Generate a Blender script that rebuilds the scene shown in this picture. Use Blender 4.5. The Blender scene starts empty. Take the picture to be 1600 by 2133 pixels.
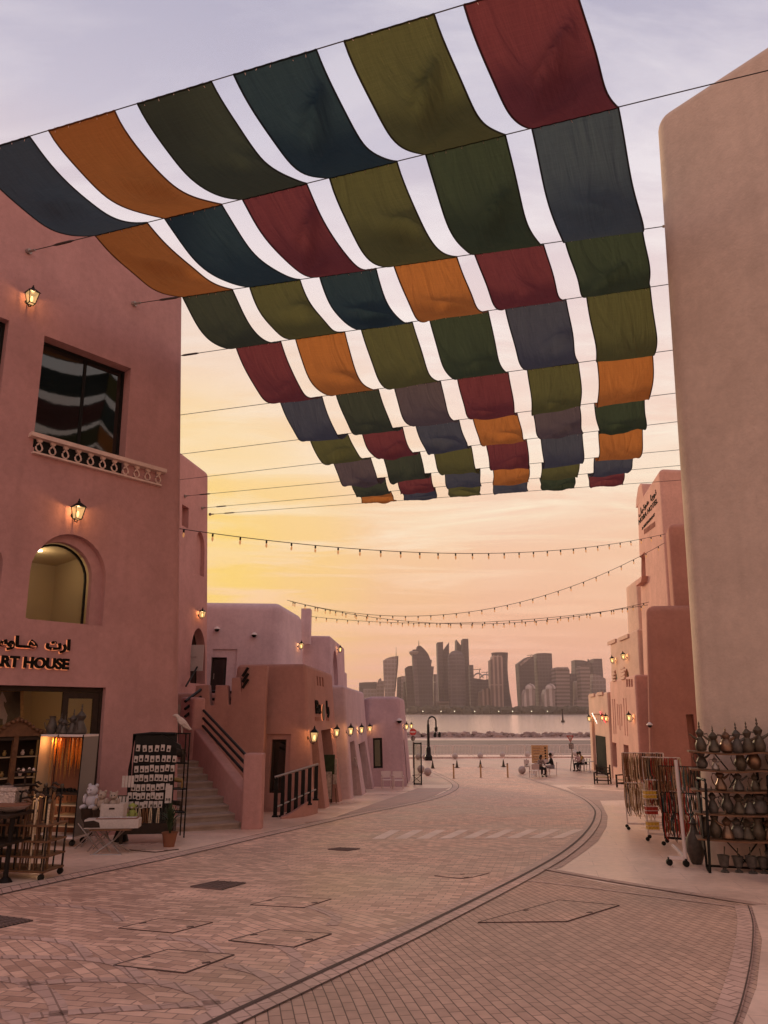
import bpy, bmesh, math, random
from mathutils import Vector, Matrix, noise
from math import radians as R, sin, cos, pi
random.seed(7)
C = bpy.context.scene.collection
SC = bpy.context.scene

# ---------------------------------------------------------------- camera
F = 1540.0; PITCH = math.atan(416 / F); CAMZ = 1.65
cp, sp = cos(PITCH), sin(PITCH)
cam = bpy.data.objects.new('camera', bpy.data.cameras.new('camera')); C.objects.link(cam)
cam.location = (0, 0, CAMZ); cam.rotation_euler = (pi / 2 + PITCH, 0, 0)
cam.data.sensor_fit = 'VERTICAL'; cam.data.sensor_height = 36; cam.data.lens = F / 2133 * 36
cam.data.clip_start = 0.1; cam.data.clip_end = 20000
SC.camera = cam
SC.view_settings.view_transform = 'Standard'; SC.view_settings.look = 'None'
SC.view_settings.exposure = 0.0; SC.view_settings.gamma = 1
SC.view_settings.use_curve_mapping = False

# ---------------------------------------------------------------- sky
wd = bpy.data.worlds.new('World'); SC.world = wd; wd.use_nodes = True
nt = wd.node_tree; nt.nodes.clear()
def N(t, **k):
    n = nt.nodes.new(t)
    for a, b in k.items():
        setattr(n, a, b)
    return n
def L(a, b): nt.links.new(a, b)
def math_(op, a, b=None, c=None):
    n = N('ShaderNodeMath', operation=op)
    for i, v in enumerate((a, b, c)):
        if v is None: continue
        if hasattr(v, 'is_output'): L(v, n.inputs[i])
        else: n.inputs[i].default_value = v
    return n.outputs[0]
def ramp_(fac, stops, interp='LINEAR'):
    n = N('ShaderNodeValToRGB'); n.color_ramp.interpolation = interp
    e = n.color_ramp.elements
    while len(e) < len(stops): e.new(0.5)
    for i, (p, c) in enumerate(stops):
        e[i].position = p; e[i].color = (*c, 1) if len(c) == 3 else c
    L(fac, n.inputs[0]); return n.outputs[0]
def mix_(fac, a, b, bt='MIX'):
    n = N('ShaderNodeMix', data_type='RGBA', blend_type=bt)
    for s, v in ((0, fac), (6, a), (7, b)):
        if hasattr(v, 'is_output'): L(v, n.inputs[s])
        else: n.inputs[s].default_value = v if s == 0 else (*v, 1)
    return n.outputs[2]
def s2l(r, g, b):
    return tuple((c / 255 / 12.92 if c / 255 <= .04045 else ((c / 255 + .055) / 1.055) ** 2.4) for c in (r, g, b))
tc = N('ShaderNodeTexCoord')
sep = N('ShaderNodeSeparateXYZ'); L(tc.outputs['Generated'], sep.inputs[0])
elev = math_('ABSOLUTE', sep.outputs[2])
SKY = [(0.0, s2l(222, 160, 140)), (0.05, s2l(231, 170, 144)), (0.12, s2l(240, 184, 150)), (0.20, s2l(246, 200, 166)),
       (0.30, s2l(248, 214, 188)), (0.42, s2l(244, 217, 205)), (0.55, s2l(228, 210, 213)), (0.66, s2l(200, 194, 210)), (0.76, s2l(181, 178, 199)), (1.0, s2l(160, 158, 182))]
base = ramp_(elev, SKY)
SUN_AZ, SUN_EL = R(-16.5), R(9.5)
sd = (sin(SUN_AZ) * cos(SUN_EL), cos(SUN_AZ) * cos(SUN_EL), sin(SUN_EL))
dot = N('ShaderNodeVectorMath', operation='DOT_PRODUCT'); L(tc.outputs['Generated'], dot.inputs[0]); dot.inputs[1].default_value = sd
SUN_AZ, SUN_EL = R(-20), R(12); sd = (sin(SUN_AZ) * cos(SUN_EL), cos(SUN_AZ) * cos(SUN_EL), sin(SUN_EL))
g1 = ramp_(dot.outputs['Value'], [(0.90, (0, 0, 0)), (0.955, (.18,) * 3), (0.985, (.58,) * 3), (1.0, (.95,) * 3)], 'EASE')
withglow = mix_(g1, base, s2l(255, 217, 112))
# unseen sky away from the sunset is brightened and warmed to lift the walls
back = ramp_(sep.outputs[1], [(0.0, (1.16, 1.0, .92)), (0.4, (1.10, 1.03, .98)), (0.6, (1, 1, 1))])
sky = mix_(1.0, withglow, back, 'MULTIPLY')
# thin cirrus
zc = math_('ADD', math_('MAXIMUM', sep.outputs[2], 0.0), 0.12)
cx = math_('DIVIDE', sep.outputs[0], zc); cy = math_('DIVIDE', sep.outputs[1], zc)
cb = N('ShaderNodeCombineXYZ'); L(cx, cb.inputs[0]); L(cy, cb.inputs[1])
mp = N('ShaderNodeMapping'); L(cb.outputs[0], mp.inputs[0]); mp.inputs['Rotation'].default_value = (0, 0, R(24)); mp.inputs['Scale'].default_value = (.55, 1.9, 1)
n1 = N('ShaderNodeTexNoise'); L(mp.outputs[0], n1.inputs['Vector']); n1.inputs['Scale'].default_value = 1.7; n1.inputs['Detail'].default_value = 9; n1.inputs['Roughness'].default_value = .62; n1.inputs['Distortion'].default_value = .9
cl = ramp_(n1.outputs['Fac'], [(0.42, (0, 0, 0)), (0.58, (1, 1, 1))])
n2 = N('ShaderNodeTexNoise'); L(cb.outputs[0], n2.inputs['Vector']); n2.inputs['Scale'].default_value = .55; n2.inputs['Detail'].default_value = 3
cl2 = mix_(1.0, cl, ramp_(n2.outputs['Fac'], [(0.40, (.25,) * 3), (0.58, (1, 1, 1))]), 'MULTIPLY')
clf = math_('MULTIPLY', cl2, 0.9)
sky = mix_(clf, sky, ramp_(elev, [(0, s2l(226, 160, 148)), (.12, s2l(255, 206, 172)), (.25, s2l(255, 236, 206)), (.42, s2l(255, 243, 232)), (.6, s2l(248, 240, 242)), (.9, s2l(236, 230, 238))]))
bg = N('ShaderNodeBackground'); L(sky, bg.inputs[0]); bg.inputs[1].default_value = 1.0
wo = N('ShaderNodeOutputWorld'); L(bg.outputs[0], wo.inputs[0])

# veiled low sun, behind the houses on the left
sl = bpy.data.lights.new('sun', 'SUN'); sl.energy = 3.0; sl.angle = R(10); sl.color = (1, .74, .45)
so = bpy.data.objects.new('sun', sl); C.objects.link(so)
so.rotation_euler = Vector((-sd[0], -sd[1], -sd[2])).to_track_quat('-Z', 'Y').to_euler()

# ---------------------------------------------------------------- helpers: pixels of the photo to world points
def ray(x, y):
    u = 1066.5 - y
    return Vector((x - 800, F * cp - u * sp, F * sp + u * cp))
KN = [(-80, 1.2), (-20, .9), (0, 0), (40, -2.2), (43, -2.35), (46, -2.465), (49, -2.545), (52, -2.59), (55, -2.6125), (400, -2.6125)]
def gz(Y):
    """height of the sloping street, straight between knots"""
    for (a, za), (b, zb) in zip(KN, KN[1:]):
        if Y <= b: return za + (zb - za) * (Y - a) / (b - a)
    return -2.6125
def ong(x, y):
    d = ray(x, y); lo, hi = 0., 5000.
    for _ in range(50):
        m = (lo + hi) / 2
        if CAMZ + d.z / d.y * m > gz(m): lo = m
        else: hi = m
    return Vector((d.x / d.y * lo, lo, gz(lo)))
def atY(x, y, Y):
    d = ray(x, y); return d * (Y / d.y) + Vector((0, 0, CAMZ))
def atZ(x, y, z):
    d = ray(x, y); return d * ((z - CAMZ) / d.z) + Vector((0, 0, CAMZ))
def proj(p):
    q = Vector(p) - Vector((0, 0, CAMZ))
    f = q.y * cp + q.z * sp; u = -q.y * sp + q.z * cp
    return 800 + F * q.x / f, 1066.5 - F * u / f

# ---------------------------------------------------------------- helpers: materials
def mat(name, col, rough=.8, metal=0, var=0.0, vscale=3, bump=0.0, bscale=40, spec=.3, emit=None, estr=1, trans=0, alpha=1, stain=0):
    global nt
    m = bpy.data.materials.new(name); m.use_nodes = True; nt = m.node_tree
    b = nt.nodes['Principled BSDF']
    b.inputs['Base Color'].default_value = (*col, 1); b.inputs['Roughness'].default_value = rough
    b.inputs['Metallic'].default_value = metal; b.inputs['Specular IOR Level'].default_value = spec
    if trans: b.inputs['Transmission Weight'].default_value = trans
    if alpha < 1: b.inputs['Alpha'].default_value = alpha
    if emit: b.inputs['Emission Color'].default_value = (*emit, 1); b.inputs['Emission Strength'].default_value = estr
    t = N('ShaderNodeTexCoord')
    if var:
        n = N('ShaderNodeTexNoise'); L(t.outputs['Object'], n.inputs['Vector']); n.inputs['Scale'].default_value = vscale; n.inputs['Detail'].default_value = 5
        c = ramp_(n.outputs['Fac'], [(0.3, tuple(v * (1 - var) for v in col)), (0.7, tuple(min(1, v * (1 + var)) for v in col))])
        if stain:
            n5 = N('ShaderNodeTexNoise'); L(t.outputs['Object'], n5.inputs['Vector']); n5.inputs['Scale'].default_value = 6.5; n5.inputs['Detail'].default_value = 7; n5.inputs['Roughness'].default_value = .7
            c = mix_(1, c, ramp_(n5.outputs['Fac'], [(.3, (.90,) * 3), (.7, (1.08,) * 3)]), 'MULTIPLY')
            mq = N('ShaderNodeMapping'); L(t.outputs['Object'], mq.inputs[0]); mq.inputs['Location'].default_value = (3.3, 1.7, 5.1)
            n6 = N('ShaderNodeTexNoise'); L(mq.outputs[0], n6.inputs['Vector']); n6.inputs['Scale'].default_value = .45; n6.inputs['Detail'].default_value = 9; n6.inputs['Roughness'].default_value = .65
            c = mix_(ramp_(n6.outputs['Fac'], [(.52, (0, 0, 0)), (.60, (.14,) * 3)]), c, tuple(min(1, v * 1.18 + .01) for v in col))
            mpn = N('ShaderNodeMapping'); L(t.outputs['Object'], mpn.inputs[0]); mpn.inputs['Scale'].default_value = (2.2, 2.2, .16)
            n3 = N('ShaderNodeTexNoise'); L(mpn.outputs[0], n3.inputs['Vector']); n3.inputs['Scale'].default_value = 1.6; n3.inputs['Detail'].default_value = 6
            c = mix_(ramp_(n3.outputs['Fac'], [(0.5, (0, 0, 0)), (0.75, (stain,) * 3)]), c, tuple(v * .62 for v in col))
        L(c, b.inputs['Base Color'])
    if bump:
        n = N('ShaderNodeTexNoise'); L(t.outputs['Object'], n.inputs['Vector']); n.inputs['Scale'].default_value = bscale; n.inputs['Detail'].default_value = 6
        bn = N('ShaderNodeBump'); bn.inputs['Strength'].default_value = bump; bn.inputs['Distance'].default_value = .02
        L(n.outputs['Fac'], bn.inputs['Height']); L(bn.outputs[0], b.inputs['Normal'])
    return m
def stucco(name, col): return mat(name, col, .92, var=.09, vscale=.9, bump=.35, bscale=22, spec=.15, stain=.2)
M = dict(
    pink=stucco('pink_plaster', (.43, .232, .222)), pinkb=stucco('rose_plaster', (.46, .24, .22)),
    lav=stucco('mauve_plaster', (.52, .375, .40)), lav2=stucco('mauve_plaster_dark', (.46, .315, .34)),
    terra=stucco('terracotta_plaster', (.41, .215, .185)), terrad=stucco('dark_and_shaded_terracotta', (.36, .16, .12)),  # darker terracotta; on the two stepped blocks the shadow is in its colour
    cream=stucco('cream_plaster', (.55, .43, .355)), peach=stucco('peach_plaster', (.56, .31, .25)),
    sand=stucco('sand_plaster', (.56, .36, .28)), white=stucco('pale_plaster', (.62, .46, .40)),
    copper=mat('worn_copper', (.17, .10, .065), .38, metal=.7, var=.35, vscale=14),
    matte=mat('matte_black_letters', (.012, .010, .008), .95, spec=.05),
    black=mat('black_metal', (.010, .009, .008), .5, spec=.15), dark=mat('dark_wood', (.026, .014, .008), .7, var=.3, vscale=8),
    rail=mat('dark_rail', (.012, .009, .008), .5, spec=.15), alu=mat('grey_metal', (.30, .25, .23), .45, metal=.6),
    whitep=mat('white_paint', (.62, .52, .50), .5), brass=mat('aged_brass', (.085, .064, .045), .5, metal=.4, var=.3, vscale=12),
    pewter=mat('aged_pewter', (.085, .07, .06), .55, metal=.4, var=.3, vscale=14),
    wood=mat('brown_wood', (.13, .06, .03), .55, var=.3, vscale=10), lwood=mat('pale_wood', (.45, .27, .13), .6, var=.15, vscale=8),
    beige=mat('beige_wall', (.52, .38, .24), .9), gold=mat('gilt_wood', (.30, .19, .07), .45, metal=.3, var=.3, vscale=20),
    stone=mat('stone_step', (.34, .25, .205), .75, var=.14, vscale=4, bump=.2), ball=mat('grey_concrete', (.40, .32, .30), .8, var=.08, vscale=5, bump=.2),
    skin=mat('skin', (.20, .10, .07), .6), hair=mat('black_hair', (.01, .008, .007), .7), plush=mat('white_plush', (.50, .46, .50), .95, bump=.8, bscale=90),
    plushb=mat('beige_plush', (.38, .29, .24), .95, bump=.8, bscale=90), card=mat('white_card', (.46, .39, .36), .7, var=.1, vscale=30),
    green=mat('leaf_green', (.03, .045, .018), .6, var=.3, vscale=6), clay=mat('clay_pot', (.22, .09, .05), .8),
    red=mat('red_paint', (.45, .03, .03), .5), bamboo=mat('cane_wood', (.20, .10, .045), .4, var=.5, vscale=14),
)
def glass(name, tint, rough=.03):
    global nt
    m = bpy.data.materials.new(name); m.use_nodes = True; nt = m.node_tree; nt.nodes.clear()
    g = N('ShaderNodeBsdfGlossy'); g.inputs['Roughness'].default_value = rough; g.inputs['Color'].default_value = (.8, .8, .8, 1)
    t = N('ShaderNodeBsdfTransparent'); t.inputs['Color'].default_value = (*tint, 1)
    f = N('ShaderNodeFresnel'); f.inputs['IOR'].default_value = 1.45
    x = N('ShaderNodeMixShader'); L(f.outputs[0], x.inputs[0]); L(t.outputs[0], x.inputs[1]); L(g.outputs[0], x.inputs[2])
    o = N('ShaderNodeOutputMaterial'); L(x.outputs[0], o.inputs[0]); return m
M['glass'] = glass('clear_glass', (.85, .85, .82))
M['dglass'] = mat('dark_glass', (.006, .008, .006), .04, spec=.9, bump=.10, bscale=1.2)
M['lampglass'] = mat('lit_lantern_glass', (.8, .5, .2), .4, emit=(1, .60, .22), estr=2.2)
M['bulb'] = mat('lit_bulb', (.8, .5, .2), .4, emit=(1, .62, .28), estr=5)
M['warm'] = mat('lit_ceiling_lamp', (1, 1, 1), .4, emit=(1, .85, .6), estr=8)

# ---------------------------------------------------------------- helpers: meshes and things
class MB:
    def __init__(s): s.v = []; s.f = []
    def add(s, vs, fs):
        o = len(s.v); s.v += [Vector(v) for v in vs]; s.f += [tuple(i + o for i in f) for f in fs]; return s
    def box(s, c, d, rz=0, m=None):
        x, y, z = d[0] / 2, d[1] / 2, d[2] / 2
        vs = [Vector((a * x, b * y, e * z)) for e in (-1, 1) for b in (-1, 1) for a in (-1, 1)]
        rm = m if m is not None else Matrix.Rotation(rz, 3, 'Z')
        return s.add([rm @ v + Vector(c) for v in vs], [(0, 2, 3, 1), (4, 5, 7, 6), (0, 1, 5, 4), (2, 6, 7, 3), (0, 4, 6, 2), (1, 3, 7, 5)])
    def bar(s, a, b, w, h=None):
        a, b = Vector(a), Vector(b); d = b - a; L_ = d.length
        if L_ < 1e-6: return s
        q = d.to_track_quat('Y', 'Z').to_matrix()
        return s.box((a + b) / 2, (w, L_, h or w), m=q)
    def tube(s, pts, r, seg=6, cap=True):
        pts = [Vector(p) for p in pts]; rs = r if isinstance(r, (list, tuple)) else [r] * len(pts)
        vs = []; n = len(pts)
        for i, p in enumerate(pts):
            t = (pts[min(i + 1, n - 1)] - pts[max(i - 1, 0)]).normalized()
            a = Vector((0, 0, 1)) if abs(t.z) < .9 else Vector((1, 0, 0))
            x = t.cross(a).normalized(); y = t.cross(x)
            for k in range(seg):
                an = 2 * pi * k / seg; vs.append(p + (x * cos(an) + y * sin(an)) * rs[i])
        fs = [(i * seg + k, i * seg + (k + 1) % seg, (i + 1) * seg + (k + 1) % seg, (i + 1) * seg + k) for i in range(n - 1) for k in range(seg)]
        if cap: fs += [tuple(range(seg - 1, -1, -1)), tuple((n - 1) * seg + k for k in range(seg))]
        return s.add(vs, fs)
    def lathe(s, prof, c=(0, 0, 0), seg=14, m=None):
        c = Vector(c); vs = []
        for r, z in prof:
            for k in range(seg):
                v = Vector((r * cos(2 * pi * k / seg), r * sin(2 * pi * k / seg), z))
                vs.append((m @ v if m is not None else v) + c)
        n = len(prof)
        fs = [(i * seg + k, i * seg + (k + 1) % seg, (i + 1) * seg + (k + 1) % seg, (i + 1) * seg + k) for i in range(n - 1) for k in range(seg)]
        fs += [tuple(range(seg - 1, -1, -1)), tuple((n - 1) * seg + k for k in range(seg))]
        return s.add(vs, fs)
    def ball(s, c, r, seg=12, rings=8):
        sc = r if isinstance(r, (tuple, list)) else (r, r, r); c = Vector(c)
        pr = [(sin(pi * i / rings), -cos(pi * i / rings)) for i in range(1, rings)]
        vs = [c + Vector((a * cos(2 * pi * k / seg) * sc[0], a * sin(2 * pi * k / seg) * sc[1], z * sc[2])) for a, z in pr for k in range(seg)]
        n = len(pr); vs += [c - Vector((0, 0, sc[2])), c + Vector((0, 0, sc[2]))]
        fs = [(i * seg + k, i * seg + (k + 1) % seg, (i + 1) * seg + (k + 1) % seg, (i + 1) * seg + k) for i in range(n - 1) for k in range(seg)]
        fs += [(n * seg, (k + 1) % seg, k) for k in range(seg)] + [(n * seg + 1, (n - 1) * seg + k, (n - 1) * seg + (k + 1) % seg) for k in range(seg)]
        return s.add(vs, fs)
    def prism(s, pts, off):
        """polygon extruded by vector off"""
        pts = [Vector(p) for p in pts]; n = len(pts); off = Vector(off)
        vs = pts + [p + off for p in pts]
        fs = [tuple(range(n)), tuple(range(2 * n - 1, n - 1, -1))] + [(i, i + n, (i + 1) % n + n, (i + 1) % n) for i in range(n)]
        return s.add(vs, fs)
    def build(s, name, m, parent=None, smooth=35, world=False):
        me = bpy.data.meshes.new(name)
        off = parent.location if (parent is not None and world) else Vector((0, 0, 0))
        if parent is not None and world and parent.parent is not None: off = off + parent.parent.location
        me.from_pydata([tuple(v - off) for v in s.v], [], s.f)
        me.validate()
        bm = bmesh.new(); bm.from_mesh(me); bmesh.ops.recalc_face_normals(bm, faces=bm.faces); finish(bm, smooth); bm.to_mesh(me); bm.free()
        o = bpy.data.objects.new(name, me); C.objects.link(o)
        me.materials.append(M[m] if isinstance(m, str) else m)
        if parent is not None: o.parent = parent
        return o
def finish(bm, smooth=35):
    if not smooth: return
    for f in bm.faces: f.smooth = True
    for e in bm.edges:
        e.smooth = len(e.link_faces) == 2 and e.calc_face_angle(0) < R(smooth)
def tag(o, label, cat, group=None, kind=None):
    if label: o['label'] = label
    if cat: o['category'] = cat
    if group: o['group'] = group
    if kind: o['kind'] = kind
    return o
def thing(name, label, cat, loc=(0, 0, 0), rz=0, group=None):
    o = bpy.data.objects.new(name, None); C.objects.link(o); o.empty_display_size = .2
    o.location = loc; o.rotation_euler = (0, 0, rz)
    return tag(o, label, cat, group)
def dup(root, loc, rz=0, label=None, group=None, scale=None):
    r = root.copy(); C.objects.link(r); r.location = loc; r.rotation_euler = (0, 0, rz)
    if scale: r.scale = (scale,) * 3
    if label: r['label'] = label
    if group: r['group'] = group
    for ch in list(root.children):
        c = ch.copy(); C.objects.link(c); c.parent = r
        for g in list(ch.children):
            d = g.copy(); C.objects.link(d); d.parent = c
    return r
def label_part(o, t): o['label'] = t; return o
FONT = None
def text(s, size, mt, parent, origin, ux, uz, extr=.015, bold=.0, align='LEFT', name='lettering', squash=1.0):
    """lettering on the plane spanned by ux (reading direction) and uz (up)"""
    cu = bpy.data.curves.new(name, 'FONT'); cu.body = s; cu.size = size; cu.extrude = extr; cu.offset = bold; cu.align_x = align
    t = bpy.data.objects.new(name, cu); C.objects.link(t)
    dg = bpy.context.evaluated_depsgraph_get(); me = bpy.data.meshes.new_from_object(t.evaluated_get(dg))
    C.objects.unlink(t); bpy.data.objects.remove(t)
    ux, uz = Vector(ux).normalized(), Vector(uz).normalized(); un = ux.cross(uz)
    po = parent.location if parent else Vector()
    for v in me.vertices:
        c = v.co; v.co = Vector(origin) + ux * c.x * squash + uz * c.y + un * c.z - po
    o = bpy.data.objects.new(name, me); C.objects.link(o); me.materials.clear(); me.materials.append(M[mt] if isinstance(mt, str) else mt)
    if parent: o.parent = parent
    return o

# ---------------------------------------------------------------- walls with openings
class Wall:
    def __init__(s, a, b, bt=.05, z0=None):
        s.a = Vector((a[0], a[1], gz(a[1]) if z0 is None else z0)); bb = Vector((b[0], b[1], s.a.z))
        s.u = (bb - s.a).normalized(); s.len = (bb - s.a).length
        s.nh = s.u.cross(Vector((0, 0, 1)))
        s.v = (Vector((0, 0, 1)) - s.nh * bt).normalized(); s.n = s.u.cross(s.v)
    def P(s, u, v, d=0): return s.a + s.u * u + s.v * v + s.n * d
    def hit(s, x, y, d=0):
        r = ray(x, y); c = Vector((0, 0, CAMZ)); o = s.a + s.n * d
        t = s.n.dot(o - c) / s.n.dot(r); p = c + r * t - s.a
        return p.dot(s.u), p.dot(s.v)
    def hp(s, x, y, d=0): return s.P(*s.hit(x, y, d), d)
    def rect(s, x0, y0, x1, y1):
        h = [s.hit(x0, (y0 + y0) / 2), s.hit(x1, y0), s.hit(x1, y1), s.hit(x0, y1)]
        us = (h[0][0] + h[3][0]) / 2, (h[1][0] + h[2][0]) / 2
        vs = (h[2][1] + h[3][1]) / 2, (h[0][1] + h[1][1]) / 2
        return us[0], vs[0], us[1], vs[1]
    def rect4(s, *px):
        """TL, TR, BR, BL pixels -> u0, v0, u1, v1"""
        h = [s.hit(*p) for p in px]
        return (h[0][0] + h[3][0]) / 2, (h[2][1] + h[3][1]) / 2, (h[1][0] + h[2][0]) / 2, (h[0][1] + h[1][1]) / 2
    def room(s, u0, v0, u1, v1, d0, d1): return [s.P(u, v, -d0) for u, v in rectp((u0, v0, u1, v1))], s.n * -(d1 - d0)
    def cut(s, poly, depth, out=.6):
        return [s.P(u, v, out) for u, v in poly], s.n * -(depth + out)
def rectp(r): u0, v0, u1, v1 = r; return [(u0, v0), (u1, v0), (u1, v1), (u0, v1)]
def archp(u0, v0, u1, v1, n=12, pointed=0):
    r = (u1 - u0) / 2; c = (u0 + u1) / 2; k = min(1.0 + pointed, (v1 - v0) / r * .9)
    vc = v1 - r * k
    return [(u0, v0), (u1, v0)] + [(c + r * cos(pi * i / n), vc + r * k * sin(pi * i / n)) for i in range(n + 1)]
def boolean(o, cuts):
    if not cuts: return
    for group in cuts:
        mb = MB()
        for poly, off in group: mb.prism(poly, off)
        c = mb.build('cutter', M['pink'], smooth=0)
        md = o.modifiers.new('b', 'BOOLEAN'); md.operation = 'DIFFERENCE'; md.object = c; md.solver = 'EXACT'; md.use_self = len(group) > 1
        dg = bpy.context.evaluated_depsgraph_get(); me = bpy.data.meshes.new_from_object(o.evaluated_get(dg))
        o.modifiers.clear(); old = o.data; o.data = me; bpy.data.meshes.remove(old)
        cm = c.data; bpy.data.objects.remove(c); bpy.data.meshes.remove(cm)
    bm = bmesh.new(); bm.from_mesh(o.data); finish(bm, 32); bm.to_mesh(o.data); bm.free()
def block_mesh(foot, z0, tops, bt, zref, bev=.2, seg=5):
    """footprint counter-clockwise, walls lean inwards by bt"""
    n = len(foot); foot = [Vector((p[0], p[1])) for p in foot]
    nr = []
    for i in range(n):
        d = (foot[(i + 1) % n] - foot[i]).normalized(); nr.append(Vector((d.y, -d.x)))
    off = []
    for i in range(n):
        a, b = nr[i - 1], nr[i]; det = a.x * b.y - a.y * b.x
        if abs(det) < .05: off.append(-b * bt); continue
        off.append(Vector(((-bt * b.y + bt * a.y) / det, (-bt * a.x + bt * b.x) / det)))
    if not isinstance(tops, (list, tuple)): tops = [tops] * n
    bm = bmesh.new()
    lo = [bm.verts.new((p.x, p.y, z0)) for p in foot]
    zr = [zref] * n
    hi = []
    for i, p in enumerate(foot):
        q = p + off[i] * (tops[i] - zr[i]); hi.append(bm.verts.new((q.x, q.y, tops[i])))
        q0 = p - off[i] * (zr[i] - z0); lo[i].co = (q0.x, q0.y, z0)
    bm.faces.new(lo[::-1]); bm.faces.new(hi)
    for i in range(n): bm.faces.new((lo[i], lo[(i + 1) % n], hi[(i + 1) % n], hi[i]))
    bmesh.ops.recalc_face_normals(bm, faces=bm.faces)
    if bev:
        es = [e for e in bm.edges if not (e.verts[0] in lo and e.verts[1] in lo)]
        bmesh.ops.bevel(bm, geom=es, offset=bev, segments=seg, profile=.5, affect='EDGES', clamp_overlap=True)
    bmesh.ops.triangulate(bm, faces=[f for f in bm.faces if len(f.verts) > 4])
    return bm
def building(name, label, foot, tops, m, bt=.05, bev=.2, cuts=(), group=None, z0=None, cat='building', zr=None):
    zr = gz(foot[0][1]) if zr is None else zr
    zz = z0 if z0 is not None else min(gz(p[1]) for p in foot) - .6
    cx = sum(p[0] for p in foot) / len(foot); cy = sum(p[1] for p in foot) / len(foot)
    root = thing(name, label, cat, (cx, cy, gz(cy)), 0, group)
    bm = block_mesh(foot, zz, tops, bt, zr, bev)
    me = bpy.data.meshes.new('wall'); bm.to_mesh(me); bm.free()
    o = bpy.data.objects.new('wall', me); C.objects.link(o); me.materials.append(M[m])
    boolean(o, cuts)
    if not cuts:
        bm = bmesh.new(); bm.from_mesh(me); finish(bm, 32); bm.to_mesh(me); bm.free()
    for v in o.data.vertices: v.co -= root.location
    if not o.data.materials: o.data.materials.append(M[m])
    o.parent = root
    return root, o
def window(root, w, poly, d, fw=.05, fm='black', pm='dglass', mull=(), name='window', th=.05):
    """frame following the outline poly (u,v) at depth d inside wall w, with one pane as sub-part"""
    mb = MB(); n = len(poly)
    cu = sum(p[0] for p in poly) / n; cv = sum(p[1] for p in poly) / n
    inner = []
    for i in range(n):
        a = Vector(poly[i - 1]); b = Vector(poly[i]); c = Vector(poly[(i + 1) % n])
        d1 = (b - a).normalized(); d2 = (c - b).normalized()
        nn = (Vector((-d1.y, d1.x)) + Vector((-d2.y, d2.x)))
        nn = nn.normalized() * fw / max(.5, nn.normalized().dot(Vector((-d2.y, d2.x))))
        inner.append((b.x + nn.x, b.y + nn.y))
    for i in range(n):
        j = (i + 1) % n
        mb.prism([w.P(*poly[i], -d), w.P(*poly[j], -d), w.P(*inner[j], -d), w.P(*inner[i], -d)], w.n * -th)
    for (a, b, c, e) in mull:
        mb.prism([w.P(u, v, -d + .004) for u, v in rectp((a, b, c, e))], w.n * -(th - .01))
    fr = mb.build(name, fm, root, smooth=0, world=True)
    pb = MB(); pb.prism([w.P(u, v, -d - th * .45) for u, v in inner], w.n * -.012)
    pn = pb.build('pane', pm, fr, smooth=0, world=False)
    for v in pn.data.vertices: v.co -= root.location
    if name == 'door':
        us = [p[0] for p in poly]; vs = [p[1] for p in poly]; hv = min(vs) + .45 * (max(vs) - min(vs)); hu = min(us) + fw * 1.6
        ho_ = MB().prism([w.P(u, v, -d + .05) for u, v in rectp((hu, hv - .14, hu + .035, hv + .14))], w.n * -.035).build('handle', 'alu', fr, smooth=0)
        for v in ho_.data.vertices: v.co -= root.location
    return fr
def box_part(name, m, root, pts, off, smooth=0, parent2=None):
    mb = MB().prism(pts, off); o = mb.build(name, m, parent2 or root, smooth=smooth)
    for v in o.data.vertices: v.co -= root.location
    return o

# ================================================================ GROUND
def drape(name, pts, m, dz, kind='structure', label=None, x_px=True):
    P2 = [ong(*p) if x_px else Vector((p[0], p[1], 0)) for p in pts]
    bm = bmesh.new(); f = bm.faces.new([bm.verts.new((p.x, p.y, 0)) for p in P2])
    if f.normal.z < 0: f.normal_flip()
    bmesh.ops.triangulate(bm, faces=bm.faces[:])
    for y, _ in KN:
        bmesh.ops.bisect_plane(bm, geom=bm.verts[:] + bm.edges[:] + bm.faces[:], plane_co=(0, y, 0), plane_no=(0, 1, 0), dist=1e-5)
    for v in bm.verts: v.co.z = gz(v.co.y) + dz
    bmesh.ops.recalc_face_normals(bm, faces=bm.faces)
    if sum(f.normal.z for f in bm.faces) < 0: bmesh.ops.reverse_faces(bm, faces=bm.faces)
    me = bpy.data.meshes.new(name); bm.to_mesh(me); bm.free()
    o = bpy.data.objects.new(name, me); C.objects.link(o); me.materials.append(M[m] if isinstance(m, str) else m)
    if kind: o['kind'] = kind
    if label: o['label'] = label
    return o
def smooth_line(P2, n=8):
    out = []
    for i in range(len(P2) - 1):
        a, b, c, d = P2[max(i - 1, 0)], P2[i], P2[i + 1], P2[min(i + 2, len(P2) - 1)]
        for k in range(n):
            t = k / n
            out.append(.5 * ((2 * b) + (c - a) * t + (2 * a - 5 * b + 4 * c - d) * t * t + (3 * b - a - 3 * c + d) * t ** 3))
    return out + [P2[-1]]
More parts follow.
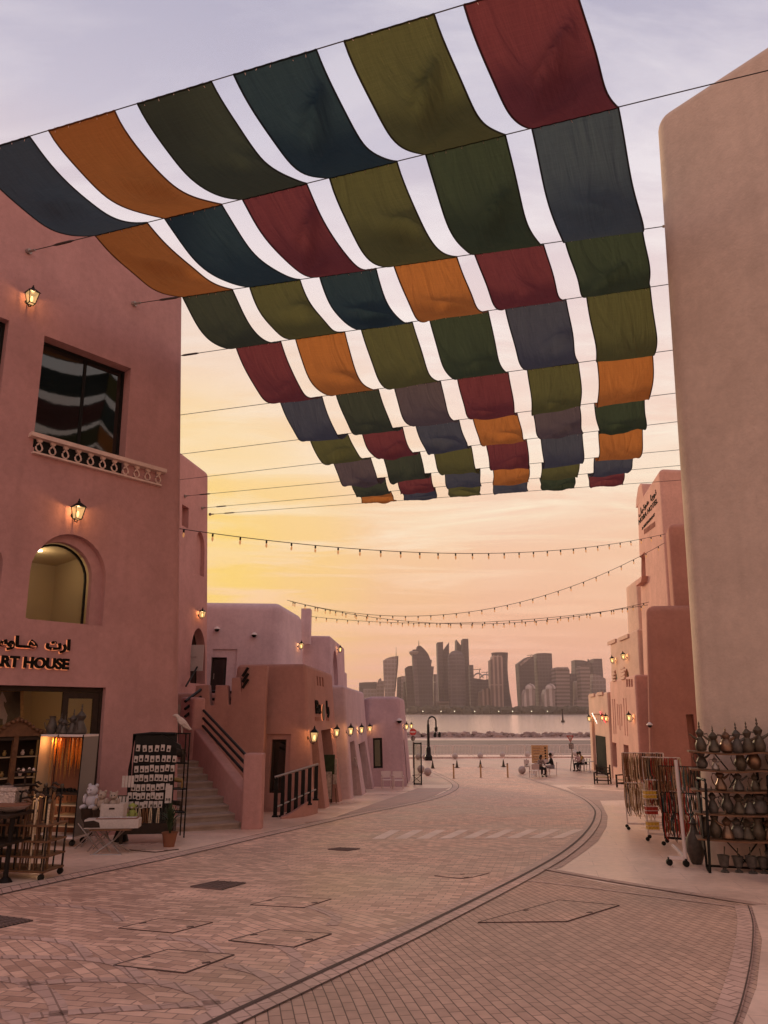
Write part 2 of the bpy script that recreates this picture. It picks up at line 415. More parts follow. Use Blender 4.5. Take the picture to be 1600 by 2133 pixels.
def ribbon(name, pts, w0, w1, m, dz, x_px=True, n=8, h=0, kind='structure'):
    """strip beside a line drawn on the ground, from offset w0 to w1 metres to its right"""
    P2 = [(ong(*p) if x_px else Vector((p[0], p[1], 0))) for p in pts]
    P2 = [Vector((p.x, p.y, 0)) for p in P2]; P2 = smooth_line(P2, n)
    bm = bmesh.new(); rows = []
    for i, p in enumerate(P2):
        t = (P2[min(i + 1, len(P2) - 1)] - P2[max(i - 1, 0)]).normalized(); r = Vector((t.y, -t.x, 0))
        rows.append([bm.verts.new(p + r * w) for w in (w0, w1)])
    for a, b in zip(rows, rows[1:]): bm.faces.new((a[0], a[1], b[1], b[0]))
    for y, _ in KN:
        bmesh.ops.bisect_plane(bm, geom=bm.verts[:] + bm.edges[:] + bm.faces[:], plane_co=(0, y, 0), plane_no=(0, 1, 0), dist=1e-5)
    for v in bm.verts: v.co.z = gz(v.co.y) + dz
    bmesh.ops.recalc_face_normals(bm, faces=bm.faces)
    if sum(f.normal.z for f in bm.faces) < 0: bmesh.ops.reverse_faces(bm, faces=bm.faces)
    if h:
        r = bmesh.ops.extrude_face_region(bm, geom=bm.faces[:])
        for v in [g for g in r['geom'] if isinstance(g, bmesh.types.BMVert)]: v.co.z += h
    me = bpy.data.meshes.new(name); bm.to_mesh(me); bm.free()
    o = bpy.data.objects.new(name, me); C.objects.link(o); me.materials.append(M[m] if isinstance(m, str) else m)
    if kind: o['kind'] = kind
    return o
def paver(name, c1, c2, mortar, bw, bh, ms, rot, rough=.6, mixrot=None, cell=.8, bump=.5, wob=.0):
    global nt
    m = bpy.data.materials.new(name); m.use_nodes = True; nt = m.node_tree; b = nt.nodes['Principled BSDF']
    t = N('ShaderNodeTexCoord')
    vec = t.outputs['Object']
    if wob:
        nn = N('ShaderNodeTexNoise'); L(vec, nn.inputs['Vector']); nn.inputs['Scale'].default_value = .35
        va = N('ShaderNodeVectorMath', operation='MULTIPLY_ADD'); L(nn.outputs['Color'], va.inputs[0]); va.inputs[1].default_value = (wob, wob, 0); L(vec, va.inputs[2]); vec = va.outputs[0]
    def brick(ro, off):
        mp = N('ShaderNodeMapping'); L(vec, mp.inputs[0]); mp.inputs['Rotation'].default_value = (0, 0, R(ro)); mp.inputs['Location'].default_value = (off, off * .7, 0)
        k = N('ShaderNodeTexBrick'); L(mp.outputs[0], k.inputs['Vector'])
        k.inputs['Color1'].default_value = (*c1, 1); k.inputs['Color2'].default_value = (*c2, 1); k.inputs['Mortar'].default_value = (*mortar, 1)
        k.inputs['Scale'].default_value = 1; k.inputs['Brick Width'].default_value = bw; k.inputs['Row Height'].default_value = bh
        k.inputs['Mortar Size'].default_value = ms; k.inputs['Mortar Smooth'].default_value = .3; k.inputs['Bias'].default_value = 0
        return k.outputs['Color'], k.outputs['Fac']
    c, f = brick(rot, 0)
    if mixrot is not None:
        vo = N('ShaderNodeTexVoronoi'); L(vec, vo.inputs['Vector']); vo.inputs['Scale'].default_value = cell; vo.inputs['Randomness'].default_value = .9
        sp_ = N('ShaderNodeSeparateColor'); L(vo.outputs['Color'], sp_.inputs[0])
        for i, (ro, th) in enumerate(((mixrot, .36), (mixrot * .45, .7))):
            c2_, f2 = brick(ro, .37 + i); k = math_('GREATER_THAN', sp_.outputs[0], th)
            c = mix_(k, c, c2_); f = math_('ADD', math_('MULTIPLY', f2, k), math_('MULTIPLY', f, math_('SUBTRACT', 1, k)))
    n = N('ShaderNodeTexNoise'); L(t.outputs['Object'], n.inputs['Vector']); n.inputs['Scale'].default_value = .5; n.inputs['Detail'].default_value = 6
    c = mix_(1, c, ramp_(n.outputs['Fac'], [(.3, (.74, .72, .71)), (.7, (1.14, 1.12, 1.09))]), 'MULTIPLY')
    n3 = N('ShaderNodeTexNoise'); L(t.outputs['Object'], n3.inputs['Vector']); n3.inputs['Scale'].default_value = 9; n3.inputs['Detail'].default_value = 4
    c = mix_(1, c, ramp_(n3.outputs['Fac'], [(.3, (.88, .88, .88)), (.7, (1.08, 1.08, 1.08))]), 'MULTIPLY')
    L(c, b.inputs['Base Color'])
    L(ramp_(n.outputs['Fac'], [(.3, (rough - .12,) * 3), (.7, (rough + .12,) * 3)]), b.inputs['Roughness'])
    b.inputs['Specular IOR Level'].default_value = .5
    bn = N('ShaderNodeBump'); bn.inputs['Strength'].default_value = bump; bn.inputs['Distance'].default_value = .006; bn.invert = True
    L(f, bn.inputs['Height']); L(bn.outputs[0], b.inputs['Normal']); return m
M['road'] = paver('herringbone_pavers', (.81, .51, .395), (.45, .262, .20), (.33, .20, .17), .21, .105, .007, 12, .5, 52, .75)
M['apron'] = paver('brick_pavers', (.57, .36, .28), (.465, .29, .225), (.13, .072, .058), .17, .085, .005, 78, .6, wob=.15)
M['pave'] = paver('smooth_slabs', (.76, .54, .455), (.71, .50, .42), (.52, .35, .30), 1.2, .6, .006, 12, .36, bump=.15)
M['plaza'] = paver('plaza_pavers', (.58, .38, .31), (.48, .31, .25), (.33, .205, .175), .4, .2, .008, 8, .42, bump=.2)
M['kerb'] = paver('kerb_stone', (.50, .32, .27), (.44, .28, .235), (.25, .15, .125), .6, .6, .01, 40, .6)
M['band'] = paver('light_pavers', (.62, .41, .35), (.52, .335, .285), (.30, .185, .155), .2, .12, .008, 60, .55)
M['groove'] = mat('drain_slot', (.085, .05, .042), .7, var=.2, vscale=3)
M['stripe'] = mat('worn_white_pavers', (.80, .62, .54), .6, var=.14, vscale=2)
M['asphalt'] = mat('asphalt', (.17, .115, .105), .85, var=.2, vscale=.3)
M['strip'] = mat('verge_concrete', (.40, .27, .245), .8, var=.12, vscale=.4)

drape('ground', [(-160, -60), (160, -60), (160, 134), (-160, 134)], 'pave', 0, x_px=False)
ROADL = [(-300, 1935), (0, 1866), (200, 1822), (330, 1795), (450, 1768), (560, 1742), (660, 1719), (760, 1696), (850, 1678), (910, 1664), (944, 1650), (956, 1638), (945, 1627), (915, 1612), (893, 1603)]
CHAN = [(250, 2230), (432, 2133), (620, 2047), (800, 1965), (900, 1917), (1000, 1868), (1100, 1817), (1170, 1776), (1215, 1738), (1236, 1706), (1234, 1683), (1205, 1660), (1160, 1642), (1110, 1626), (1078, 1616)]
def line_xy(pts, n=8): return [(p.x, p.y) for p in smooth_line([Vector((ong(*q).x, ong(*q).y, 0)) for q in pts], n)]
drape('plaza', [(-60, 46), (60, 46), (60, 74), (-60, 71.5)], 'plaza', .004, x_px=False)
drape('road', line_xy(ROADL) + [(2.8, 62), (8.6, 62)] + line_xy(CHAN)[::-1] + [(-1.6, -5), (-14, -5), (-14, 8)], 'road', .008, x_px=False)
# kerb bands and drain channel
ribbon('kerb_band', ROADL, -.34, 0, 'band', .012); ribbon('kerb_groove', ROADL, -.025, .01, 'groove', .016)
ribbon('kerb_groove', ROADL, -.37, -.34, 'groove', .013)
ribbon('channel_band', CHAN, -.14, .20, 'band', .012); ribbon('drain_channel', CHAN, 0, .05, 'groove', .016)
ribbon('kerb_groove', CHAN, .20, .215, 'groove', .016)
# darker brick apron on the right and its borders
drape('paved_apron', [(432, 2140), (620, 2054), (800, 1972), (900, 1924), (1000, 1875), (1100, 1823), (1125, 1812), (1250, 1838), (1400, 1862), (1610, 1892), (1900, 1930), (1900, 2600), (200, 2600)], 'apron', .006)
ribbon('border_band', [(1085, 1834), (1200, 1846), (1400, 1872), (1562, 1893)], 0, .07, 'band', .011)
ribbon('border_band', [(1130, 1812), (1250, 1834), (1400, 1859), (1560, 1885), (1750, 1915)], -.16, .0, 'kerb', .012)
drape('side_pavement', [(1566, 1889), (1588, 1960), (1577, 2060), (1545, 2145), (1500, 2260), (1900, 2300), (1900, 1900), (1620, 1885)], 'pave', .013)
ribbon('border_band', [(1562, 1890), (1572, 1925), (1571, 1980), (1562, 2040), (1545, 2110), (1520, 2180)], 0, .16, 'band', .017)
ribbon('border_groove', [(1560, 1890), (1570, 1925), (1569, 1980), (1560, 2040), (1543, 2110), (1518, 2180)], 0, .012, 'groove', .022)
# brown curved border between channel and right pavement
CB = [(1125, 1812), (1190, 1775), (1238, 1738), (1262, 1705), (1258, 1680), (1232, 1660)]
drape('pavement_border', [(1102, 1822), (1168, 1808), (1215, 1776), (1246, 1752), (1264, 1722), (1266, 1700), (1250, 1668), (1420, 1664), (1420, 1650), (1345, 1652), (1180, 1640), (1200, 1652), (1236, 1680), (1240, 1704), (1220, 1738), (1174, 1778)], 'kerb', .005)
ribbon('border_band', [(560, 2650), (720, 2450), (860, 2300)], 0, .2, 'band', .012)
# kerb pieces of the left tongue of pavement
drape('kerb_tongue', [(870, 1642), (700, 1702), (760, 1690), (862, 1672), (905, 1658), (938, 1640), (930, 1642)], 'kerb', .009)
# zebra stripes
for i in range(9):
    x = 1020 + (i - 5.3) * 46.5; w = 27
    y1, y0 = 1748 - (i - 5) * .2, 1729 - (i - 5) * .2
    drape('crossing_stripe', [(x, y1), (x + w, y1 - .3), (x + w + 40 + (i - 5) * 1.2, y0), (x + 46 + (i - 5) * 1.2, y0)], 'stripe', .0125)
# arcs of lighter stones in the foreground paving
ARCS = [[(-60, 2038), (40, 2047), (95, 2070), (120, 2100), (118, 2140)], [(40, 2055), (180, 2044), (330, 2050), (420, 2075), (448, 2105)],
        [(0, 1996), (90, 1997), (180, 2000), (250, 2012), (290, 2040)], [(60, 2120), (200, 2108), (340, 2100), (460, 2090)],
        [(330, 1955), (400, 1962), (440, 1975), (456, 1992)], [(0, 1955), (80, 1958), (150, 1970), (180, 1995)], [(490, 1955), (590, 1975), (620, 2010), (590, 2040)],
        [(80, 1885), (170, 1892), (235, 1905), (250, 1922)], [(600, 1880), (660, 1895), (700, 1912), (690, 1930)], [(470, 2012), (540, 2030), (590, 2060)], [(-80, 2105), (0, 2112), (70, 2150)]]
for a in ARCS: ribbon('paving_arc', a, -.06, .06, 'band', .0115)
# manhole covers: recessed square lids with dark joints
def lid(px, label, m='road', fw=.018):
    P2 = [ong(*p) for p in px]; c = sum(P2, Vector()) / 4
    r = thing('manhole_cover', label, 'manhole cover', c, 0, 'square paved lids in the road')
    mb = MB()
    for a, b in zip(P2, P2[1:] + P2[:1]): mb.bar(a + Vector((0, 0, .009)), b + Vector((0, 0, .009)), fw, .012)
    mb.build('frame', 'groove', r, world=True)
    f = MB().prism([p + (c - p) * .03 + Vector((0, 0, .0)) for p in P2], (0, 0, .014)); f.build('lid', M[m], r, world=True)
    h = MB()
    for k in (0, 2):
        q = P2[k] * .5 + P2[(k + 1) % 4] * .5; q = q + (c - q) * .12; h.box(q + Vector((0, 0, .015)), (.07, .03, .006), .5)
    h.build('lifting_slot', 'groove', r, world=True)
lid([(237, 2014), (350, 1981), (487, 1992), (385, 2030)], 'paved square cover in the road nearest the camera, with dark joint')
lid([(477, 1962), (562, 1939), (690, 1948), (612, 1976)], 'paved square cover in the road just left of the drain channel')
lid([(247, 1936), (332, 1916), (443, 1924), (360, 1946)], 'faint paved square cover left of centre behind the nearest cover', fw=.009)
lid([(522, 1887), (585, 1870), (690, 1875), (632, 1893)], 'faint paved square cover in mid road beyond the metal grating', fw=.008)
lid([(262, 1771), (330, 1771), (372, 1770), (324, 1776)], 'thin outlined cover on the left pavement before the shop stall', 'pave')
lid([(500, 1890), (905, 1826), (1020, 1820), (985, 1829)][1:] + [(960, 1832)], 'small paved cover in mid road near the channel bend', fw=.008)
lid([(996, 1924), (1165, 1877), (1290, 1888), (1180, 1922)], 'large square cover in the darker brick apron on the right', 'apron', .011)
def grate(px, label):
    P2 = [ong(*p) for p in px]; c = sum(P2, Vector()) / 4
    r = thing('drain_grating', label, 'drain grating', c, 0, 'metal gratings in the road')
    MB().prism([p + Vector((0, 0, .009)) for p in P2], (0, 0, .003)).build('pit_shade', 'black', r, world=True)  # black plate paints the unlit hole under the bars
    mb = MB(); n = 9
    for i in range(n + 1):
        t = i / n
        mb.bar(P2[0].lerp(P2[1], t) + Vector((0, 0, .017)), P2[3].lerp(P2[2], t) + Vector((0, 0, .017)), .011, .012)
        if i % 2 == 0: mb.bar(P2[0].lerp(P2[3], t) + Vector((0, 0, .021)), P2[1].lerp(P2[2], t) + Vector((0, 0, .021)), .014, .012)
    mb.build('bars', 'asphalt', r, world=True)
grate([(397, 1850), (455, 1838), (512, 1842), (462, 1856)], 'square metal grating in the middle of the paved road')
grate([(-90, 1927), (0, 1912), (68, 1921), (-10, 1938)], 'square metal grating at the left edge of the road')
grate([(683, 1771), (710, 1768), (750, 1770), (725, 1774)], 'small far metal grating between crossing and kerb')
for px in [(560, 1607, 590), (976, 1637, 1000), (975, 1658, 1003), (948, 1620, 962), (984, 1611, 1002), (1183, 1620, 1203)]:
    pass
# sea, far shore, road along the sea
drape('sea_road', [(-90, 79), (140, 80), (140, 122), (-90, 118)], 'asphalt', .006, x_px=False)
drape('verge', [(-90, 122), (140, 124), (140, 134), (-90, 134)], 'strip', .012, x_px=False)
ribbon('lane_line', [(-40, 97), (0, 98), (60, 99)], 0, .22, 'strip', .011, x_px=False)
ribbon('lane_line', [(-40, 108), (0, 109), (60, 110)], 0, .22, 'strip', .011, x_px=False)
ribbon('plaza_kerb', [(-40, 72.4), (0, 73.4), (10, 74), (40, 76)], 0, .25, 'band', .0, x_px=False, h=.12)
def water():
    global nt
    m = bpy.data.materials.new('sea_water'); m.use_nodes = True; nt = m.node_tree; b = nt.nodes['Principled BSDF']
    b.inputs['Base Color'].default_value = (.66, .52, .47, 1); b.inputs['Roughness'].default_value = .14; b.inputs['Specular IOR Level'].default_value = 1.0
    t = N('ShaderNodeTexCoord'); mp = N('ShaderNodeMapping'); L(t.outputs['Object'], mp.inputs[0]); mp.inputs['Scale'].default_value = (.35, 1.0, 1)
    n = N('ShaderNodeTexNoise'); L(mp.outputs[0], n.inputs['Vector']); n.inputs['Scale'].default_value = .22; n.inputs['Detail'].default_value = 8; n.inputs['Roughness'].default_value = .68
    bn = N('ShaderNodeBump'); bn.inputs['Strength'].default_value = .55; bn.inputs['Distance'].default_value = .4
    L(n.outputs['Fac'], bn.inputs['Height']); L(bn.outputs[0], b.inputs['Normal']); return m
M['sea'] = water()
SEA = -4.0; SHORE = 1500
me = bpy.data.meshes.new('sea'); me.from_pydata([(-4000, 128, SEA), (4000, 128, SEA), (4000, SHORE + 20, SEA), (-4000, SHORE + 20, SEA)], [], [(0, 1, 2, 3)])
o = bpy.data.objects.new('sea', me); C.objects.link(o); me.materials.append(M['sea']); o['kind'] = 'structure'
M['farland'] = mat('far_shore_ground', (.10, .075, .06), .9, var=.2, vscale=.01)
o = MB().box((0, SHORE + 800, SEA - .2), (7800, 1600, 3.2)).build('far_shore', 'farland', smooth=0); o['kind'] = 'structure'
# breakwater of boulders
mb = MB(); rr = random.Random(3)
for i in range(1500):
    x = rr.uniform(-28, 62); y = rr.uniform(131.5, 139); r = rr.uniform(.28, .75)
    zt = -2.35 - max(0, y - 135) * .45 - max(0, 133 - y) * .25
    o0 = len(mb.v); mb.ball((x, y, zt + rr.uniform(-.3, .25)), (r * rr.uniform(.8, 1.4), r, r * rr.uniform(.6, .9)), 6, 4)
    for k in range(o0, len(mb.v)): mb.v[k] += Vector((rr.uniform(-.12, .12), rr.uniform(-.1, .1), rr.uniform(-.1, .1)))
tag(mb.build('breakwater_rocks', mat('boulder', (.27, .18, .16), .9, var=.35, vscale=.5), smooth=20), 'heap of grey brown boulders along the waterline', 'rocks', kind='stuff')

# ================================================================ BUILDINGS
# ---- A: pink shop building on the left
ua = Vector((sin(R(40)), cos(R(40)))); Ca = Vector((-4.82, 18.9)); Na = Ca - ua * 25; Cb = Ca + Vector((-.61, .79)) * 8.6
ZA = -1.04
WA = Wall(Na, Ca, .05, ZA)
fA = [tuple(Na), tuple(Ca), tuple(Cb), (-23, 35), (-35, 8)]
rw = WA.rect4((86, 697), (270, 765), (262, 985), (76, 930))
ra = WA.rect4((61, 1140), (200, 1133), (197, 1296), (60, 1292))
rd = WA.rect4((-190, 1424), (213, 1430), (206, 1768), (-190, 1790))
vd0 = .04
rl = WA.rect4((-60, 640), (8, 660), (4, 900), (-60, 880))
ra2 = WA.rect4((-90, 1150), (2, 1140), (0, 1296), (-90, 1296))
arA = archp(ra[0], ra[1], ra[2], ra[3] + .12, 14, 0)
arA_out = archp(ra[0] + .05, ra[1] - .02, ra[2] + .26, ra[3] + .30, 16, .1)
door_poly = rectp((rd[0], vd0, rd[2], rd[3]))
broom = (ra[0] - 1.0, ra[1] - .35, ra[2] + .5, ra[3] + .25)
droom = (rd[0], vd0, rd[2] + .5, rd[3] + .25)
cutsA = [[WA.cut(rectp(rw), .38)], [WA.cut(rectp(rl), .3)], [WA.cut(arA_out, .16)], [WA.cut(archp(ra2[0], ra2[1], ra2[2], ra2[3] + .2), .25)], [WA.cut(arA, .5)],
         [WA.room(*broom, .3, 3.0)], [WA.cut(door_poly, .6)], [WA.room(*droom, .4, 4.6)]]
bA, wallA = building('art_shop_building', 'tall pink plaster shop building with arched window at the left edge', fA, 14.55, 'pink', .05, .3, cutsA, 'plaster buildings along the left of the street', zr=ZA)
cw = rw[0] + (rw[2] - rw[0]) * .53
window(bA, WA, rectp(rw), .30, .07, 'black', 'dglass', [(cw - .035, rw[1], cw + .035, rw[3])])
window(bA, WA, rectp(rl), .2, .07)
window(bA, WA, arA, .40, .045, 'black', 'glass', [], 'arched_window')
window(bA, WA, archp(ra2[0], ra2[1], ra2[2], ra2[3] + .2), .2, .05, 'black', 'dglass', [], 'arched_window')
def lining(root, w, r, d0, d1, m, name='room_lining', t=.02):
    u0, v0, u1, v1 = r; mb = MB()
    q = lambda a, b, d: w.P(a, b, -d)
    for (a, b, c, e) in ((u0, v0, u1, v0), (u1, v0, u1, v1), (u1, v1, u0, v1), (u0, v1, u0, v0)):
        mb.add([q(a, b, d0), q(c, e, d0), q(c, e, d1), q(a, b, d1)], [(0, 1, 2, 3)])
    mb.add([q(u0, v0, d1), q(u1, v0, d1), q(u1, v1, d1), q(u0, v1, d1)], [(0, 1, 2, 3)])
    return mb.build(name, m, root, smooth=0, world=True)
e_ = .015
lining(bA, WA, (broom[0] + e_, broom[1] + e_, broom[2] - e_, broom[3] - e_), .305, 2.98, 'beige')
lining(bA, WA, (droom[0] + e_, droom[1] + e_, droom[2] - e_, droom[3] - e_), .46, 4.58, 'beige')
def point(name, loc, energy, col=(1, .72, .42), r=.05, parent=None):
    l = bpy.data.lights.new(name, 'POINT'); l.energy = energy; l.color = col; l.shadow_soft_size = r
    o = bpy.data.objects.new(name, l); C.objects.link(o); o.location = Vector(loc) - (parent.location if parent else Vector()); o.parent = parent; return o
# ceiling lamps in both rooms
q = WA.P((ra[0] + ra[2]) / 2 + .1, broom[3] - .05, -1.6)
pl_ = MB().lathe([(.10, 0), (.10, .02)], q, 16).build('ceiling_lamp', 'warm', bA, world=True)
point('room_light', q - Vector((0, 0, .25)), 15, (1, .80, .50), .12, bA)
q = WA.P(rd[2] - 2.2, rd[3] + .1, -2.2); point('shop_light', q, 24, (1, .74, .42), .15, bA)
# doorway frame: header, jamb, glazed side leaf
DW = rd
hd = MB(); hd.prism([WA.P(u, v, -.12) for u, v in rectp((rd[0], rd[3] - .10, rd[2], rd[3]))], WA.n * -.12)
hd.prism([WA.P(u, v, -.12) for u, v in rectp((rd[2] - .07, vd0, rd[2], rd[3] - .10))], WA.n * -.12)
hd.build('door_frame', 'dark', bA, smooth=0, world=True)
ul = WA.hit(134, 1500)[0]
window(bA, WA, rectp((ul, vd0 + .02, rd[2] - .08, rd[3] - .11)), .13, .13, 'dark', 'glass', [(ul + .1, vd0 + 1.0, rd[2] - .18, vd0 + 1.06)], 'door')
# balcony ledge with openwork drops
c0, c1 = WA.hit(60, 905), WA.hit(341, 978)
vm = (c0[1] + c1[1]) / 2
lg = MB(); lg.prism([WA.P(c0[0], vm - .10, .0), WA.P(c1[0], vm - .10, .0), WA.P(c1[0], vm, .0), WA.P(c0[0], vm, .0)], WA.n * .16)
lg.prism([WA.P(c0[0] + .1, vm - .47, 0), WA.P(c1[0] - .1, vm - .47, 0), WA.P(c1[0] - .1, vm - .43, 0), WA.P(c0[0] + .1, vm - .43, 0)], WA.n * .10)
bal = lg.build('balcony_ledge', 'white', bA, smooth=0, world=True)
dk = MB(); dk.prism([WA.P(u, v, .003) for u, v in rectp((c0[0] + .15, vm - .43, c0[0] + (c1[0] - c0[0]) * .66, vm - .11))], WA.n * .004)  # flat black panel paints the dark recess behind the drops
dk.build('balcony_gap_shade', 'black', bA, smooth=0, world=True)
for i in range(11):
    uu = c0[0] + .24 + (c1[0] - c0[0] - .42) * i / 10; mb = MB()
    pts = [WA.P(uu + .075 * sin(a) * (1 if cos(a) < .2 else 1 - .6 * (cos(a) - .2)), vm - .30 + .10 * cos(a) + (.05 if cos(a) > .9 else 0), .05) for a in [2 * pi * k / 12 for k in range(13)]]
    mb.tube(pts, .02, 6); mb.prism([WA.P(uu - .045, vm - .17, .02), WA.P(uu + .045, vm - .17, .02), WA.P(uu + .07, vm - .105, .02), WA.P(uu - .07, vm - .105, .02)], WA.n * .06)
    mb.build('baluster_drop', 'white', bA, world=True)
# shop sign
sg = WA.hit(141, 1394); sz = .305
rs = thing('shop_sign', 'black raised letters reading ART HOUSE with Arabic above, over the lit shop door', 'sign', WA.P(sg[0] - 1, sg[1], .03))
text('ART HOUSE', sz, 'matte', rs, WA.P(sg[0], sg[1], .04), WA.u, WA.v, .02, .012, 'RIGHT', 'latin_letters', 1.02)
sgb = WA.hit(140, 1357)
text('\uFEB1\uFEED\uFE8E\u0640\u0640\uFEEB  \uFE95\uFEAD\uFE8D', sz * 1.0, 'matte', rs, WA.P(sg[0], sgb[1] + .03, .04), WA.u, WA.v, .02, .014, 'RIGHT', 'arabic_letters', 1.12)
gl = mat('sign_glow', (.8, .3, .15), .5, emit=(1, .32, .14), estr=.45)
text('ART HOUSE', sz, gl, rs, WA.P(sg[0] - .016, sg[1] - .012, .008), WA.u, WA.v, .004, .014, 'RIGHT', 'backlight', 1.02)
text('\uFEB1\uFEED\uFE8E\u0640\u0640\uFEEB  \uFE95\uFEAD\uFE8D', sz * 1.0, gl, rs, WA.P(sg[0] - .016, sgb[1] + .018, .008), WA.u, WA.v, .004, .016, 'RIGHT', 'backlight', 1.12)

# ---- B: second pink building behind the stair
ZB = -1.4
NbB, CbB = Vector((-9.5, 27.3)), Vector((-8.0, 35.75))
WB = Wall(NbB, CbB, .045, ZB)
a1 = WB.rect4((407, 1110), (428, 1106), (424, 1203), (407, 1193)); a2 = WB.rect4((398, 1306), (428, 1310), (428, 1424), (397, 1424)); s1 = WB.rect4((379, 1052), (393, 1056), (393, 1100), (379, 1096))
cutsB = [[WB.cut(archp(*a1, 10, .5), .18)], [WB.cut(archp(*a2, 12, .6), .5)], [WB.cut(rectp(s1), .3)]]
bB, _ = building('pink_house', 'pink plaster house with tall narrow arches behind the outdoor stair', [tuple(NbB), tuple(CbB), (-13, 37.2), (-18, 29)], 13.24, 'pinkb', .045, .3, cutsB, 'plaster buildings along the left of the street', zr=ZB)
window(bB, WB, archp(*a2, 12, .6), .42, .05, 'dark', 'dglass', [], 'door')
qa, qb = WB.hit(397, 1350), WB.hit(411, 1352)
# white notice board in the arch
ns = thing('notice_board', 'white upright notice board standing in the upper arched doorway', 'sign', WB.P(a2[0] + .2, a2[1] + 1.0, .1))
nw = MB(); nw.box(ns.location + Vector((0, 0, .1)), (.75, .05, 1.15), R(0)); nw.build('board', 'card', ns, smooth=0, world=True)
text('GALLERY', .1, 'alu', ns, ns.location + Vector((-.28, -.03, .1)), (1, 0, 0), (0, 0, 1), .003, 0, 'LEFT', 'lettering')

# ---- C, D: mauve houses
ZC = -2.0
WC = Wall((-14, 37.6), (-4.95, 38.4), .05, ZC)
cd = WC.rect4((438, 1368), (471, 1369), (470, 1440), (438, 1440)); cr = WC.rect4((440, 1352), (492, 1352), (492, 1440), (440, 1440))
bC, _ = building('mauve_house', 'tall mauve plaster house with rounded roof corner and dark doorway', [(-14, 37.6), (-4.95, 38.4), (-4.35, 44.5), (-14, 46)], 7.2, 'lav', .05, .45,
                 [[WC.cut(rectp(cr), .08)], [WC.cut(rectp(cd), .5)]], 'plaster buildings along the left of the street', zr=ZC)
window(bC, WC, rectp(cd), .3, .08, 'dark', 'dglass', [], 'door')
WC2 = Wall((-4.95, 38.4), (-4.35, 44.5), .05, ZC)
tag(MB().box((-4.7, 44.9, 6.6), (.55, .9, 2.1)).build('roof_pier', 'lav', bC, world=True), None, None)
ZD = -2.4
WD = Wall((-5.2, 45.2), (-2.95, 45.6), .04, ZD); WD2 = Wall((-2.95, 45.6), (-2.55, 55), .04, ZD)
dw = WD2.rect4((697, 1372), (706, 1380), (706, 1428), (697, 1428))
bD, _ = building('mauve_upper_house', 'mauve plaster upper storey with blind arch beyond the terracotta shop', [(-5.2, 45.2), (-2.95, 45.6), (-2.55, 55), (-7, 56)], 6.15, 'lav2', .04, .12,
                 [[WD2.cut(archp(1.0, dw[1], 4.2, dw[3] + .6, 10, .6), .25)]], 'plaster buildings along the left of the street', zr=ZD)
building('far_mauve_house', 'small stepped mauve house end showing beyond the mauve upper storey', [(-4.6, 60), (-3.2, 60), (-3.0, 66), (-5, 66)], 4.9, 'lav2', .03, .1, (), 'plaster buildings along the left of the street')
wn = MB()
for z in (0, 1, 2): wn.box(WC2.hp(620 + z * 0, 1372), (.04, .9, .5))
WC3 = WC2
r_ = WC2.rect4((608, 1357), (633, 1365), (633, 1384), (608, 1384)) if False else None

# ---- E: terracotta shop
ZE = -1.35
WE = Wall((-5.2, 24.75), (-2.23, 24.3), .075, ZE); WE2 = Wall((-2.23, 24.3), (-1.79, 31.6), .075, ZE)
ed = WE.rect4((562, 1540), (593, 1540), (592, 1652), (560, 1652)); eo = WE.rect4((549, 1529), (602, 1529), (600, 1720), (549, 1720))
sl = [WE2.rect4((660 + 5.5 * i, 1409 + 1 * i), (663 + 5.5 * i, 1409 + i), (663 + 5.5 * i, 1428 + i), (660 + 5.5 * i, 1428 + i)) for i in range(3)]
e1 = WE2.rect4((652, 1520), (664, 1520), (662, 1690), (652, 1695)); e2 = WE2.rect4((673, 1519), (692, 1519), (692, 1675), (672, 1680))
cutsE = [[WE.cut(rectp(eo), .08)], [WE.cut(rectp(ed), .5)]] + [[WE2.cut(rectp(s), .12) for s in sl]] + [[WE2.cut(rectp((e1[0], -.5, e1[2], e1[3])), .5)], [WE2.cut(rectp((e2[0], -.9, e2[2], e2[3])), .5)]]
bE, _ = building('terracotta_shop', 'low terracotta plaster corner shop with dark window and sign', [(-5.2, 24.75), (-2.23, 24.3), (-1.79, 31.6), (-5.6, 32)], 3.17, 'terra', .075, .14, cutsE, 'plaster buildings along the left of the street', zr=ZE)
window(bE, WE, rectp(ed), .2, .07, 'dark', 'dglass', [])
window(bE, WE2, rectp((e1[0], -.4, e1[2], e1[3])), .35, .08, 'dark', 'dglass', [], 'door')
window(bE, WE2, rectp((e2[0], -.85, e2[2], e2[3])), .35, .08, 'dark', 'dglass', [], 'door')
es = thing('shop_sign', 'dark raised letters and a long leaf emblem high on the terracotta shop', 'sign', WE2.hp(672, 1485))
p = WE2.hp(656, 1486); text('Ba', .62, 'matte', es, p + WE2.n * .04, WE2.u, WE2.v, .02, .012, 'LEFT', 'latin_letters', 2.0)
p = WE2.hp(679, 1486); text('\uFE8D\uFEAD', .62, 'matte', es, p + WE2.n * .04, WE2.u, WE2.v, .02, .02, 'LEFT', 'arabic_letters', 1.8)
lf = [WE2.hit(672 + 2.6 * sin(a), 1484 - 17 * cos(a)) for a in [2 * pi * k / 16 for k in range(16)]]
MB().prism([WE2.P(u, v, .03) for u, v in lf], WE2.n * .03).build('emblem', 'brass', es, smooth=0, world=True)
lf = [WE2.hit(671.0 + 2.7 * sin(a), 1484.5 - 17.4 * cos(a)) for a in [2 * pi * k / 16 for k in range(16)]]
MB().prism([WE2.P(u, v, .005) for u, v in lf], WE2.n * .01).build('backlight', gl, es, smooth=0, world=True)
mb = MB()
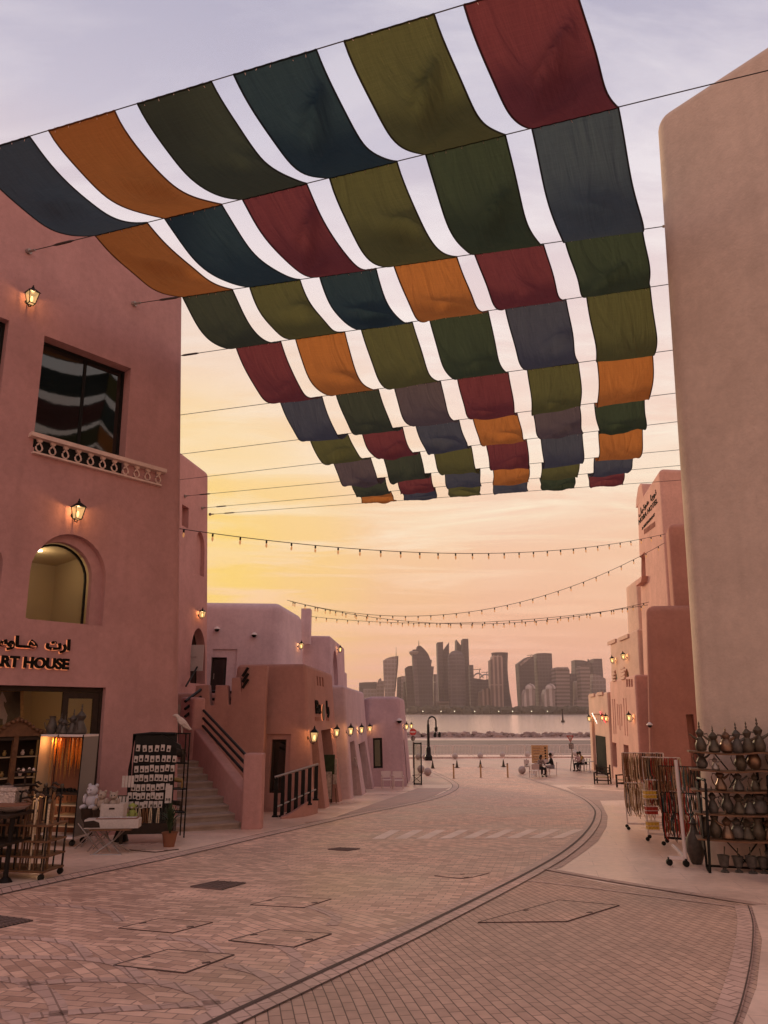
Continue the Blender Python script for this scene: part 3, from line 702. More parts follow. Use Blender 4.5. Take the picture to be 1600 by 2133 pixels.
for i, (x, w) in enumerate(((656, 2), (659, 3), (663, 3), (680, 2), (683, 3))):
    for yy in (1497, 1501): u, v = WE2.hit(x, yy); mb.prism([WE2.P(u, v, .01), WE2.P(u + w * .13, v, .01), WE2.P(u + w * .13, v + .05, .01), WE2.P(u, v + .05, .01)], WE2.n * .02)
mb.build('small_letters', 'terrad', es, smooth=0, world=True)

# ---- F, G: low mauve shops
ZF = -1.75
WF = Wall((-1.31, 31.7), (-.75, 43.1), .085, ZF)
f1 = WF.rect4((732, 1543), (741, 1543), (742, 1650), (733, 1660)); f2 = WF.rect4((749, 1543), (764, 1547), (764, 1645), (750, 1650))
cutsF = [[WF.cut(rectp((f1[0], -1, f1[2], f1[3])), .45)], [WF.cut(rectp((f2[0], -1, f2[2], f2[3])), .45)]]
bF, _ = building('low_mauve_shop', 'low mauve plaster shop with two narrow doorways and lanterns', [(-4.6, 31.75), (-1.31, 31.7), (-.75, 43.1), (-4.6, 43.5)], 2.72, 'lav', .085, .14, cutsF, 'plaster buildings along the left of the street', zr=ZF)
window(bF, WF, rectp((f1[0], -.5, f1[2], f1[3])), .3, .07, 'dark', 'dglass', [], 'door')
window(bF, WF, rectp((f2[0], -.9, f2[2], f2[3])), .3, .07, 'dark', 'dglass', [], 'door')
# pilasters that batter outwards
ZG = -2.35
WG = Wall((-1.2, 43.3), (1.26, 44.2), .08, ZG); WG2 = Wall((1.26, 44.2), (1.8, 53), .08, ZG)
g1 = WG.rect4((777, 1537), (797, 1537), (797, 1600), (778, 1600))
bG, _ = building('corner_mauve_shop', 'last low mauve corner shop with one dark window above two chairs', [(-1.2, 43.3), (1.26, 44.2), (1.8, 53), (-2, 53)], 2.5, 'lav2', .08, .2,
                 [[WG.cut(rectp(g1), .4)], [WG2.cut(rectp((1.2, -.6, 2.6, 2.4)), .4)]], 'plaster buildings along the left of the street', zr=ZG)
window(bG, WG, rectp(g1), .05, .11, 'black', 'dglass', [])
window(bG, WG2, rectp((1.2, -.4, 2.6, 2.4)), .3, .08, 'black', 'dglass', [], 'door')

# ---- right side
GR = 'plaster buildings along the right of the street'
ZH = -.72
uh = Vector((.636, -.772)); Ch = Vector((5.14, 12.95)); Nh = Ch + uh * 20
WH = Wall(Ch, Nh, .036, ZH); WHb = Wall((12.4, 25.5), Ch, .036, ZH)
bH, _ = building('cream_building', 'tall plain cream plaster wall close by on the right', [(12.4, 25.5), tuple(Ch), tuple(Nh), (32, 4), (28, 29)], 13.95, 'cream', .036, .3, (), GR, zr=ZH)
ZI = -2.0
WI = Wall((12.35, 36.6), (19, 35.6), .06, ZI)
ri = WI.rect4((1436, 1488), (1452, 1488), (1456, 1650), (1440, 1650))
building('shaded_terracotta_block', 'windowless terracotta block, shadow tone in its colour, between cream wall and hotel', [(15.6, 44), (12.35, 36.6), (19, 35.6), (19, 44)], 6.8, 'terrad', .06, .35, [[WI.cut(rectp((ri[0], -1, ri[2], ri[3])), .4)]], GR, zr=ZI)
building('shaded_stepped_block', 'upper terracotta block in the same shadow tone, set back above the lower one', [(15.0, 39.5), (14.25, 36.9), (19.2, 36.3), (19.2, 39.5)], 11.1, 'terrad', .03, .3, (), GR, zr=ZI)
ZJ = -2.2
WJ = Wall((15.6, 46.5), (14.6, 38.6), .045, ZJ)
j1 = WJ.rect4((1331, 1156), (1344, 1154), (1345, 1203), (1332, 1207))
j2 = [WJ.rect4((1320.5 + 4.3 * i, 1042 - 4.5 * i), (1322.5 + 4.3 * i, 1041 - 4.5 * i), (1322.5 + 4.3 * i, 1054 - 4.5 * i), (1320.5 + 4.3 * i, 1055 - 4.5 * i)) for i in range(3)]
bJ, _ = building('hotel_tower', 'tall coral plaster hotel tower with raised lettering near its top', [(15.6, 46.5), (14.6, 38.6), (20, 39.2), (20.5, 47)], [14.6, 14.9, 14.9, 14.6], 'peach', .045, .3,
                 [[WJ.cut(rectp(j1), .5)], [WJ.cut(rectp(s), .15) for s in j2]], GR, zr=ZJ)
jc = WJ.hp(1342, 1019); MB().prism([WJ.P(.3, 16.6, 0), WJ.P(2.6, 16.6, 0), WJ.P(2.3, 17.55, 0), WJ.P(1.9, 17.75, 0), WJ.P(1.2, 17.7, 0), WJ.P(.5, 17.1, 0)], WJ.n * -1.5).build('roof_crest', 'peach', bJ, smooth=30, world=True)
u, v = WJ.hit(1336, 1211); MB().prism([WJ.P(u, v - .3, 0), WJ.P(u + 1.6, v - .3, 0), WJ.P(u + 1.9, v, 0), WJ.P(u, v, 0)], WJ.n * .35).build('window_sill', 'peach', bJ, smooth=0, world=True)
hs = thing('hotel_sign', 'dark raised hotel lettering in Arabic and English high on the coral tower', 'sign', WJ.hp(1345, 1080))
def wtext(s, w, root, px, px2, h, nm, bold=.008, mt='matte'):
    a, b = w.hit(*px), w.hit(*px2); ln = b[0] - a[0]
    o = text(s, h, mt, root, w.P(a[0], a[1], .015), w.u, w.v, .01, bold, 'LEFT', nm, 1.0)
    us = [(v.co + root.location - w.a).dot(w.u) for v in o.data.vertices]; k = ln / (max(us) - min(us)); m0 = min(us)
    for v in o.data.vertices: v.co += w.u * ((k - 1) * ((v.co + root.location - w.a).dot(w.u) - m0) + a[0] - m0)
    return o
wtext('\uFEDE\uFEF4\uFE97\uFEED\uFEEB \uFE8E\uFE91\uFEED\uFEE7', WJ, hs, (1331, 1075), (1368, 1037), .50, 'arabic_letters')
wtext('NOBA HOTEL', WJ, hs, (1331, 1093), (1371, 1060), .42, 'latin_letters', .008)
wtext('& RESTAURANT', WJ, hs, (1338, 1104), (1365, 1082), .24, 'latin_letters', .004)
mb = MB()
for i in range(9):
    u, v = WJ.hit(1343 + i * 2.6, 1113 - i * 1.9); mb.prism([WJ.P(u, v, .01), WJ.P(u + .13, v, .01), WJ.P(u + .13, v + .3, .01), WJ.P(u, v + .3, .01)], WJ.n * .03)
mb.build('small_letters', 'terrad', hs, smooth=0, world=True)
building('sand_upper_wall', 'narrow pale upper wall just left of the hotel tower', [(17.0, 53), (16.6, 49), (21, 49), (21, 53)], 10.3, 'sand', .03, .15, (), GR)
ZL = -2.4
WL = Wall((16.2, 55), (15.45, 46.2), .04, ZL)
l1 = [WL.rect4((1277, 1399), (1286, 1397), (1286, 1416), (1277, 1416)), WL.rect4((1301, 1394), (1310, 1392), (1310, 1412), (1301, 1412))]
mer = []
for x in (1276, 1299): u, v = WL.hit(x, 1330 - (x - 1276) * .4); mer.append(WL.cut(rectp((u, v - .55, u + 1.7, v - .25)), .2)); mer.append(WL.cut(rectp((u, v - .3, u + .5, v - .02)), .2))
bL, _ = building('sand_upper_house', 'pale sand upper storey with notched parapet and two lanterns', [(16.2, 55), (15.45, 46.2), (20, 46.2), (21, 55)], 6.65, 'sand', .04, .12,
                 [[WL.cut(archp(r[0], r[1] - .5, r[2], r[3]), .3) for r in l1]], GR, zr=ZL)
for r in l1: window(bL, WL, archp(r[0], r[1] - .5, r[2], r[3]), .12, .12, 'lwood', 'dglass', [], 'arched_window')
for k in range(2):
    nb = MB(); u, v = WL.hit(1268 + k * 24, 1341 - k * 9); nb.prism([WL.P(u, v - .12, 0), WL.P(u + 2.6, v - .12, 0), WL.P(u + 2.6, v + .12, 0), WL.P(u, v + .12, 0)], WL.n * .1)
    nb.build('parapet_moulding', 'sand', bL, smooth=0, world=True)
ZM = -2.3
WM = Wall((15.0, 51.2), (13.75, 42.0), .035, ZM)
m1 = WM.rect4((1276, 1547), (1284, 1547), (1286, 1598), (1277, 1598)); m2 = WM.rect4((1299, 1551), (1309, 1552), (1312, 1606), (1301, 1604))
gro = []
for i, (x, t0, b0) in enumerate(((1277, 1456, 1529), (1281, 1456, 1529), (1286, 1466, 1511), (1290, 1468, 1521), (1294, 1466, 1512), (1300, 1454, 1532), (1305, 1454, 1533))):
    r = WM.rect4((x, t0), (x + 1.5, t0), (x + 1.5, b0), (x, b0)); gro.append(WM.cut(rectp(r), .07))
sq = []
for i in range(3):
    r = WM.rect4((1304.5 + 5 * i, 1415), (1308 + 5 * i, 1414), (1308 + 5 * i, 1430), (1304.5 + 5 * i, 1431)); sq.append(WM.cut(rectp(r), .2))
bM, _ = building('coral_shop', 'coral plaster shop with tall grooves and two narrow windows', [(15.0, 51.2), (13.75, 42.0), (18.5, 42.4), (19, 51.4)], 3.65, 'peach', .035, .14,
                 [[WM.cut(rectp(m1), .35)], [WM.cut(rectp(m2), .35)], gro, sq], GR, zr=ZM)
window(bM, WM, rectp(m1), .28, .1, 'terrad', 'matte', []); window(bM, WM, rectp(m2), .28, .1, 'terrad', 'matte', [])
pr = MB()
for k in range(2):
    u, v = WM.hit(1277 + k * 18, 1420 - k * 4)
    for j in range(4): pr.prism([WM.P(u, v + j * .2, .0), WM.P(u + 1.3, v + j * .2, 0), WM.P(u + 1.3, v + .09 + j * .2, 0), WM.P(u, v + .09 + j * .2, 0)], WM.n * .08)
pr.build('parapet_grille', 'sand', bM, smooth=0, world=True)
ZN = -2.6
WN = Wall((15.95, 60), (14.95, 51.3), .02, ZN)
n1_ = WN.rect4((1243, 1516), (1252, 1516), (1253, 1531), (1244, 1531)); n2_ = WN.rect4((1237, 1533), (1258, 1533), (1260, 1606), (1242, 1606))
nr_ = WN.rect4((1233, 1487), (1262, 1487), (1262, 1606), (1236, 1606))
bN, _ = building('sand_shop', 'low pale sand shop at the plaza corner with dark open door', [(15.95, 60), (14.95, 51.3), (20, 51.3), (21, 60)], 2.95, 'sand', .02, .12,
                 [[WN.cut(rectp((nr_[0], -.5, nr_[2], nr_[3])), .18)], [WN.cut(rectp((n2_[0], -.5, n2_[2], n2_[3])), .6)]], GR, zr=ZN)
window(bN, WN, rectp((n2_[0], 0, n2_[2], n2_[3])), .1, .16, 'matte', 'matte', [], 'door')
for k in range(2):
    nb = MB(); u, v = WN.hit(1230 + k * 16, 1449 - k * 3); nb.prism([WN.P(u, v - .1, 0), WN.P(u + 2.2, v - .1, 0), WN.P(u + 2.2, v + .12, 0), WN.P(u, v + .12, 0)], WN.n * .1)
    nb.build('parapet_moulding', 'sand', bN, smooth=0, world=True)
tag(MB().box((16.9, 52.5, 4.4), (.9, 2.0, 1.5)).build('roof_hut', 'dark', smooth=0), 'small brown box structure on the roof above the sand shop', 'roof box')
for (px, cm, s, lab) in (((1241, 1495), 'card', 'Cafe', 'white neon script sign slanting beside the plaza corner lantern'), ((1258, 1492), 'red', 'Grill', 'glowing red neon script sign beside the plaza corner lantern')):
    u, v = WN.hit(*px); sgn = thing('neon_sign', lab, 'sign', WN.P(u, v, .1))
    em = mat('neon_' + cm, (.8, .8, .8) if cm == 'card' else (.8, .02, .04), .4, emit=(1, .85, .75) if cm == 'card' else (1, .03, .08), estr=.9)
    pts = [WN.P(u - .9 + .26 * i, v + .34 - .085 * i + (.07 if i % 2 else -.07), .12) for i in range(9)]
    MB().tube(pts, .035, 5).build('tube', em, sgn, world=True)
    pts = [WN.P(u - .7 + .25 * i, v + .16 - .085 * i + (-.06 if i % 2 else .06), .10) for i in range(7)]
    MB().tube(pts, .03, 5).build('tube', em if cm == 'red' else 'gold', sgn, world=True)

# ================================================================ CANOPY OF CLOTHS
WP = [[(-62, 321), (68, 290), (107, 277), (243, 235), (289, 219), (445, 176), (490, 160), (661, 107), (719, 90), (905, 32), (967, 12), (1190, -58)],
[(198, 490), (308, 465), (343, 455), (463, 427), (505, 415), (640, 384), (688, 373), (828, 339), (887, 322), (1053, 283), (1108, 268), (1288, 223)],
[(380, 618), (485, 604), (522, 600), (628, 587), (667, 578), (785, 563), (822, 557), (952, 537), (989, 531), (1132, 512), (1177, 503), (1338, 478)],
[(492, 724), (588, 714), (620, 711), (723, 698), (757, 693), (863, 679), (898, 672), (1019, 655), (1054, 648), (1179, 628), (1222, 620), (1354, 598)],
[(584, 837), (672, 827), (702, 824), (791, 814), (824, 810), (920, 798), (955, 793), (1060, 779), (1099, 772), (1205, 758), (1244, 751), (1359, 735)],
[(645, 913), (725, 904), (754, 900), (840, 891), (867, 887), (957, 876), (986, 873), (1078, 862), (1110, 856), (1207, 843), (1238, 839), (1342, 827)],
[(694, 962), (772, 953), (798, 950), (876, 943), (905, 940), (983, 931), (1014, 927), (1098, 918), (1128, 915), (1213, 904), (1247, 899), (1338, 887)],
[(731, 1001), (802, 994), (828, 992), (898, 986), (926, 982), (1000, 976), (1026, 972), (1102, 967), (1128, 962), (1207, 957), (1238, 953), (1319, 946)],
[(750, 1029), (814, 1023), (838, 1022), (908, 1017), (933, 1012), (1001, 1009), (1027, 1004), (1099, 1000), (1124, 995), (1197, 990), (1224, 985), (1300, 980)],
[(759, 1048), (828, 1045), (848, 1045), (913, 1040), (938, 1036), (1000, 1031), (1030, 1029), (1098, 1025), (1130, 1022), (1195, 1018), (1232, 1015), (1295, 1009)]]
PZ = [.1902, .1970, .1990, .2035, .2120, .2175, .2195, .2200, .2210, .2225]
ZW = [CAMZ + 2.10 / p for p in PZ]
COLS = dict(s=('slate blue', (.055, .07, .08)), o=('burnt orange', (.34, .125, .035)), g=('dark green', (.040, .052, .030)), n=('deep teal', (.024, .040, .048)),
            v=('olive green', (.082, .08, .032)), m=('maroon', (.13, .034, .038)), p=('grey purple', (.085, .064, .068)), k=('charcoal olive', (.042, .048, .033)), u=('dark slate', (.055, .058, .075)))
ROWS = ['soknvm', 'onmvgs', 'kvnomg', 'movguv', 'ukpmvo', 'vmuopg', 'pkvmuo', 'kmuovu', 'ouvugm']
def cloth_mat(nm, col):
    global nt
    m = bpy.data.materials.new(nm + '_cloth'); m.use_nodes = True; nt = m.node_tree; nt.nodes.clear()
    t = N('ShaderNodeTexCoord'); mp = N('ShaderNodeMapping'); L(t.outputs['UV'], mp.inputs[0]); mp.inputs['Scale'].default_value = (90, 1.5, 1)
    n = N('ShaderNodeTexNoise'); L(mp.outputs[0], n.inputs['Vector']); n.inputs['Scale'].default_value = 2; n.inputs['Detail'].default_value = 4
    mp2 = N('ShaderNodeMapping'); L(t.outputs['UV'], mp2.inputs[0]); mp2.inputs['Scale'].default_value = (2, 110, 1)
    n2 = N('ShaderNodeTexNoise'); L(mp2.outputs[0], n2.inputs['Vector']); n2.inputs['Scale'].default_value = 2
    w = math_('ADD', math_('MULTIPLY', n.outputs['Fac'], .6), math_('MULTIPLY', n2.outputs['Fac'], .4))
    c = ramp_(w, [(.3, tuple(v * .80 for v in col)), (.7, tuple(min(1, v * 1.22) for v in col))])
    d = N('ShaderNodeBsdfDiffuse'); L(c, d.inputs[0]); tr = N('ShaderNodeBsdfTranslucent'); L(c, tr.inputs[0])
    x = N('ShaderNodeMixShader'); x.inputs[0].default_value = .72; L(d.outputs[0], x.inputs[1]); L(tr.outputs[0], x.inputs[2])
    bn = N('ShaderNodeBump'); bn.inputs['Strength'].default_value = .4; bn.inputs['Distance'].default_value = .01; L(w, bn.inputs['Height'])
    mp3 = N('ShaderNodeMapping'); L(t.outputs['UV'], mp3.inputs[0]); mp3.inputs['Scale'].default_value = (3.2, 1.7, 1); mp3.inputs['Rotation'].default_value = (0, 0, .5)
    oi = N('ShaderNodeObjectInfo'); va = N('ShaderNodeVectorMath', operation='ADD'); L(mp3.outputs[0], va.inputs[0]); cb_ = N('ShaderNodeCombineXYZ'); L(math_('MULTIPLY', oi.outputs['Random'], 40), cb_.inputs[2]); L(cb_.outputs[0], va.inputs[1])
    n4 = N('ShaderNodeTexNoise'); L(va.outputs[0], n4.inputs['Vector']); n4.inputs['Scale'].default_value = 1.0; n4.inputs['Detail'].default_value = 3; n4.inputs['Distortion'].default_value = 1.6
    b2 = N('ShaderNodeBump'); b2.inputs['Strength'].default_value = .75; b2.inputs['Distance'].default_value = .10; L(n4.outputs['Fac'], b2.inputs['Height']); L(bn.outputs[0], b2.inputs['Normal'])
    L(b2.outputs[0], d.inputs['Normal']); L(b2.outputs[0], tr.inputs['Normal'])
    o = N('ShaderNodeOutputMaterial'); L(x.outputs[0], o.inputs[0]); return m
CM = {k: cloth_mat(v[0].replace(' ', '_'), v[1]) for k, v in COLS.items()}
HM = {k: mat(v[0].replace(' ', '_') + '_hem', tuple(c * .28 for c in v[1]), .9) for k, v in COLS.items()}
rr = random.Random(11)
SAG = [[.52, .50, .55, .62, .68, .80], [.30, .42, .52, .60, .62, .62], [.55, .50, .60, .62, .55, .50], [.55, .55, .55, .55, .55, .6], [.55, .55, .55, .6, .6, .6], [.52, .55, .5, .5, .45, .5],
       [.6, .6, .55, .5, .6, .5], [.5, .6, .5, .5, .5, .5], [.25, .30, .3, .3, .35, .35]]
ORD = ['first', 'second', 'third', 'fourth', 'fifth', 'sixth', 'seventh', 'eighth', 'ninth']
COLN = ['leftmost strip', 'second strip from the left', 'third strip from the left', 'third strip from the right', 'second strip from the right', 'rightmost strip']
TIE = MB().tube([(0, 0, .03), (0, .015, .0), (.004, .01, -.035), (.012, .0, -.075)], .006, 4).build('tie', 'white'); TIE_ROOT = TIE
def snap(p, r):
    a = atZ(*WP[r][0], ZW[r]); d = (atZ(*WP[r][-1], ZW[r]) - a).normalized(); return a + d * (p - a).dot(d)
def panel(r, c):
    k = ROWS[r][c]
    A, B = atZ(*WP[r][2 * c], ZW[r]), atZ(*WP[r][2 * c + 1], ZW[r])
    D, E_ = atZ(*WP[r + 1][2 * c], ZW[r + 1]), atZ(*WP[r + 1][2 * c + 1], ZW[r + 1])
    A, B, D, E_ = snap(A, r), snap(B, r), snap(D, r + 1), snap(E_, r + 1)
    nu, nv = 22, 22; s0 = SAG[r][c]; sd1 = rr.uniform(-.12, .12); ph = rr.uniform(0, 9); skew = rr.uniform(.85, 1.1)
    cu, cv, ca = rr.uniform(.3, .7), rr.uniform(.3, .6), rr.uniform(-.6, .6); cm = rr.choice([.06, .14, .20, .26])
    if (r, c) in ((0, 5), (0, 4), (1, 2), (0, 3)): cm = .34; cv = .38; cu = .5; ca = -.55
    L0 = (D - A).length; vs = []; uv = []
    down = Vector((0, 0, -1)); wind = Vector((.12, -.25, 0))
    for j in range(nv + 1):
        v = j / nv; vq = v ** skew
        for i in range(nu + 1):
            u = i / nu
            p = A.lerp(B, u).lerp(D.lerp(E_, u), v)
            sg = (s0 + sd1 * (u - .5)) * 4 * vq * (1 - vq) * (L0 / 2.6)
            # a diagonal fold caught by the wind
            d = (v - cv) - ca * (u - cu); a = math.exp(-(d / .10) ** 2) * math.exp(-((u - cu - .15) / .38) ** 2)
            f = -cm * a * (1.0 + .5 * max(0, 1 - abs(d) / .05)) + cm * .5 * math.exp(-((d - .16) / .12) ** 2) * math.exp(-((u - cu) / .4) ** 2)
            f *= 1 - (2 * u - 1) ** 4
            env = sin(pi * v)
            w = noise.noise(Vector((u * 2.2 + ph, v * 2.0, ph))) * .10 + noise.noise(Vector((u * 6 + ph, v * 2.6, 3 + ph))) * .022
            edge = .035 * sin(7 * v + ph) * (abs(u - .5) * 2) ** 3 * env
            # slight pucker between the ties on each wire
            tie = .012 * abs(sin(u * pi * 7)) * (math.exp(-v * 14) + math.exp(-(1 - v) * 14))
            vs.append(p + down * (sg + (f + w) * env + tie) + wind * sg * .35 + (B - A).normalized() * edge)
            uv.append((u, v))
    fs = [(j * (nu + 1) + i, j * (nu + 1) + i + 1, (j + 1) * (nu + 1) + i + 1, (j + 1) * (nu + 1) + i) for j in range(nv) for i in range(nu)]
    me = bpy.data.meshes.new('shade_cloth'); me.from_pydata([tuple(v) for v in vs], [], fs); me.polygons.foreach_set('use_smooth', [True] * len(fs))
    ul = me.uv_layers.new(name='UVMap')
    for lp in me.loops: ul.data[lp.index].uv = uv[lp.vertex_index]
    o = bpy.data.objects.new('shade_cloth', me); C.objects.link(o); me.materials.append(CM[k])
    tag(o, f'{COLS[k][0]} cloth panel, {ORD[r]} from the top in the {COLN[c]}', 'cloth panel', 'cloth panels of the street canopy')
    hb = MB(); W_ = nu + 1
    idx = [[j * W_ for j in range(nv + 1)], [j * W_ + nu for j in range(nv + 1)], list(range(W_)), [nv * W_ + i for i in range(W_)]]
    for q, ids in enumerate(idx): hb.tube([vs[i] for i in ids], .017 if q < 2 else .018, 5)
    h = hb.build('hem', HM[k]); h.parent = o
    for q in range(5):
        t = (q + .5 + rr.uniform(-.2, .2)) / 5; e = TIE.copy(); C.objects.link(e); e.parent = o; e.location = A.lerp(B, t); e.rotation_euler = (rr.uniform(-.4, .4), rr.uniform(-.4, .4), 0)
    return o
for r in range(9):
    for c in range(6): panel(r, c)
bpy.data.objects.remove(TIE)
M['wire'] = mat('steel_wire', (.05, .035, .03), .5)
def seg_hit(p, d, a, b):
    """distance along horizontal ray p+d*t to the vertical plane through a,b"""
    n = Vector(((b - a).y, -(b - a).x, 0)); n.normalize(); return n.dot(a - p) / n.dot(d)
LBL = ['nearest', 'second', 'third', 'fourth', 'fifth', 'sixth', 'seventh', 'eighth', 'ninth', 'tenth and farthest']
anch = [None, (35, 530), (290, 630)]
for i in range(10):
    z = ZW[i]; a = atZ(*WP[i][0], z); b = atZ(*WP[i][-1], z); d = (b - a).normalized()
    # right end: near wires on the street face of the cream wall, the others on its rear side
    def wall_t(w, p, dd): return w.n.dot(w.a - p) / w.n.dot(dd)
    tr_ = wall_t(WH, a, d) if i < 2 else wall_t(WHb, a, d)
    if tr_ < 0 or tr_ > 40: tr_ = 16
    end_r = a + d * tr_
    wl = WA if i < 3 else None
    if i < 3: tl = wall_t(WA, a, -d)
    elif i < 7: tl = wall_t(Wall(Ca, Cb, .05, ZA), a, -d)
    else: tl = wall_t(WB, a, -d)
    if tl < 0 or tl > 30: tl = 5
    end_l = a - d * tl
    r = thing('canopy_wire', f'{LBL[i]} steel wire carrying the cloth canopy across the street', 'wire', end_l, 0, 'steel wires of the canopy')
    n = 14; pts = []
    s = .05
    ln = (end_r - end_l).length
    for k in range(n + 1):
        t = k / n; pts.append(end_l.lerp(end_r, t))
    MB().tube(pts, .011, 5).build('cable', 'wire', r, world=True)
    for e, dd, nm in ((end_l, d, 'anchor'), (end_r, -d, 'anchor')):
        mb = MB(); mb.tube([e - dd * .02, e + dd * .06], .07, 10); mb.tube([e, e + dd * .22], .03, 6); mb.build(nm, 'alu', r, world=True)
    tb = MB(); tb.tube([end_l + d * .75, end_l + d * .85, end_l + d * 1.25, end_l + d * 1.35], [.012, .03, .03, .012], 6); tb.build('turnbuckle', 'wire', r, world=True)

# ---- string lights
def string_light(a, b, low, n, label, off=None, br=.032):
    a, b = Vector(a), Vector(b)
    t0 = .5
    for _ in range(30):
        p = a.lerp(b, t0); x, _y = proj(p); t0 += (low[0] - x) / (proj(b)[0] - proj(a)[0])
        t0 = min(.95, max(.05, t0))
    lo, hi = 0., 6.
    for _ in range(40):
        m = (lo + hi) / 2
        if proj(a.lerp(b, t0) - Vector((0, 0, m * 4 * t0 * (1 - t0))))[1] < low[1]: lo = m
        else: hi = m
    P_ = lambda t: a.lerp(b, t) - Vector((0, 0, lo * 4 * t * (1 - t)))
    r = thing('string_light', label, 'string lights', a, 0, 'strings of bulbs over the street')
    MB().tube([P_(i / 40) for i in range(41)], .012, 4).build('cable', 'wire', r, world=True)
    bm_ = MB().lathe([(.012, 0), (.028, -.02), (.028, -.09), (.02, -.10)], (0, 0, 0), 6)
    gl_ = MB().lathe([(.018, -.10), (br, -.15), (br * .9, -.20), (.01, -.24)], (0, 0, 0), 8)
    p0 = P_(.5 / n)
    s0 = bm_.build('bulb_holder', 'black', r); g0 = gl_.build('bulb', 'bulbglass', s0); s0.location = p0 - a
    for i in range(1, n):
        s1 = s0.copy(); C.objects.link(s1); s1.parent = r; s1.location = P_((i + .5) / n) - a
        g1 = g0.copy(); C.objects.link(g1); g1.parent = s1
    return r
M['bulbglass'] = mat('amber_bulb_glass', (.55, .25, .10), .25, emit=(1, .5, .2), estr=.35)
string_light(atY(352, 1098, 20.5), atY(1386, 1112, 36.9), (880, 1151), 29, 'highest string of bulbs sagging below the cloth canopy')
string_light(atY(598, 1250, 38.6), atY(1384, 1131, 37.2), (820, 1283), 30, 'string of bulbs climbing steeply to the hotel block on the right')
string_light(atY(604, 1252, 39), atY(1352, 1254, 37.5), (860, 1295), 34, 'upper of the two low nearly parallel strings of bulbs')
string_light(atY(648, 1284, 45), atY(1350, 1260, 38.2), (930, 1298), 28, 'lower of the two low nearly parallel strings of bulbs')

# ---- wall lanterns
def lantern_proto():
    r = thing('wall_lantern', 'x', 'lantern')
    # local frame: +Y points out of the wall; body centre at y=.2, z=0
    mb = MB(); mb.lathe([(.055, 0), (.055, .025)], (0, 0, -.06), 10, Matrix.Rotation(-pi / 2, 3, 'X')); mb.tube([(0, .02, -.06), (0, .1, -.20), (0, .2, -.235), (0, .2, -.19)], .012, 6)
    mb.build('bracket', 'black', r)
    fr = MB(); t, b_, h0, h1 = .105, .062, -.17, .09
    for sx in (-1, 1):
        for sy in (-1, 1): fr.bar((sx * b_, .2 + sy * b_, h0), (sx * t, .2 + sy * t, h1), .014)
    for z, w in ((h0, b_), (h1, t)):
        for k in range(4):
            c_ = [(-1, -1), (1, -1), (1, 1), (-1, 1)]; a, b2 = c_[k], c_[(k + 1) % 4]
            fr.bar((a[0] * w, .2 + a[1] * w, z), (b2[0] * w, .2 + b2[1] * w, z), .014)
    fr.build('frame', 'black', r)
    g = MB(); s = .93
    v = [(-b_ * s, .2 - b_ * s, h0 + .01), (b_ * s, .2 - b_ * s, h0 + .01), (b_ * s, .2 + b_ * s, h0 + .01), (-b_ * s, .2 + b_ * s, h0 + .01), (-t * s, .2 - t * s, h1 - .01), (t * s, .2 - t * s, h1 - .01), (t * s, .2 + t * s, h1 - .01), (-t * s, .2 + t * s, h1 - .01)]
    g.add(v, [(0, 3, 2, 1), (0, 1, 5, 4), (1, 2, 6, 5), (2, 3, 7, 6), (3, 0, 4, 7)]); g.build('glass', 'lampglass', r, smooth=0)
    roof = MB(); roof.add([(-.125, .075, .09), (.125, .075, .09), (.125, .325, .09), (-.125, .325, .09), (-.03, .17, .19), (.03, .17, .19), (.03, .23, .19), (-.03, .23, .19)], [(0, 3, 2, 1), (0, 1, 5, 4), (1, 2, 6, 5), (2, 3, 7, 6), (3, 0, 4, 7), (4, 5, 6, 7)])
    roof.lathe([(.03, 0), (.03, .03), (.012, .05), (.018, .065), (.004, .09)], (0, .2, .19), 8); roof.build('roof', 'black', r, smooth=0)
    bl = MB().lathe([(.012, 0), (.03, .05), (.022, .10), (.008, .12)], (0, .2, -.12), 8); bl.build('bulb', 'bulb', r)
    return r
M['lampglass'] = None
def lampglass():
    global nt
    m = bpy.data.materials.new('lit_lantern_glass'); m.use_nodes = True; nt = m.node_tree; nt.nodes.clear()
    e = N('ShaderNodeEmission'); e.inputs[0].default_value = (1, .60, .26, 1); e.inputs[1].default_value = .95
    t = N('ShaderNodeBsdfTransparent'); t.inputs[0].default_value = (1, .85, .62, 1); x = N('ShaderNodeMixShader'); x.inputs[0].default_value = .55
    L(t.outputs[0], x.inputs[1]); L(e.outputs[0], x.inputs[2]); o = N('ShaderNodeOutputMaterial'); L(x.outputs[0], o.inputs[0]); return m
M['lampglass'] = lampglass()
LP = lantern_proto(); used = [False]
lampdata = bpy.data.lights.new('lantern_light', 'POINT'); lampdata.energy = 11; lampdata.color = (1, .58, .27); lampdata.shadow_soft_size = .03
def lantern(w, px, label, d=.2, sc=1.0, en=True):
    u, v = w.hit(px[0], px[1], d * sc); p = w.P(u, v, -w.n.dot(Vector((0, 0, 0)))); p = w.P(u, v, 0)
    nh = Vector((w.nh.x, w.nh.y, 0)); rz = math.atan2(nh.y, nh.x) - pi / 2
    if not used[0]:
        used[0] = True; r = LP; r.location = p; r.rotation_euler = (0, 0, rz); r['label'] = label; r.scale = (sc,) * 3; r['group'] = 'lit wall lanterns'
    else:
        r = dup(LP, p, rz, label, 'lit wall lanterns', sc)
    l = bpy.data.objects.new('lamp', lampdata); C.objects.link(l); l.parent = r; l.location = (0, .2, .045)
    return r
lantern(WA, (67, 617), 'lit lantern high on the pink shop wall beside the upper square window', sc=1.1)
lantern(WA, (163, 1064), 'lit lantern on the pink shop wall above the arched window', sc=1.1)
for ch in [c for c in LP.children if c.type == 'LIGHT']: pass
def lan2(*a, **k): return lantern(*a, **k)
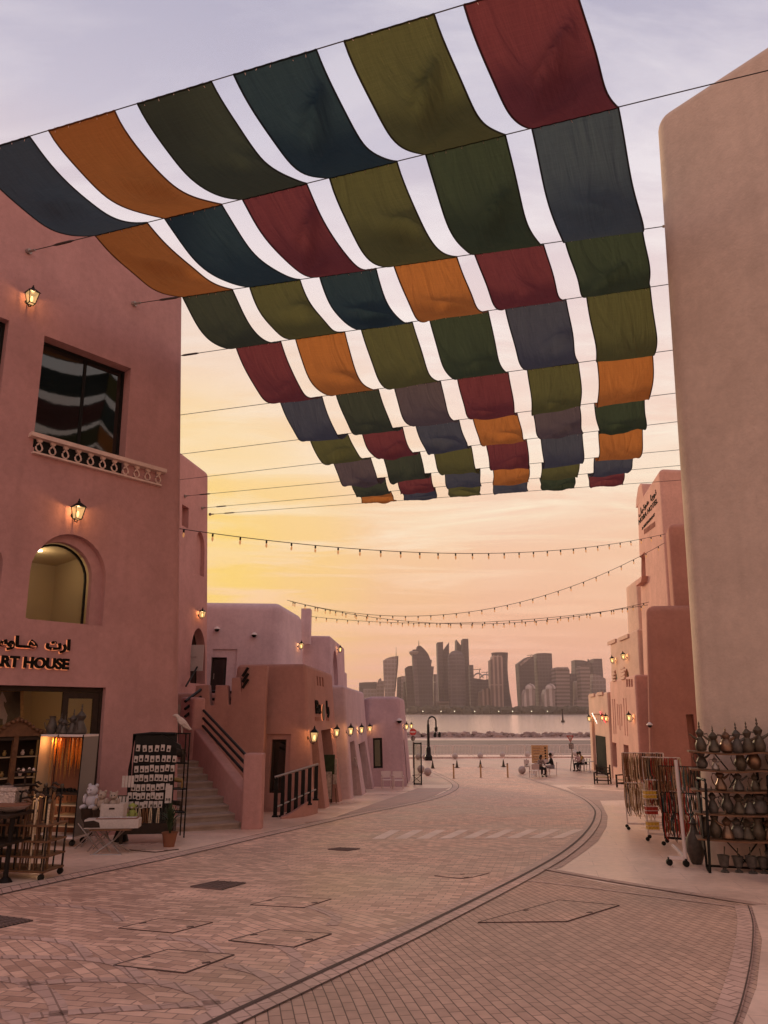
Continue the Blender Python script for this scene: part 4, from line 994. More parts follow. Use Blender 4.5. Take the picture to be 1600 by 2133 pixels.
lan2(WB, (422, 1278), 'lit lantern above the arched upper door of the pink house', sc=1.08)
lan2(WC2, (628, 1344), 'lit lantern high on the side of the tall mauve house', sc=1.05)
lan2(WD2, (709, 1352), 'lit lantern on the side of the mauve upper storey, seen against the sky', sc=1.05)
lan2(WE2, (655, 1531), 'lit lantern at the front corner of the terracotta shop', sc=1.08)
lan2(WE2, (702, 1523), 'lit lantern at the far end of the terracotta shop side', sc=1.02)
lan2(WF, (731, 1520), 'lit lantern on the low mauve shop above its first doorway', sc=1.02)
lan2(WF, (753.5, 1518), 'lit lantern on the low mauve shop above its second doorway', sc=1.02)
lan2(WG, (770.5, 1516), 'lit lantern left of the dark window of the corner mauve shop', sc=1.02)
lan2(WG2, (847, 1512), 'left of the two close lit lanterns round the mauve corner', sc=1.05)
lan2(WG2, (857, 1511), 'right of the two close lit lanterns round the mauve corner', sc=1.05)
lan2(WM, (1310, 1493), 'lit lantern above the two narrow windows of the coral shop', sc=1.2)
lan2(WM, (1262, 1495), 'lit lantern at the far end of the coral shop beside the red neon sign', sc=1.2)
lan2(WN, (1254, 1494), 'lit lantern just behind the red neon sign on the sand shop', sc=1.05)
lan2(WN, (1227, 1496), 'lit lantern at the plaza corner of the sand shop', sc=1.2)
lan2(WL, (1275, 1374), 'left lit lantern on the sand upper storey', sc=1.2)
lan2(WL, (1298, 1366), 'right lit lantern on the sand upper storey', sc=1.2)

# ---- dome cameras
def camera_dome(w, px, label, s=1.0):
    p = w.hp(*px); r = thing('security_camera', label, 'camera', p, 0, 'white dome cameras on the walls')
    n = w.nh
    MB().box(p + n * .06, (.10, .12, .12)).build('bracket', 'whitep', r, world=True)
    MB().lathe([(.03 * s, .10), (.11 * s, .02), (.12 * s, -.03)], p + n * .16, 12).build('housing', 'whitep', r, world=True)
    MB().ball(p + n * .16 + Vector((0, 0, -.04)), (.09 * s, .09 * s, .09 * s), 10, 6).build('dome', 'black', r, world=True)
camera_dome(WC, (453, 1310), 'white dome camera beside the pink house on the mauve wall', 1.4)
camera_dome(WC, (530, 1322), 'white dome camera in the middle of the tall mauve wall', 1.4)
camera_dome(WG, (830, 1500), 'white dome camera near the corner of the last mauve shop', 1.6)
camera_dome(WI, (1352, 1509), 'white dome camera on the shadow-toned terracotta block', 1.2)

# ---- evening haze over the bay
hz = bpy.data.materials.new('evening_haze'); hz.use_nodes = True; nt = hz.node_tree; nt.nodes.clear()
pv = N('ShaderNodeVolumePrincipled'); pv.inputs['Color'].default_value = (1.0, .78, .74, 1); pv.inputs['Density'].default_value = .00011; pv.inputs['Anisotropy'].default_value = .2
ho = N('ShaderNodeOutputMaterial'); L(pv.outputs[0], ho.inputs['Volume'])
o = MB().box((0, 1580, 122), (8400, 3300, 262)).build('haze', hz, smooth=0); o['kind'] = 'stuff'
# ================================================================ SKYLINE
def tower_mat(nm, c1, c2, fl=4.0, col=3.0, mh=.35, mv=.2):
    global nt
    m = bpy.data.materials.new(nm); m.use_nodes = True; nt = m.node_tree; b = nt.nodes['Principled BSDF']; b.inputs['Roughness'].default_value = .95; b.inputs['Specular IOR Level'].default_value = .1
    t = N('ShaderNodeTexCoord'); s_ = N('ShaderNodeSeparateXYZ'); L(t.outputs['Object'], s_.inputs[0])
    fz = math_('FRACT', math_('DIVIDE', s_.outputs[2], fl)); fx = math_('FRACT', math_('DIVIDE', math_('ADD', s_.outputs[0], s_.outputs[1]), col))
    k = math_('MAXIMUM', math_('LESS_THAN', fz, mh), math_('LESS_THAN', fx, mv))
    n = N('ShaderNodeTexNoise'); L(t.outputs['Object'], n.inputs['Vector']); n.inputs['Scale'].default_value = .03
    c = mix_(k, c2, c1); c = mix_(1, c, ramp_(n.outputs['Fac'], [(.3, (.8,) * 3), (.7, (1.15,) * 3)]), 'MULTIPLY')
    L(c, b.inputs['Base Color']); return m
TM = dict(d=tower_mat('dark_tower', (.075, .062, .075), (.052, .044, .055), 8, 6), m=tower_mat('grey_tower', (.12, .098, .11), (.085, .07, .08), 8, 7),
          l=tower_mat('pale_tower', (.30, .235, .23), (.21, .16, .16), 9, 8), c=tower_mat('column_tower', (.30, .215, .195), (.12, .085, .085), 60, 9, .03, .45),
          b=tower_mat('banded_tower', (.26, .20, .195), (.13, .10, .10), 8, 400, .5, .0), w=tower_mat('white_tower', (.46, .38, .37), (.22, .17, .17), 70, 12, .04, .5))
GT = 'towers of the far skyline'
def tower(label, poly, Y, th, m, extra=(), name='tower', cat='tower'):
    pts = [atY(x, y, Y) for x, y in poly]
    for p in pts:
        if p.z < SEA + 12: p.z = SEA + .5
    cx = sum(p.x for p in pts) / len(pts)
    r = thing(name, label, cat, (cx, Y, SEA + .5), 0, GT)
    MB().prism(pts, (0, th, 0)).build('tower_body', TM[m], r, smooth=0, world=True)
    for e in extra:
        if e[0] == 'mast':
            a, b = atY(*e[1], Y + th * .5), atY(*e[2], Y + th * .5); MB().tube([a, b], [e[3], e[3] * .4], 6).build('antenna', 'black', r, world=True)
        elif e[0] == 'poly':
            MB().prism([atY(x, y, Y + e[3]) for x, y in e[1]], (0, e[4], 0)).build(e[5], TM[e[2]], r, smooth=0, world=True)
    return r
S = SHORE
Bs = 1489
tower('low dark block at the left end of the skyline', [(748, Bs), (748, 1422), (762, 1421), (785, 1420.5), (785, Bs)], S + 420, 60, 'd')
tower('pale low building in front of the dark block at the left end', [(757, Bs), (757, 1434.5), (786, 1434.5), (786, Bs)], S + 300, 50, 'l', name='building', cat='building')
tower('small pointed dome tower left of the curved white tower', [(781, Bs), (782, 1447), (785, 1425), (788, 1417), (791, 1413.5), (794, 1412.5), (795, 1418), (800, 1418), (801, Bs)], S + 250, 40, 'l')
tower('tall inward curving pale tower with slanted roof, leftmost of the tall ones', [(803, Bs), (801, 1440), (799, 1410), (798, 1376), (806, 1371), (816, 1368), (830, 1366), (829, 1385), (825.5, 1411), (823, 1447), (822.5, Bs)], S + 200, 45, 'l',
      [('mast', (825.3, 1368), (825.3, 1348), .8), ('poly', [(824, 1440), (829.5, 1385), (830, 1367), (827.5, 1368), (826, 1390), (822, 1440)], 'd', -3, 4, 'fin')])
tower('short grey block between the pale curved tower and the pale slab', [(826, Bs), (827.7, 1411), (837.5, 1408.6), (838, Bs)], S + 340, 40, 'm')
tower('narrow pale slab left of the helipad tower group', [(836, Bs), (836, 1408.5), (846.5, 1408), (847, Bs)], S + 320, 30, 'l')
tower('dark low slab in front of the narrow pale slab', [(840.5, Bs), (840.5, 1420), (852, 1420), (852, Bs)], S + 260, 30, 'd')
tower('dark tower with slanted top leaning on the helipad tower', [(850, Bs), (847, 1440), (844, 1391.5), (850.5, 1387.5), (860, 1386.6), (861, 1391), (866, Bs)], S + 200, 45, 'd')
r = tower('massive dark tower with curved shoulder, helipad disc and spire', [(866, Bs), (863, 1430), (861, 1391), (860, 1369), (860, 1353), (869, 1352.5), (869, 1346), (875.7, 1345), (883, 1351), (889, 1358), (893, 1364), (897, 1375), (899, 1393), (901, 1440), (902.5, Bs)], S + 150, 60, 'd',
      [('mast', (872.4, 1347), (872.4, 1334), 1.2), ('poly', [(866, Bs), (863, 1430), (861, 1391), (861, 1372), (868, 1372), (872, 1430), (875, Bs)], 'm', -4, 5, 'curved_wing')])
MB().lathe([(5, -9), (12, -2), (13, 3), (9, 5), (1, 6)], atY(864.5, 1360.5, S + 160), 20).build('helipad_disc', 'alu', r, world=True)
tower('pair of thin curved blades right of the helipad tower', [(896, Bs), (894, 1373.6), (900, 1374.4), (898, 1388), (904, 1388), (901.7, 1417), (903, 1474), (903, Bs)], S + 240, 30, 'm')
tower('narrow pale ribbed tower before the twin dark towers', [(903.5, Bs), (903.5, 1404.5), (912, 1403.7), (913, Bs)], S + 260, 30, 'w')
tower('left dark flat topped slab of the tall pair', [(915, 1480), (911, 1338), (923, 1337), (925, 1480)], S + 300, 45, 'd')
tower('dark tower with slanting pointed top in the tall pair', [(926, 1480), (923.6, 1354), (926, 1351), (935.5, 1338), (937, 1480)], S + 310, 45, 'd')
tower('low striped podium building under the twin dark towers', [(911.5, Bs), (911.5, 1461), (937.5, 1461), (937.5, Bs)], S + 220, 45, 'b', name='building', cat='building')
# domed round tower
def lathe_tower(label, cx, prof, Y, m, extra=(), seg=28):
    b = atY(cx, 1489, Y); r = thing('tower', label, 'tower', (b.x, Y, SEA + .5), 0, GT); k = Y / F
    pr = []
    for rad, y in prof: q = atY(cx, y, Y); pr.append((rad * k * 1.0, max(q.z, SEA + .5)))
    MB().lathe(pr, (b.x, Y, 0), seg).build('tower_body', TM[m], r, smooth=50, world=True)
    for e in extra: MB().tube([atY(*e[0], Y), atY(*e[1], Y)], [1.0, .3], 6).build('antenna', 'black', r, world=True)
    return r
lathe_tower('round tower with smooth dome top and thin spire', 953.3, [(17.5, 1489), (17.5, 1400), (17.2, 1372), (16, 1366), (13.5, 1361), (9, 1357), (3, 1355.2), (.3, 1355)], S + 170, 'm', [((948, 1357), (948, 1335))])
tower('dark pointed sliver tower behind the domed round tower', [(952, Bs), (950.8, 1332), (956, 1339), (962, 1346.8), (963, Bs)], S + 360, 40, 'd')
tower('tallest flat topped dark tower right of the round dome', [(970, Bs), (963.5, 1365), (964, 1330.5), (975.6, 1330.5), (977, 1369), (982, Bs)], S + 330, 45, 'd')
tower('pale leaning slab beside the tallest dark tower', [(982, Bs), (978, 1385), (986, 1385), (989.4, Bs)], S + 280, 35, 'm')
r = tower('unfinished stadium like building with curved roof trusses and cranes', [(985, Bs), (985, 1412), (998, 1414), (1010, 1416), (1023, 1414), (1026, Bs)], S + 330, 60, 'm', name='building', cat='building')
for a, b, hgt in ((985, 1007, 11), (1000, 1024, 8)):
    for j in range(3):
        mb = MB(); mb.tube([atY(a + (b - a) * t, 1413 - hgt * 4 * t * (1 - t) * (1 - .15 * j) - (2 if j else 0), S + 335 + 12 * j) for t in [i / 10 for i in range(11)]], 1.1, 5)
        mb.build('roof_truss', 'alu', r, world=True)
def crane(x, y0, y1, x0, x1, label):
    b = atY(x, y0, S + 400); r = thing('tower_crane', label, 'crane', b, 0, 'cranes on the skyline')
    MB().bar(b - Vector((0, 0, 30)), atY(x, y1, S + 400), 1.6).build('mast', 'black', r, smooth=0, world=True)
    MB().bar(atY(x0, y1 + .6, S + 400), atY(x1, y1 + .3, S + 400), 1.3).build('jib', 'black', r, smooth=0, world=True)
    MB().bar(atY(x, y1 - 2, S + 400), atY(x1, y1 + .3, S + 400), .6).build('tie', 'black', r, smooth=0, world=True)
crane(999, 1405, 1394, 986, 1002.5, 'left construction crane above the unfinished building'); crane(1014, 1405, 1400, 1003, 1017, 'right construction crane above the unfinished building')
crane(1105.5, 1369, 1364.5, 1098, 1111, 'crane on top of the angled glass tower')
tower('small pale pavilion building with stepped top in front of the trusses', [(1000, Bs), (1001, 1441), (1008.6, 1437), (1009, 1434), (1020, 1434), (1021, 1437), (1024, 1441), (1025, Bs)], S + 150, 40, 'c', name='building', cat='building')
r = tower('stone tower with three domed bays and vertical ribs', [(1026, Bs), (1023, 1420), (1022, 1374), (1026, 1372), (1027, 1366), (1030.5, 1363.6), (1034, 1366), (1036, 1371), (1038, 1365), (1041, 1363), (1045, 1366), (1047, 1370), (1048, 1400), (1050, Bs)], S + 130, 40, 'c')
lathe_tower('waisted tower flaring at foot and crown with lattice skin', 1046, [(22, 1489), (20, 1465), (17, 1440), (15.3, 1416), (14.8, 1395), (15.3, 1380), (17, 1360), (16.2, 1359.8)], S + 230, 'd')
tower('dark tower with angled roof and chamfered glass side', [(1087, Bs), (1083, 1430), (1080, 1382), (1098, 1368.7), (1112, 1367), (1115, 1444), (1117, Bs)], S + 250, 45, 'd', [('poly', [(1083, 1383), (1098, 1371), (1108, 1369), (1085, 1387)], 'l', -2, 2, 'roof_glazing')])
for x0, lb in ((1093, 'white arched low tower in front of the angled dark tower'), (1135, 'white arched low tower in front of the broad flared tower')):
    r = tower(lb, [(x0, Bs), (x0 - .5, 1445), (x0 + 3, 1436), (x0 + 12, 1434), (x0 + 21, 1437), (x0 + 22, Bs)], S + 90, 35, 'w')
    mb = MB().lathe([(11, 0), (10, 5), (6, 9), (.5, 11)], atY(x0 + 12, 1435, S + 100), 16); mb.build('dome', TM['w'], r, world=True)
    lb2 = [('poly', [(x0 - 4, Bs), (x0 - 3, 1482), (x0 - 1, 1476), (x0 + 1, 1482), (x0 + 2, Bs)], 'w')]
tower('broad tower flaring upward with flat top', [(1125, Bs), (1122, 1430), (1117.7, 1361), (1133.5, 1360), (1149.5, 1361), (1151, 1394), (1153, Bs)], S + 260, 50, 'm', [('poly', [(1152, 1490), (1151, 1396), (1155, 1395), (1156, 1490)], 'l', 2, 30, 'side_fin')])
tower('dark tower behind the gap left of the broad tower', [(1116, Bs), (1115, 1403), (1121, 1403), (1124, Bs)], S + 380, 30, 'd')
tower('square tower with crown band and fine window grid', [(1162, Bs), (1157, 1391.5), (1158.7, 1390), (1183, 1390), (1186.6, 1396.5), (1188, Bs)], S + 180, 45, 'b', [('poly', [(1157.5, 1393), (1158.7, 1389.6), (1183, 1389.6), (1186, 1395)], 'l', -2, 3, 'crown'), ('mast', (1190.5, 1403), (1190.5, 1391), .7)])
tower('plain grey slab right of the square banded tower', [(1189, Bs), (1186.6, 1403), (1207.7, 1403), (1211, Bs)], S + 240, 40, 'm')
tower('thin pale rib tower between the grey slab and banded tower', [(1199, Bs), (1199, 1420), (1203, 1418), (1204, Bs)], S + 200, 25, 'w')
tower('dark stepped tower behind the round headed banded tower', [(1202, Bs), (1198, 1374.6), (1215, 1375.4), (1231, 1380), (1236, 1396), (1238, Bs)], S + 350, 40, 'd', [('poly', [(1222, 1388), (1225, 1372.5), (1226, 1372.5), (1235, 1394), (1233, 1395)], 'm', -3, 3, 'sail_mast')])
tower('white banded tower with rounded head at right', [(1214, Bs), (1211, 1420), (1209, 1400), (1208, 1389), (1212, 1386.5), (1216, 1385.6), (1226, 1387), (1229.6, 1397), (1228, Bs)], S + 160, 35, 'b')
tower('twin topped grey tower at the right end of the skyline', [(1238, Bs), (1236, 1387), (1237, 1372), (1254, 1372), (1256.6, 1407), (1257, Bs)], S + 330, 40, 'm')
tower('white slanted roof building at the right end, behind the sand shop', [(1236, Bs), (1235, 1404), (1248, 1406), (1262, 1414), (1264, Bs)], S + 210, 40, 'l', name='building', cat='building')
tower('low striped block at the foot of the banded tower', [(1203, Bs), (1203, 1457), (1216, 1457), (1216, Bs)], S + 120, 30, 'b', name='building', cat='building')
for i, (x0, x1, y, m, lb) in enumerate(((957, 1012, 1486.5, 'l', 'long low white waterfront pavilion left of centre'), (1195, 1232, 1479, 'l', 'long low white terminal on the right shore'), (900, 935, 1480, 'l', 'low pale terrace building on the left shore'),
                                        (1067, 1087, 1476, 'm', 'low dark gabled hall in the skyline gap'), (868, 896, 1478, 'm', 'low rounded hall at the foot of the helipad tower'))):
    zt = atY(x0, y, S + 40); tower(lb, [(x0, 1491), (x0 + .5, y + 1), (x0 + (x1 - x0) * .3, y - 1), (x0 + (x1 - x0) * .7, y), (x1, y + 2), (x1, 1491)], S + 30 + i * 4, 25, m, name='building', cat='building')
# wooded shoreline: one far mass of small crowns
mb = MB(); rr = random.Random(9)
for i in range(420):
    x = rr.uniform(855, 1232); p = atY(x, 1489, S + rr.uniform(18, 60)); r_ = rr.uniform(5, 11)
    o0 = len(mb.v); mb.ball((p.x, p.y, SEA + 3 + rr.uniform(1, 7)), (r_ * 1.2, r_, r_ * .8), 7, 5)
    for k in range(o0, len(mb.v)): mb.v[k] += Vector([rr.uniform(-1.4, 1.4) for _ in range(3)])
tag(mb.build('shoreline_trees', mat('far_foliage', (.035, .032, .022), .9, var=.3, vscale=.05), smooth=0), 'dark low band of trees along the far shore', 'trees', kind='stuff')
M['farlight'] = mat('lit_far_lamp', (.8, .8, .7), .4, emit=(1, .85, .6), estr=3)
for i in range(9):
    p = atY(880 + i * 38 + rr.uniform(-9, 9), 1487.5, S + 12)
    r = thing('shore_lamp', ['first','second','third','fourth','fifth','sixth','seventh','eighth','ninth'][i] + ' tiny lit lamp from the left along the far shore', 'lamp', (p.x, p.y, SEA + 1), 0, 'lamps along the far shore')
    MB().tube([(0, 0, 0), (0, 0, 5)], .2, 5).build('pole', 'black', r); MB().ball((0, 0, 5.4), .8, 6, 4).build('globe', 'farlight', r)
# channel marker in the water
p = atY(1174, 1524, 420); p.z = SEA
r = thing('channel_buoy', 'small dark navigation buoy standing in the water on the right', 'buoy', p)
MB().lathe([(1.0, -.2), (1.1, .8), (.3, 1.3)], (0, 0, 0), 12).build('float', 'dark', r); MB().tube([(0, 0, 1.2), (0, 0, 6.2)], [.5, .25], 8).build('post', 'dark', r); MB().ball((0, 0, 6.6), .6, 8, 6).build('top_mark', 'dark', r)

# ================================================================ STAIR, RAMP, RAILINGS
sdir = Vector((-.5, .866, 0)); edir = Vector((-.866, -.5, 0))
st0 = Vector((-3.42, 19.0, gz(19.0)))
rt = thing('outdoor_stair', 'pink plaster stair with stone steps, sloping parapet and notched landing wall', 'stair', st0)
nst = 9; tread, rise, wid = .47, .148, 2.5
for i in range(nst):
    a = st0 + sdir * (tread * i); z = st0.z + rise * (i + 1)
    a = a - edir * (.24 if i == 0 else .12 if i == 1 else .02); mb = MB(); q = [a, a + edir * wid, a + edir * wid + sdir * (tread + .05), a + sdir * (tread + .05)]
    q = [Vector((p.x, p.y, z - .05)) for p in q]; mb.prism([p - sdir * .03 for p in q[:2]] + q[2:], (0, 0, .05))
    q2 = [Vector((p.x, p.y, st0.z - .5)) for p in q]; mb.prism(q2, (0, 0, z - .05 - st0.z + .5))
    mb.build('step', 'stone', rt, smooth=0, world=True)
ztop = st0.z + rise * nst
# landing behind the steps
a = st0 + sdir * (tread * nst)
mb = MB(); mb.prism([Vector((p.x, p.y, st0.z - .5)) for p in (a - edir * .3, a + edir * wid, a + edir * wid + sdir * 2.2, a - edir * .3 + sdir * 2.2)], (0, 0, ztop - st0.z + .5 - .03)); mb.build('landing', 'stone', rt, smooth=0, world=True)
def rblock(root, name, m, pts, off, bev=.06, seg=3):
    mb = MB().prism(pts, off); me = bpy.data.meshes.new(name); me.from_pydata([tuple(v) for v in mb.v], [], mb.f)
    bm = bmesh.new(); bm.from_mesh(me); bmesh.ops.recalc_face_normals(bm, faces=bm.faces)
    if bev: bmesh.ops.bevel(bm, geom=bm.edges[:], offset=bev, segments=seg, profile=.5, affect='EDGES', clamp_overlap=True)
    finish(bm, 32)
    for v in bm.verts: v.co -= root.location
    bm.to_mesh(me); bm.free(); o = bpy.data.objects.new(name, me); C.objects.link(o); me.materials.append(M[m]); o.parent = root; return o
# pillar at the foot of the parapet
pc = st0 - edir * .27 - sdir * .12
zp = atY(518, 1569, pc.y).z
rblock(rt, 'pillar', 'pinkb', [pc + Vector(v) for v in ((-.25, -.26, -.6), (.22, -.22, -.6), (.20, .30, -.6), (-.25, .3, -.6))], (-.02, .03, zp - pc.z + .6), .05)
# sloping parapet
s0_ = st0 - edir * .30
def spar(t, z): return Vector((s0_.x + sdir.x * t, s0_.y + sdir.y * t, z))
za, zb = st0.z + .85, st0.z + 2.25
L_ = tread * nst + .3
rblock(rt, 'parapet', 'pinkb', [spar(0, st0.z - .6), spar(L_, st0.z - .6), spar(L_, zb), spar(0, za)], edir * .30, .05)
rblock(rt, 'upper_pier', 'pinkb', [spar(L_ - .15, st0.z - .6), spar(L_ + 1.3, st0.z - .6), spar(L_ + 1.3, zb + .9), spar(L_ - .15, zb + .85)], edir * .38, .08)
for k in range(3):
    mb = MB(); mb.tube([spar(.05, za + .22 + .21 * k) + edir * .05, spar(L_ - .1, zb + .05 + .22 * k) + edir * .05], .038, 8); mb.build('handrail', 'rail', rt, world=True)
# notched landing wall facing the street
YW = 24.0
def wp(x, y): return atY(x, y, YW)
gb = gz(YW) - .6
outl = [(376, 1500), (380, 1470), (404, 1468), (408, 1428), (434, 1426), (437, 1469), (446, 1469), (449, 1427), (474, 1427), (476, 1468), (481, 1468), (483, 1412), (501, 1410), (503, 1440), (506, 1388), (522, 1386), (556, 1386)]
pts = [wp(*p) for p in outl]; lo_ = [Vector((pts[-1].x, YW, gb)), Vector((pts[0].x, YW, gb))]
rblock(rt, 'landing_wall', 'terra', pts + lo_, (0, .42, 0), .05, 2)
for (x0, x1, ys) in ((434, 461, (1440, 1456)), (474, 493, (1441, 1455))):
    for y in ys: MB().tube([wp(x0 - 6, y) + Vector((0, .5, 0)), wp(x1, y) + Vector((0, .5, 0))], .045, 8).build('handrail', 'rail', rt, world=True)
for k in range(3): MB().tube([wp(420, 1437 + 15 * k) + Vector((0, -.12, 0)), wp(405, 1462 + 15 * k) + Vector((0, -1.1, 0))], .045, 8).build('handrail', 'rail', rt, world=True)
for k in range(3): MB().tube([wp(518, 1391 + 12 * k) + Vector((0, -.08, 0)), wp(506, 1409 + 12 * k) + Vector((0, -.06, 0))], .045, 8).build('handrail', 'rail', rt, world=True)
# second flight up to the arched door
for i in range(5):
    b = Vector((-6.9 + .1 * i, 24.9 + .5 * i, 0)); mb = MB(); mb.box((b.x - .2, b.y, .3 + .2 * i), (1.7, .55, 1.6), R(8)); mb.build('step', 'stone', rt, smooth=0, world=True)
MB().tube([WB.hp(376, 1430) + WB.n * .25, WB.hp(400, 1390) + WB.n * .25], .04, 8).build('wall_handrail', 'rail', rt, world=True)
rblock(rt, 'upper_terrace', 'terra', [Vector(v) for v in ((-8.6, 27.5, -1.8), (-5.4, 27.3, -1.8), (-5.4, 37.4, -1.8), (-8.9, 37.4, -1.8))], (0, 0, 4.1), .1)

# ramp with steel railing in front of the terracotta shop
rr0 = thing('ramp_railing', 'slanting steel and black post railing on a low curved terracotta kerb', 'railing', ong(600, 1695))
PR = [ong(573, 1702).lerp(ong(657, 1699), i / 6) for i in range(7)]
tops = [atY(568, 1619, PR[0].y)] + [None] * 5 + [atY(656, 1592, PR[6].y)]
base_h = [0, 0, .05, .12, .2, .3, .42]
for i, p in enumerate(PR):
    t = i / 6; zt = tops[0].z * (1 - t) + tops[6].z * t
    mb = MB(); mb.box((p.x, p.y, (p.z + base_h[i] + zt) / 2), (.11, .05, zt - p.z - base_h[i] - .06)); mb.box((p.x, p.y, p.z + base_h[i] + .02), (.17, .15, .04)); mb.box((p.x, p.y, zt - .04), (.03, .03, .08))
    mb.build('post', 'black', rr0, smooth=0, world=True)
MB().tube([Vector((PR[0].x - .05, PR[0].y, tops[0].z)), Vector((PR[6].x + .05, PR[6].y, tops[6].z))], .035, 8).build('handrail', 'alu', rr0, world=True)
MB().tube([PR[0] + Vector((0, 0, .25)), PR[6] + Vector((0, 0, .72))], .03, 8).build('lower_rail', 'alu', rr0, world=True)
n = 10; mb = MB(); lowp = [(585, 1706), (604, 1705), (622, 1703), (640, 1700), (662, 1694)]
L0 = smooth_line([Vector((ong(*p).x, ong(*p).y, 0)) for p in lowp], 4); nn = len(L0)
vs = []; fs = []
for i, p in enumerate(L0):
    t = i / (nn - 1); g = gz(p.y); h = .03 + .52 * t ** 1.3
    vs += [(p.x, p.y, g - .3), (p.x, p.y, g + h), (p.x - .05, p.y + .35, g + h), (p.x - .05, p.y + .35, g - .3)]
for i in range(nn - 1):
    for k in range(4): fs.append((i * 4 + k, i * 4 + (k + 1) % 4, i * 4 + 4 + (k + 1) % 4, i * 4 + 4 + k))
fs += [(0, 1, 2, 3), tuple((nn - 1) * 4 + k for k in (3, 2, 1, 0))]
MB().add(vs, fs).build('kerb_wall', 'terra', rr0, world=True)
# piers of the shop fronts (thick battered buttresses between doorways)
def pier(root, w, u0, u1, v1, d0, m='terra', z0=None):
    """buttress against wall w from u0 to u1, standing d0 out at the foot and dying into the wall at v1"""
    vb = -.6
    pts = [w.P(u0, vb, d0 * .7), w.P(u1, vb, d0 * .7), w.P(u1, v1, 0.0), w.P(u0, v1, 0.0)]
    mb = MB(); q = [w.P(u0, vb, -.05), w.P(u1, vb, -.05), w.P(u1, v1, -.05), w.P(u0, v1, -.05)]
    mb.add(pts + q, [(0, 1, 2, 3), (4, 7, 6, 5), (0, 4, 5, 1), (1, 5, 6, 2), (2, 6, 7, 3), (3, 7, 4, 0)])
    return mb.build('buttress', m, root, world=True)
pier(bE, WE2, e1[2] + .02, e2[0] - .03, e1[3] + .05, .28); pier(bE, WE2, e2[2] + .02, e2[2] + 1.0, e2[3] + .1, .30)
pier(bF, WF, f1[2] + .05, f2[0] - .1, f1[3] + .1, .30, 'lav'); pier(bF, WF, f2[2] + .1, f2[2] + 1.4, f2[3] + .1, .3, 'lav')

# ================================================================ STREET FURNITURE
BALL = MB().ball((0, 0, .27), .27, 20, 14).add([], []); BALL.lathe([(.12, -.02), (.12, .03)], (0, 0, 0), 12)
bproto = BALL.build('ball_bollard', 'ball', smooth=60)
balls = [(871, 1582, 'stone ball half hidden beside the glass door at the mauve corner'), (885.6, 1582, 'stone ball at the foot of the tall street lamp'), (948, 1581, 'stone ball in the back row, second from the street lamp'), (1000.6, 1579.5, 'stone ball in the middle of the back row along the plaza edge'),
         (1046.8, 1578, 'stone ball in the back row, next left of the one by the menu board'), (1099, 1577.5, 'stone ball in the back row just left of the wooden menu board'), (1148.5, 1576, 'stone ball in the back row just right of the menu board'), (1199, 1575, 'stone ball behind the give way sign and seated pair'),
         (877, 1610, 'left of two stone balls side by side near the mauve corner'), (891, 1616, 'right of two stone balls side by side near the mauve corner'), (1087.7, 1612, 'large stone ball at the corner of the cafe terrace')]
for i, (x, y, lb) in enumerate(balls):
    o = bproto if i == 0 else bproto.copy()
    if i: C.objects.link(o)
    o.location = ong(x, y); tag(o, lb, 'bollard', 'stone ball bollards')
M['cone'] = mat('dark_cone', (.05, .035, .02), .6); M['conew'] = mat('cone_band', (.75, .62, .50), .5)
def cone():
    r = thing('traffic_cone', 'x', 'traffic cone', (0, 0, 0), 0, 'traffic cones across the street')
    MB().box((0, 0, .03), (.42, .42, .05)).lathe([(.16, .04), (.03, .74), (.02, .75)], (0, 0, 0), 14).build('cone_body', 'cone', r)
    for z in (.22, .42, .60): ra_ = .16 - (z - .04) * .186 + .006; MB().lathe([(ra_, z - .045), (ra_ - .016, z + .045)], (0, 0, 0), 14).build('band', 'conew', r)
    return r
cp_ = cone()
for i, (x, y, nme) in enumerate(((901.5, 1600.5, 'near the street lamp, first from the left'), (952, 1599.5, 'second from the left'), (1001, 1598.5, 'in the middle of the row of five'), (1049, 1597.5, 'second from the right'), (1097.5, 1596.5, 'beside the menu board, last on the right'))):
    if i == 0: cp_.location = ong(x, y); cp_.scale = (.8, .8, .78); cp_['label'] = 'dark banded traffic cone ' + nme
    else: dup(cp_, ong(x, y), .3 * i, 'dark banded traffic cone ' + nme)
for (x, y, nme) in ((945.4, 1621.5, 'left'), (1001.8, 1620, 'middle'), (1058, 1620, 'right')):
    r = thing('bollard_post', f'thin brown bollard post, {nme} one of three across the street', 'bollard', ong(x, y), 0, 'thin bollard posts')
    MB().tube([(0, 0, 0), (0, 0, .86)], .055, 10).build('post', 'lwood', r); MB().lathe([(.065, .86), (.06, .90), (.02, .915)], (0, 0, 0), 10).build('cap', 'rail', r)
    MB().lathe([(.10, 0), (.10, .02)], (0, 0, 0), 12).build('base_plate', 'alu', r)
# crowd barriers
def barrier(W_):
    r = thing('crowd_barrier', 'x', 'barrier', (0, 0, 0), 0, 'crowd barriers along the sea road')
    h = 1.02; mb = MB(); c = .12
    mb.tube([(-W_ / 2 + c, 0, h), (W_ / 2 - c, 0, h), (W_ / 2 - .03, 0, h - .04), (W_ / 2, 0, h - c), (W_ / 2, 0, .15), (-W_ / 2, 0, .15), (-W_ / 2, 0, h - c), (-W_ / 2 + .03, 0, h - .04), (-W_ / 2 + c, 0, h)], .04, 6)
    mb.build('frame', 'barw', r)
    b = MB(); n = 13
    for i in range(1, n): b.tube([(-W_ / 2 + W_ * i / n, 0, .15), (-W_ / 2 + W_ * i / n, 0, h)], .02, 4)
    b.build('bars', 'barw', r)
    for s in (-1, 1): MB().tube([(s * W_ * .38, -.3, 0), (s * W_ * .38, 0, .18), (s * W_ * .38, .3, 0)], .025, 5).build('foot', 'barw', r)
    return r
M['barw'] = mat('galvanised_white', (.60, .49, .46), .5)
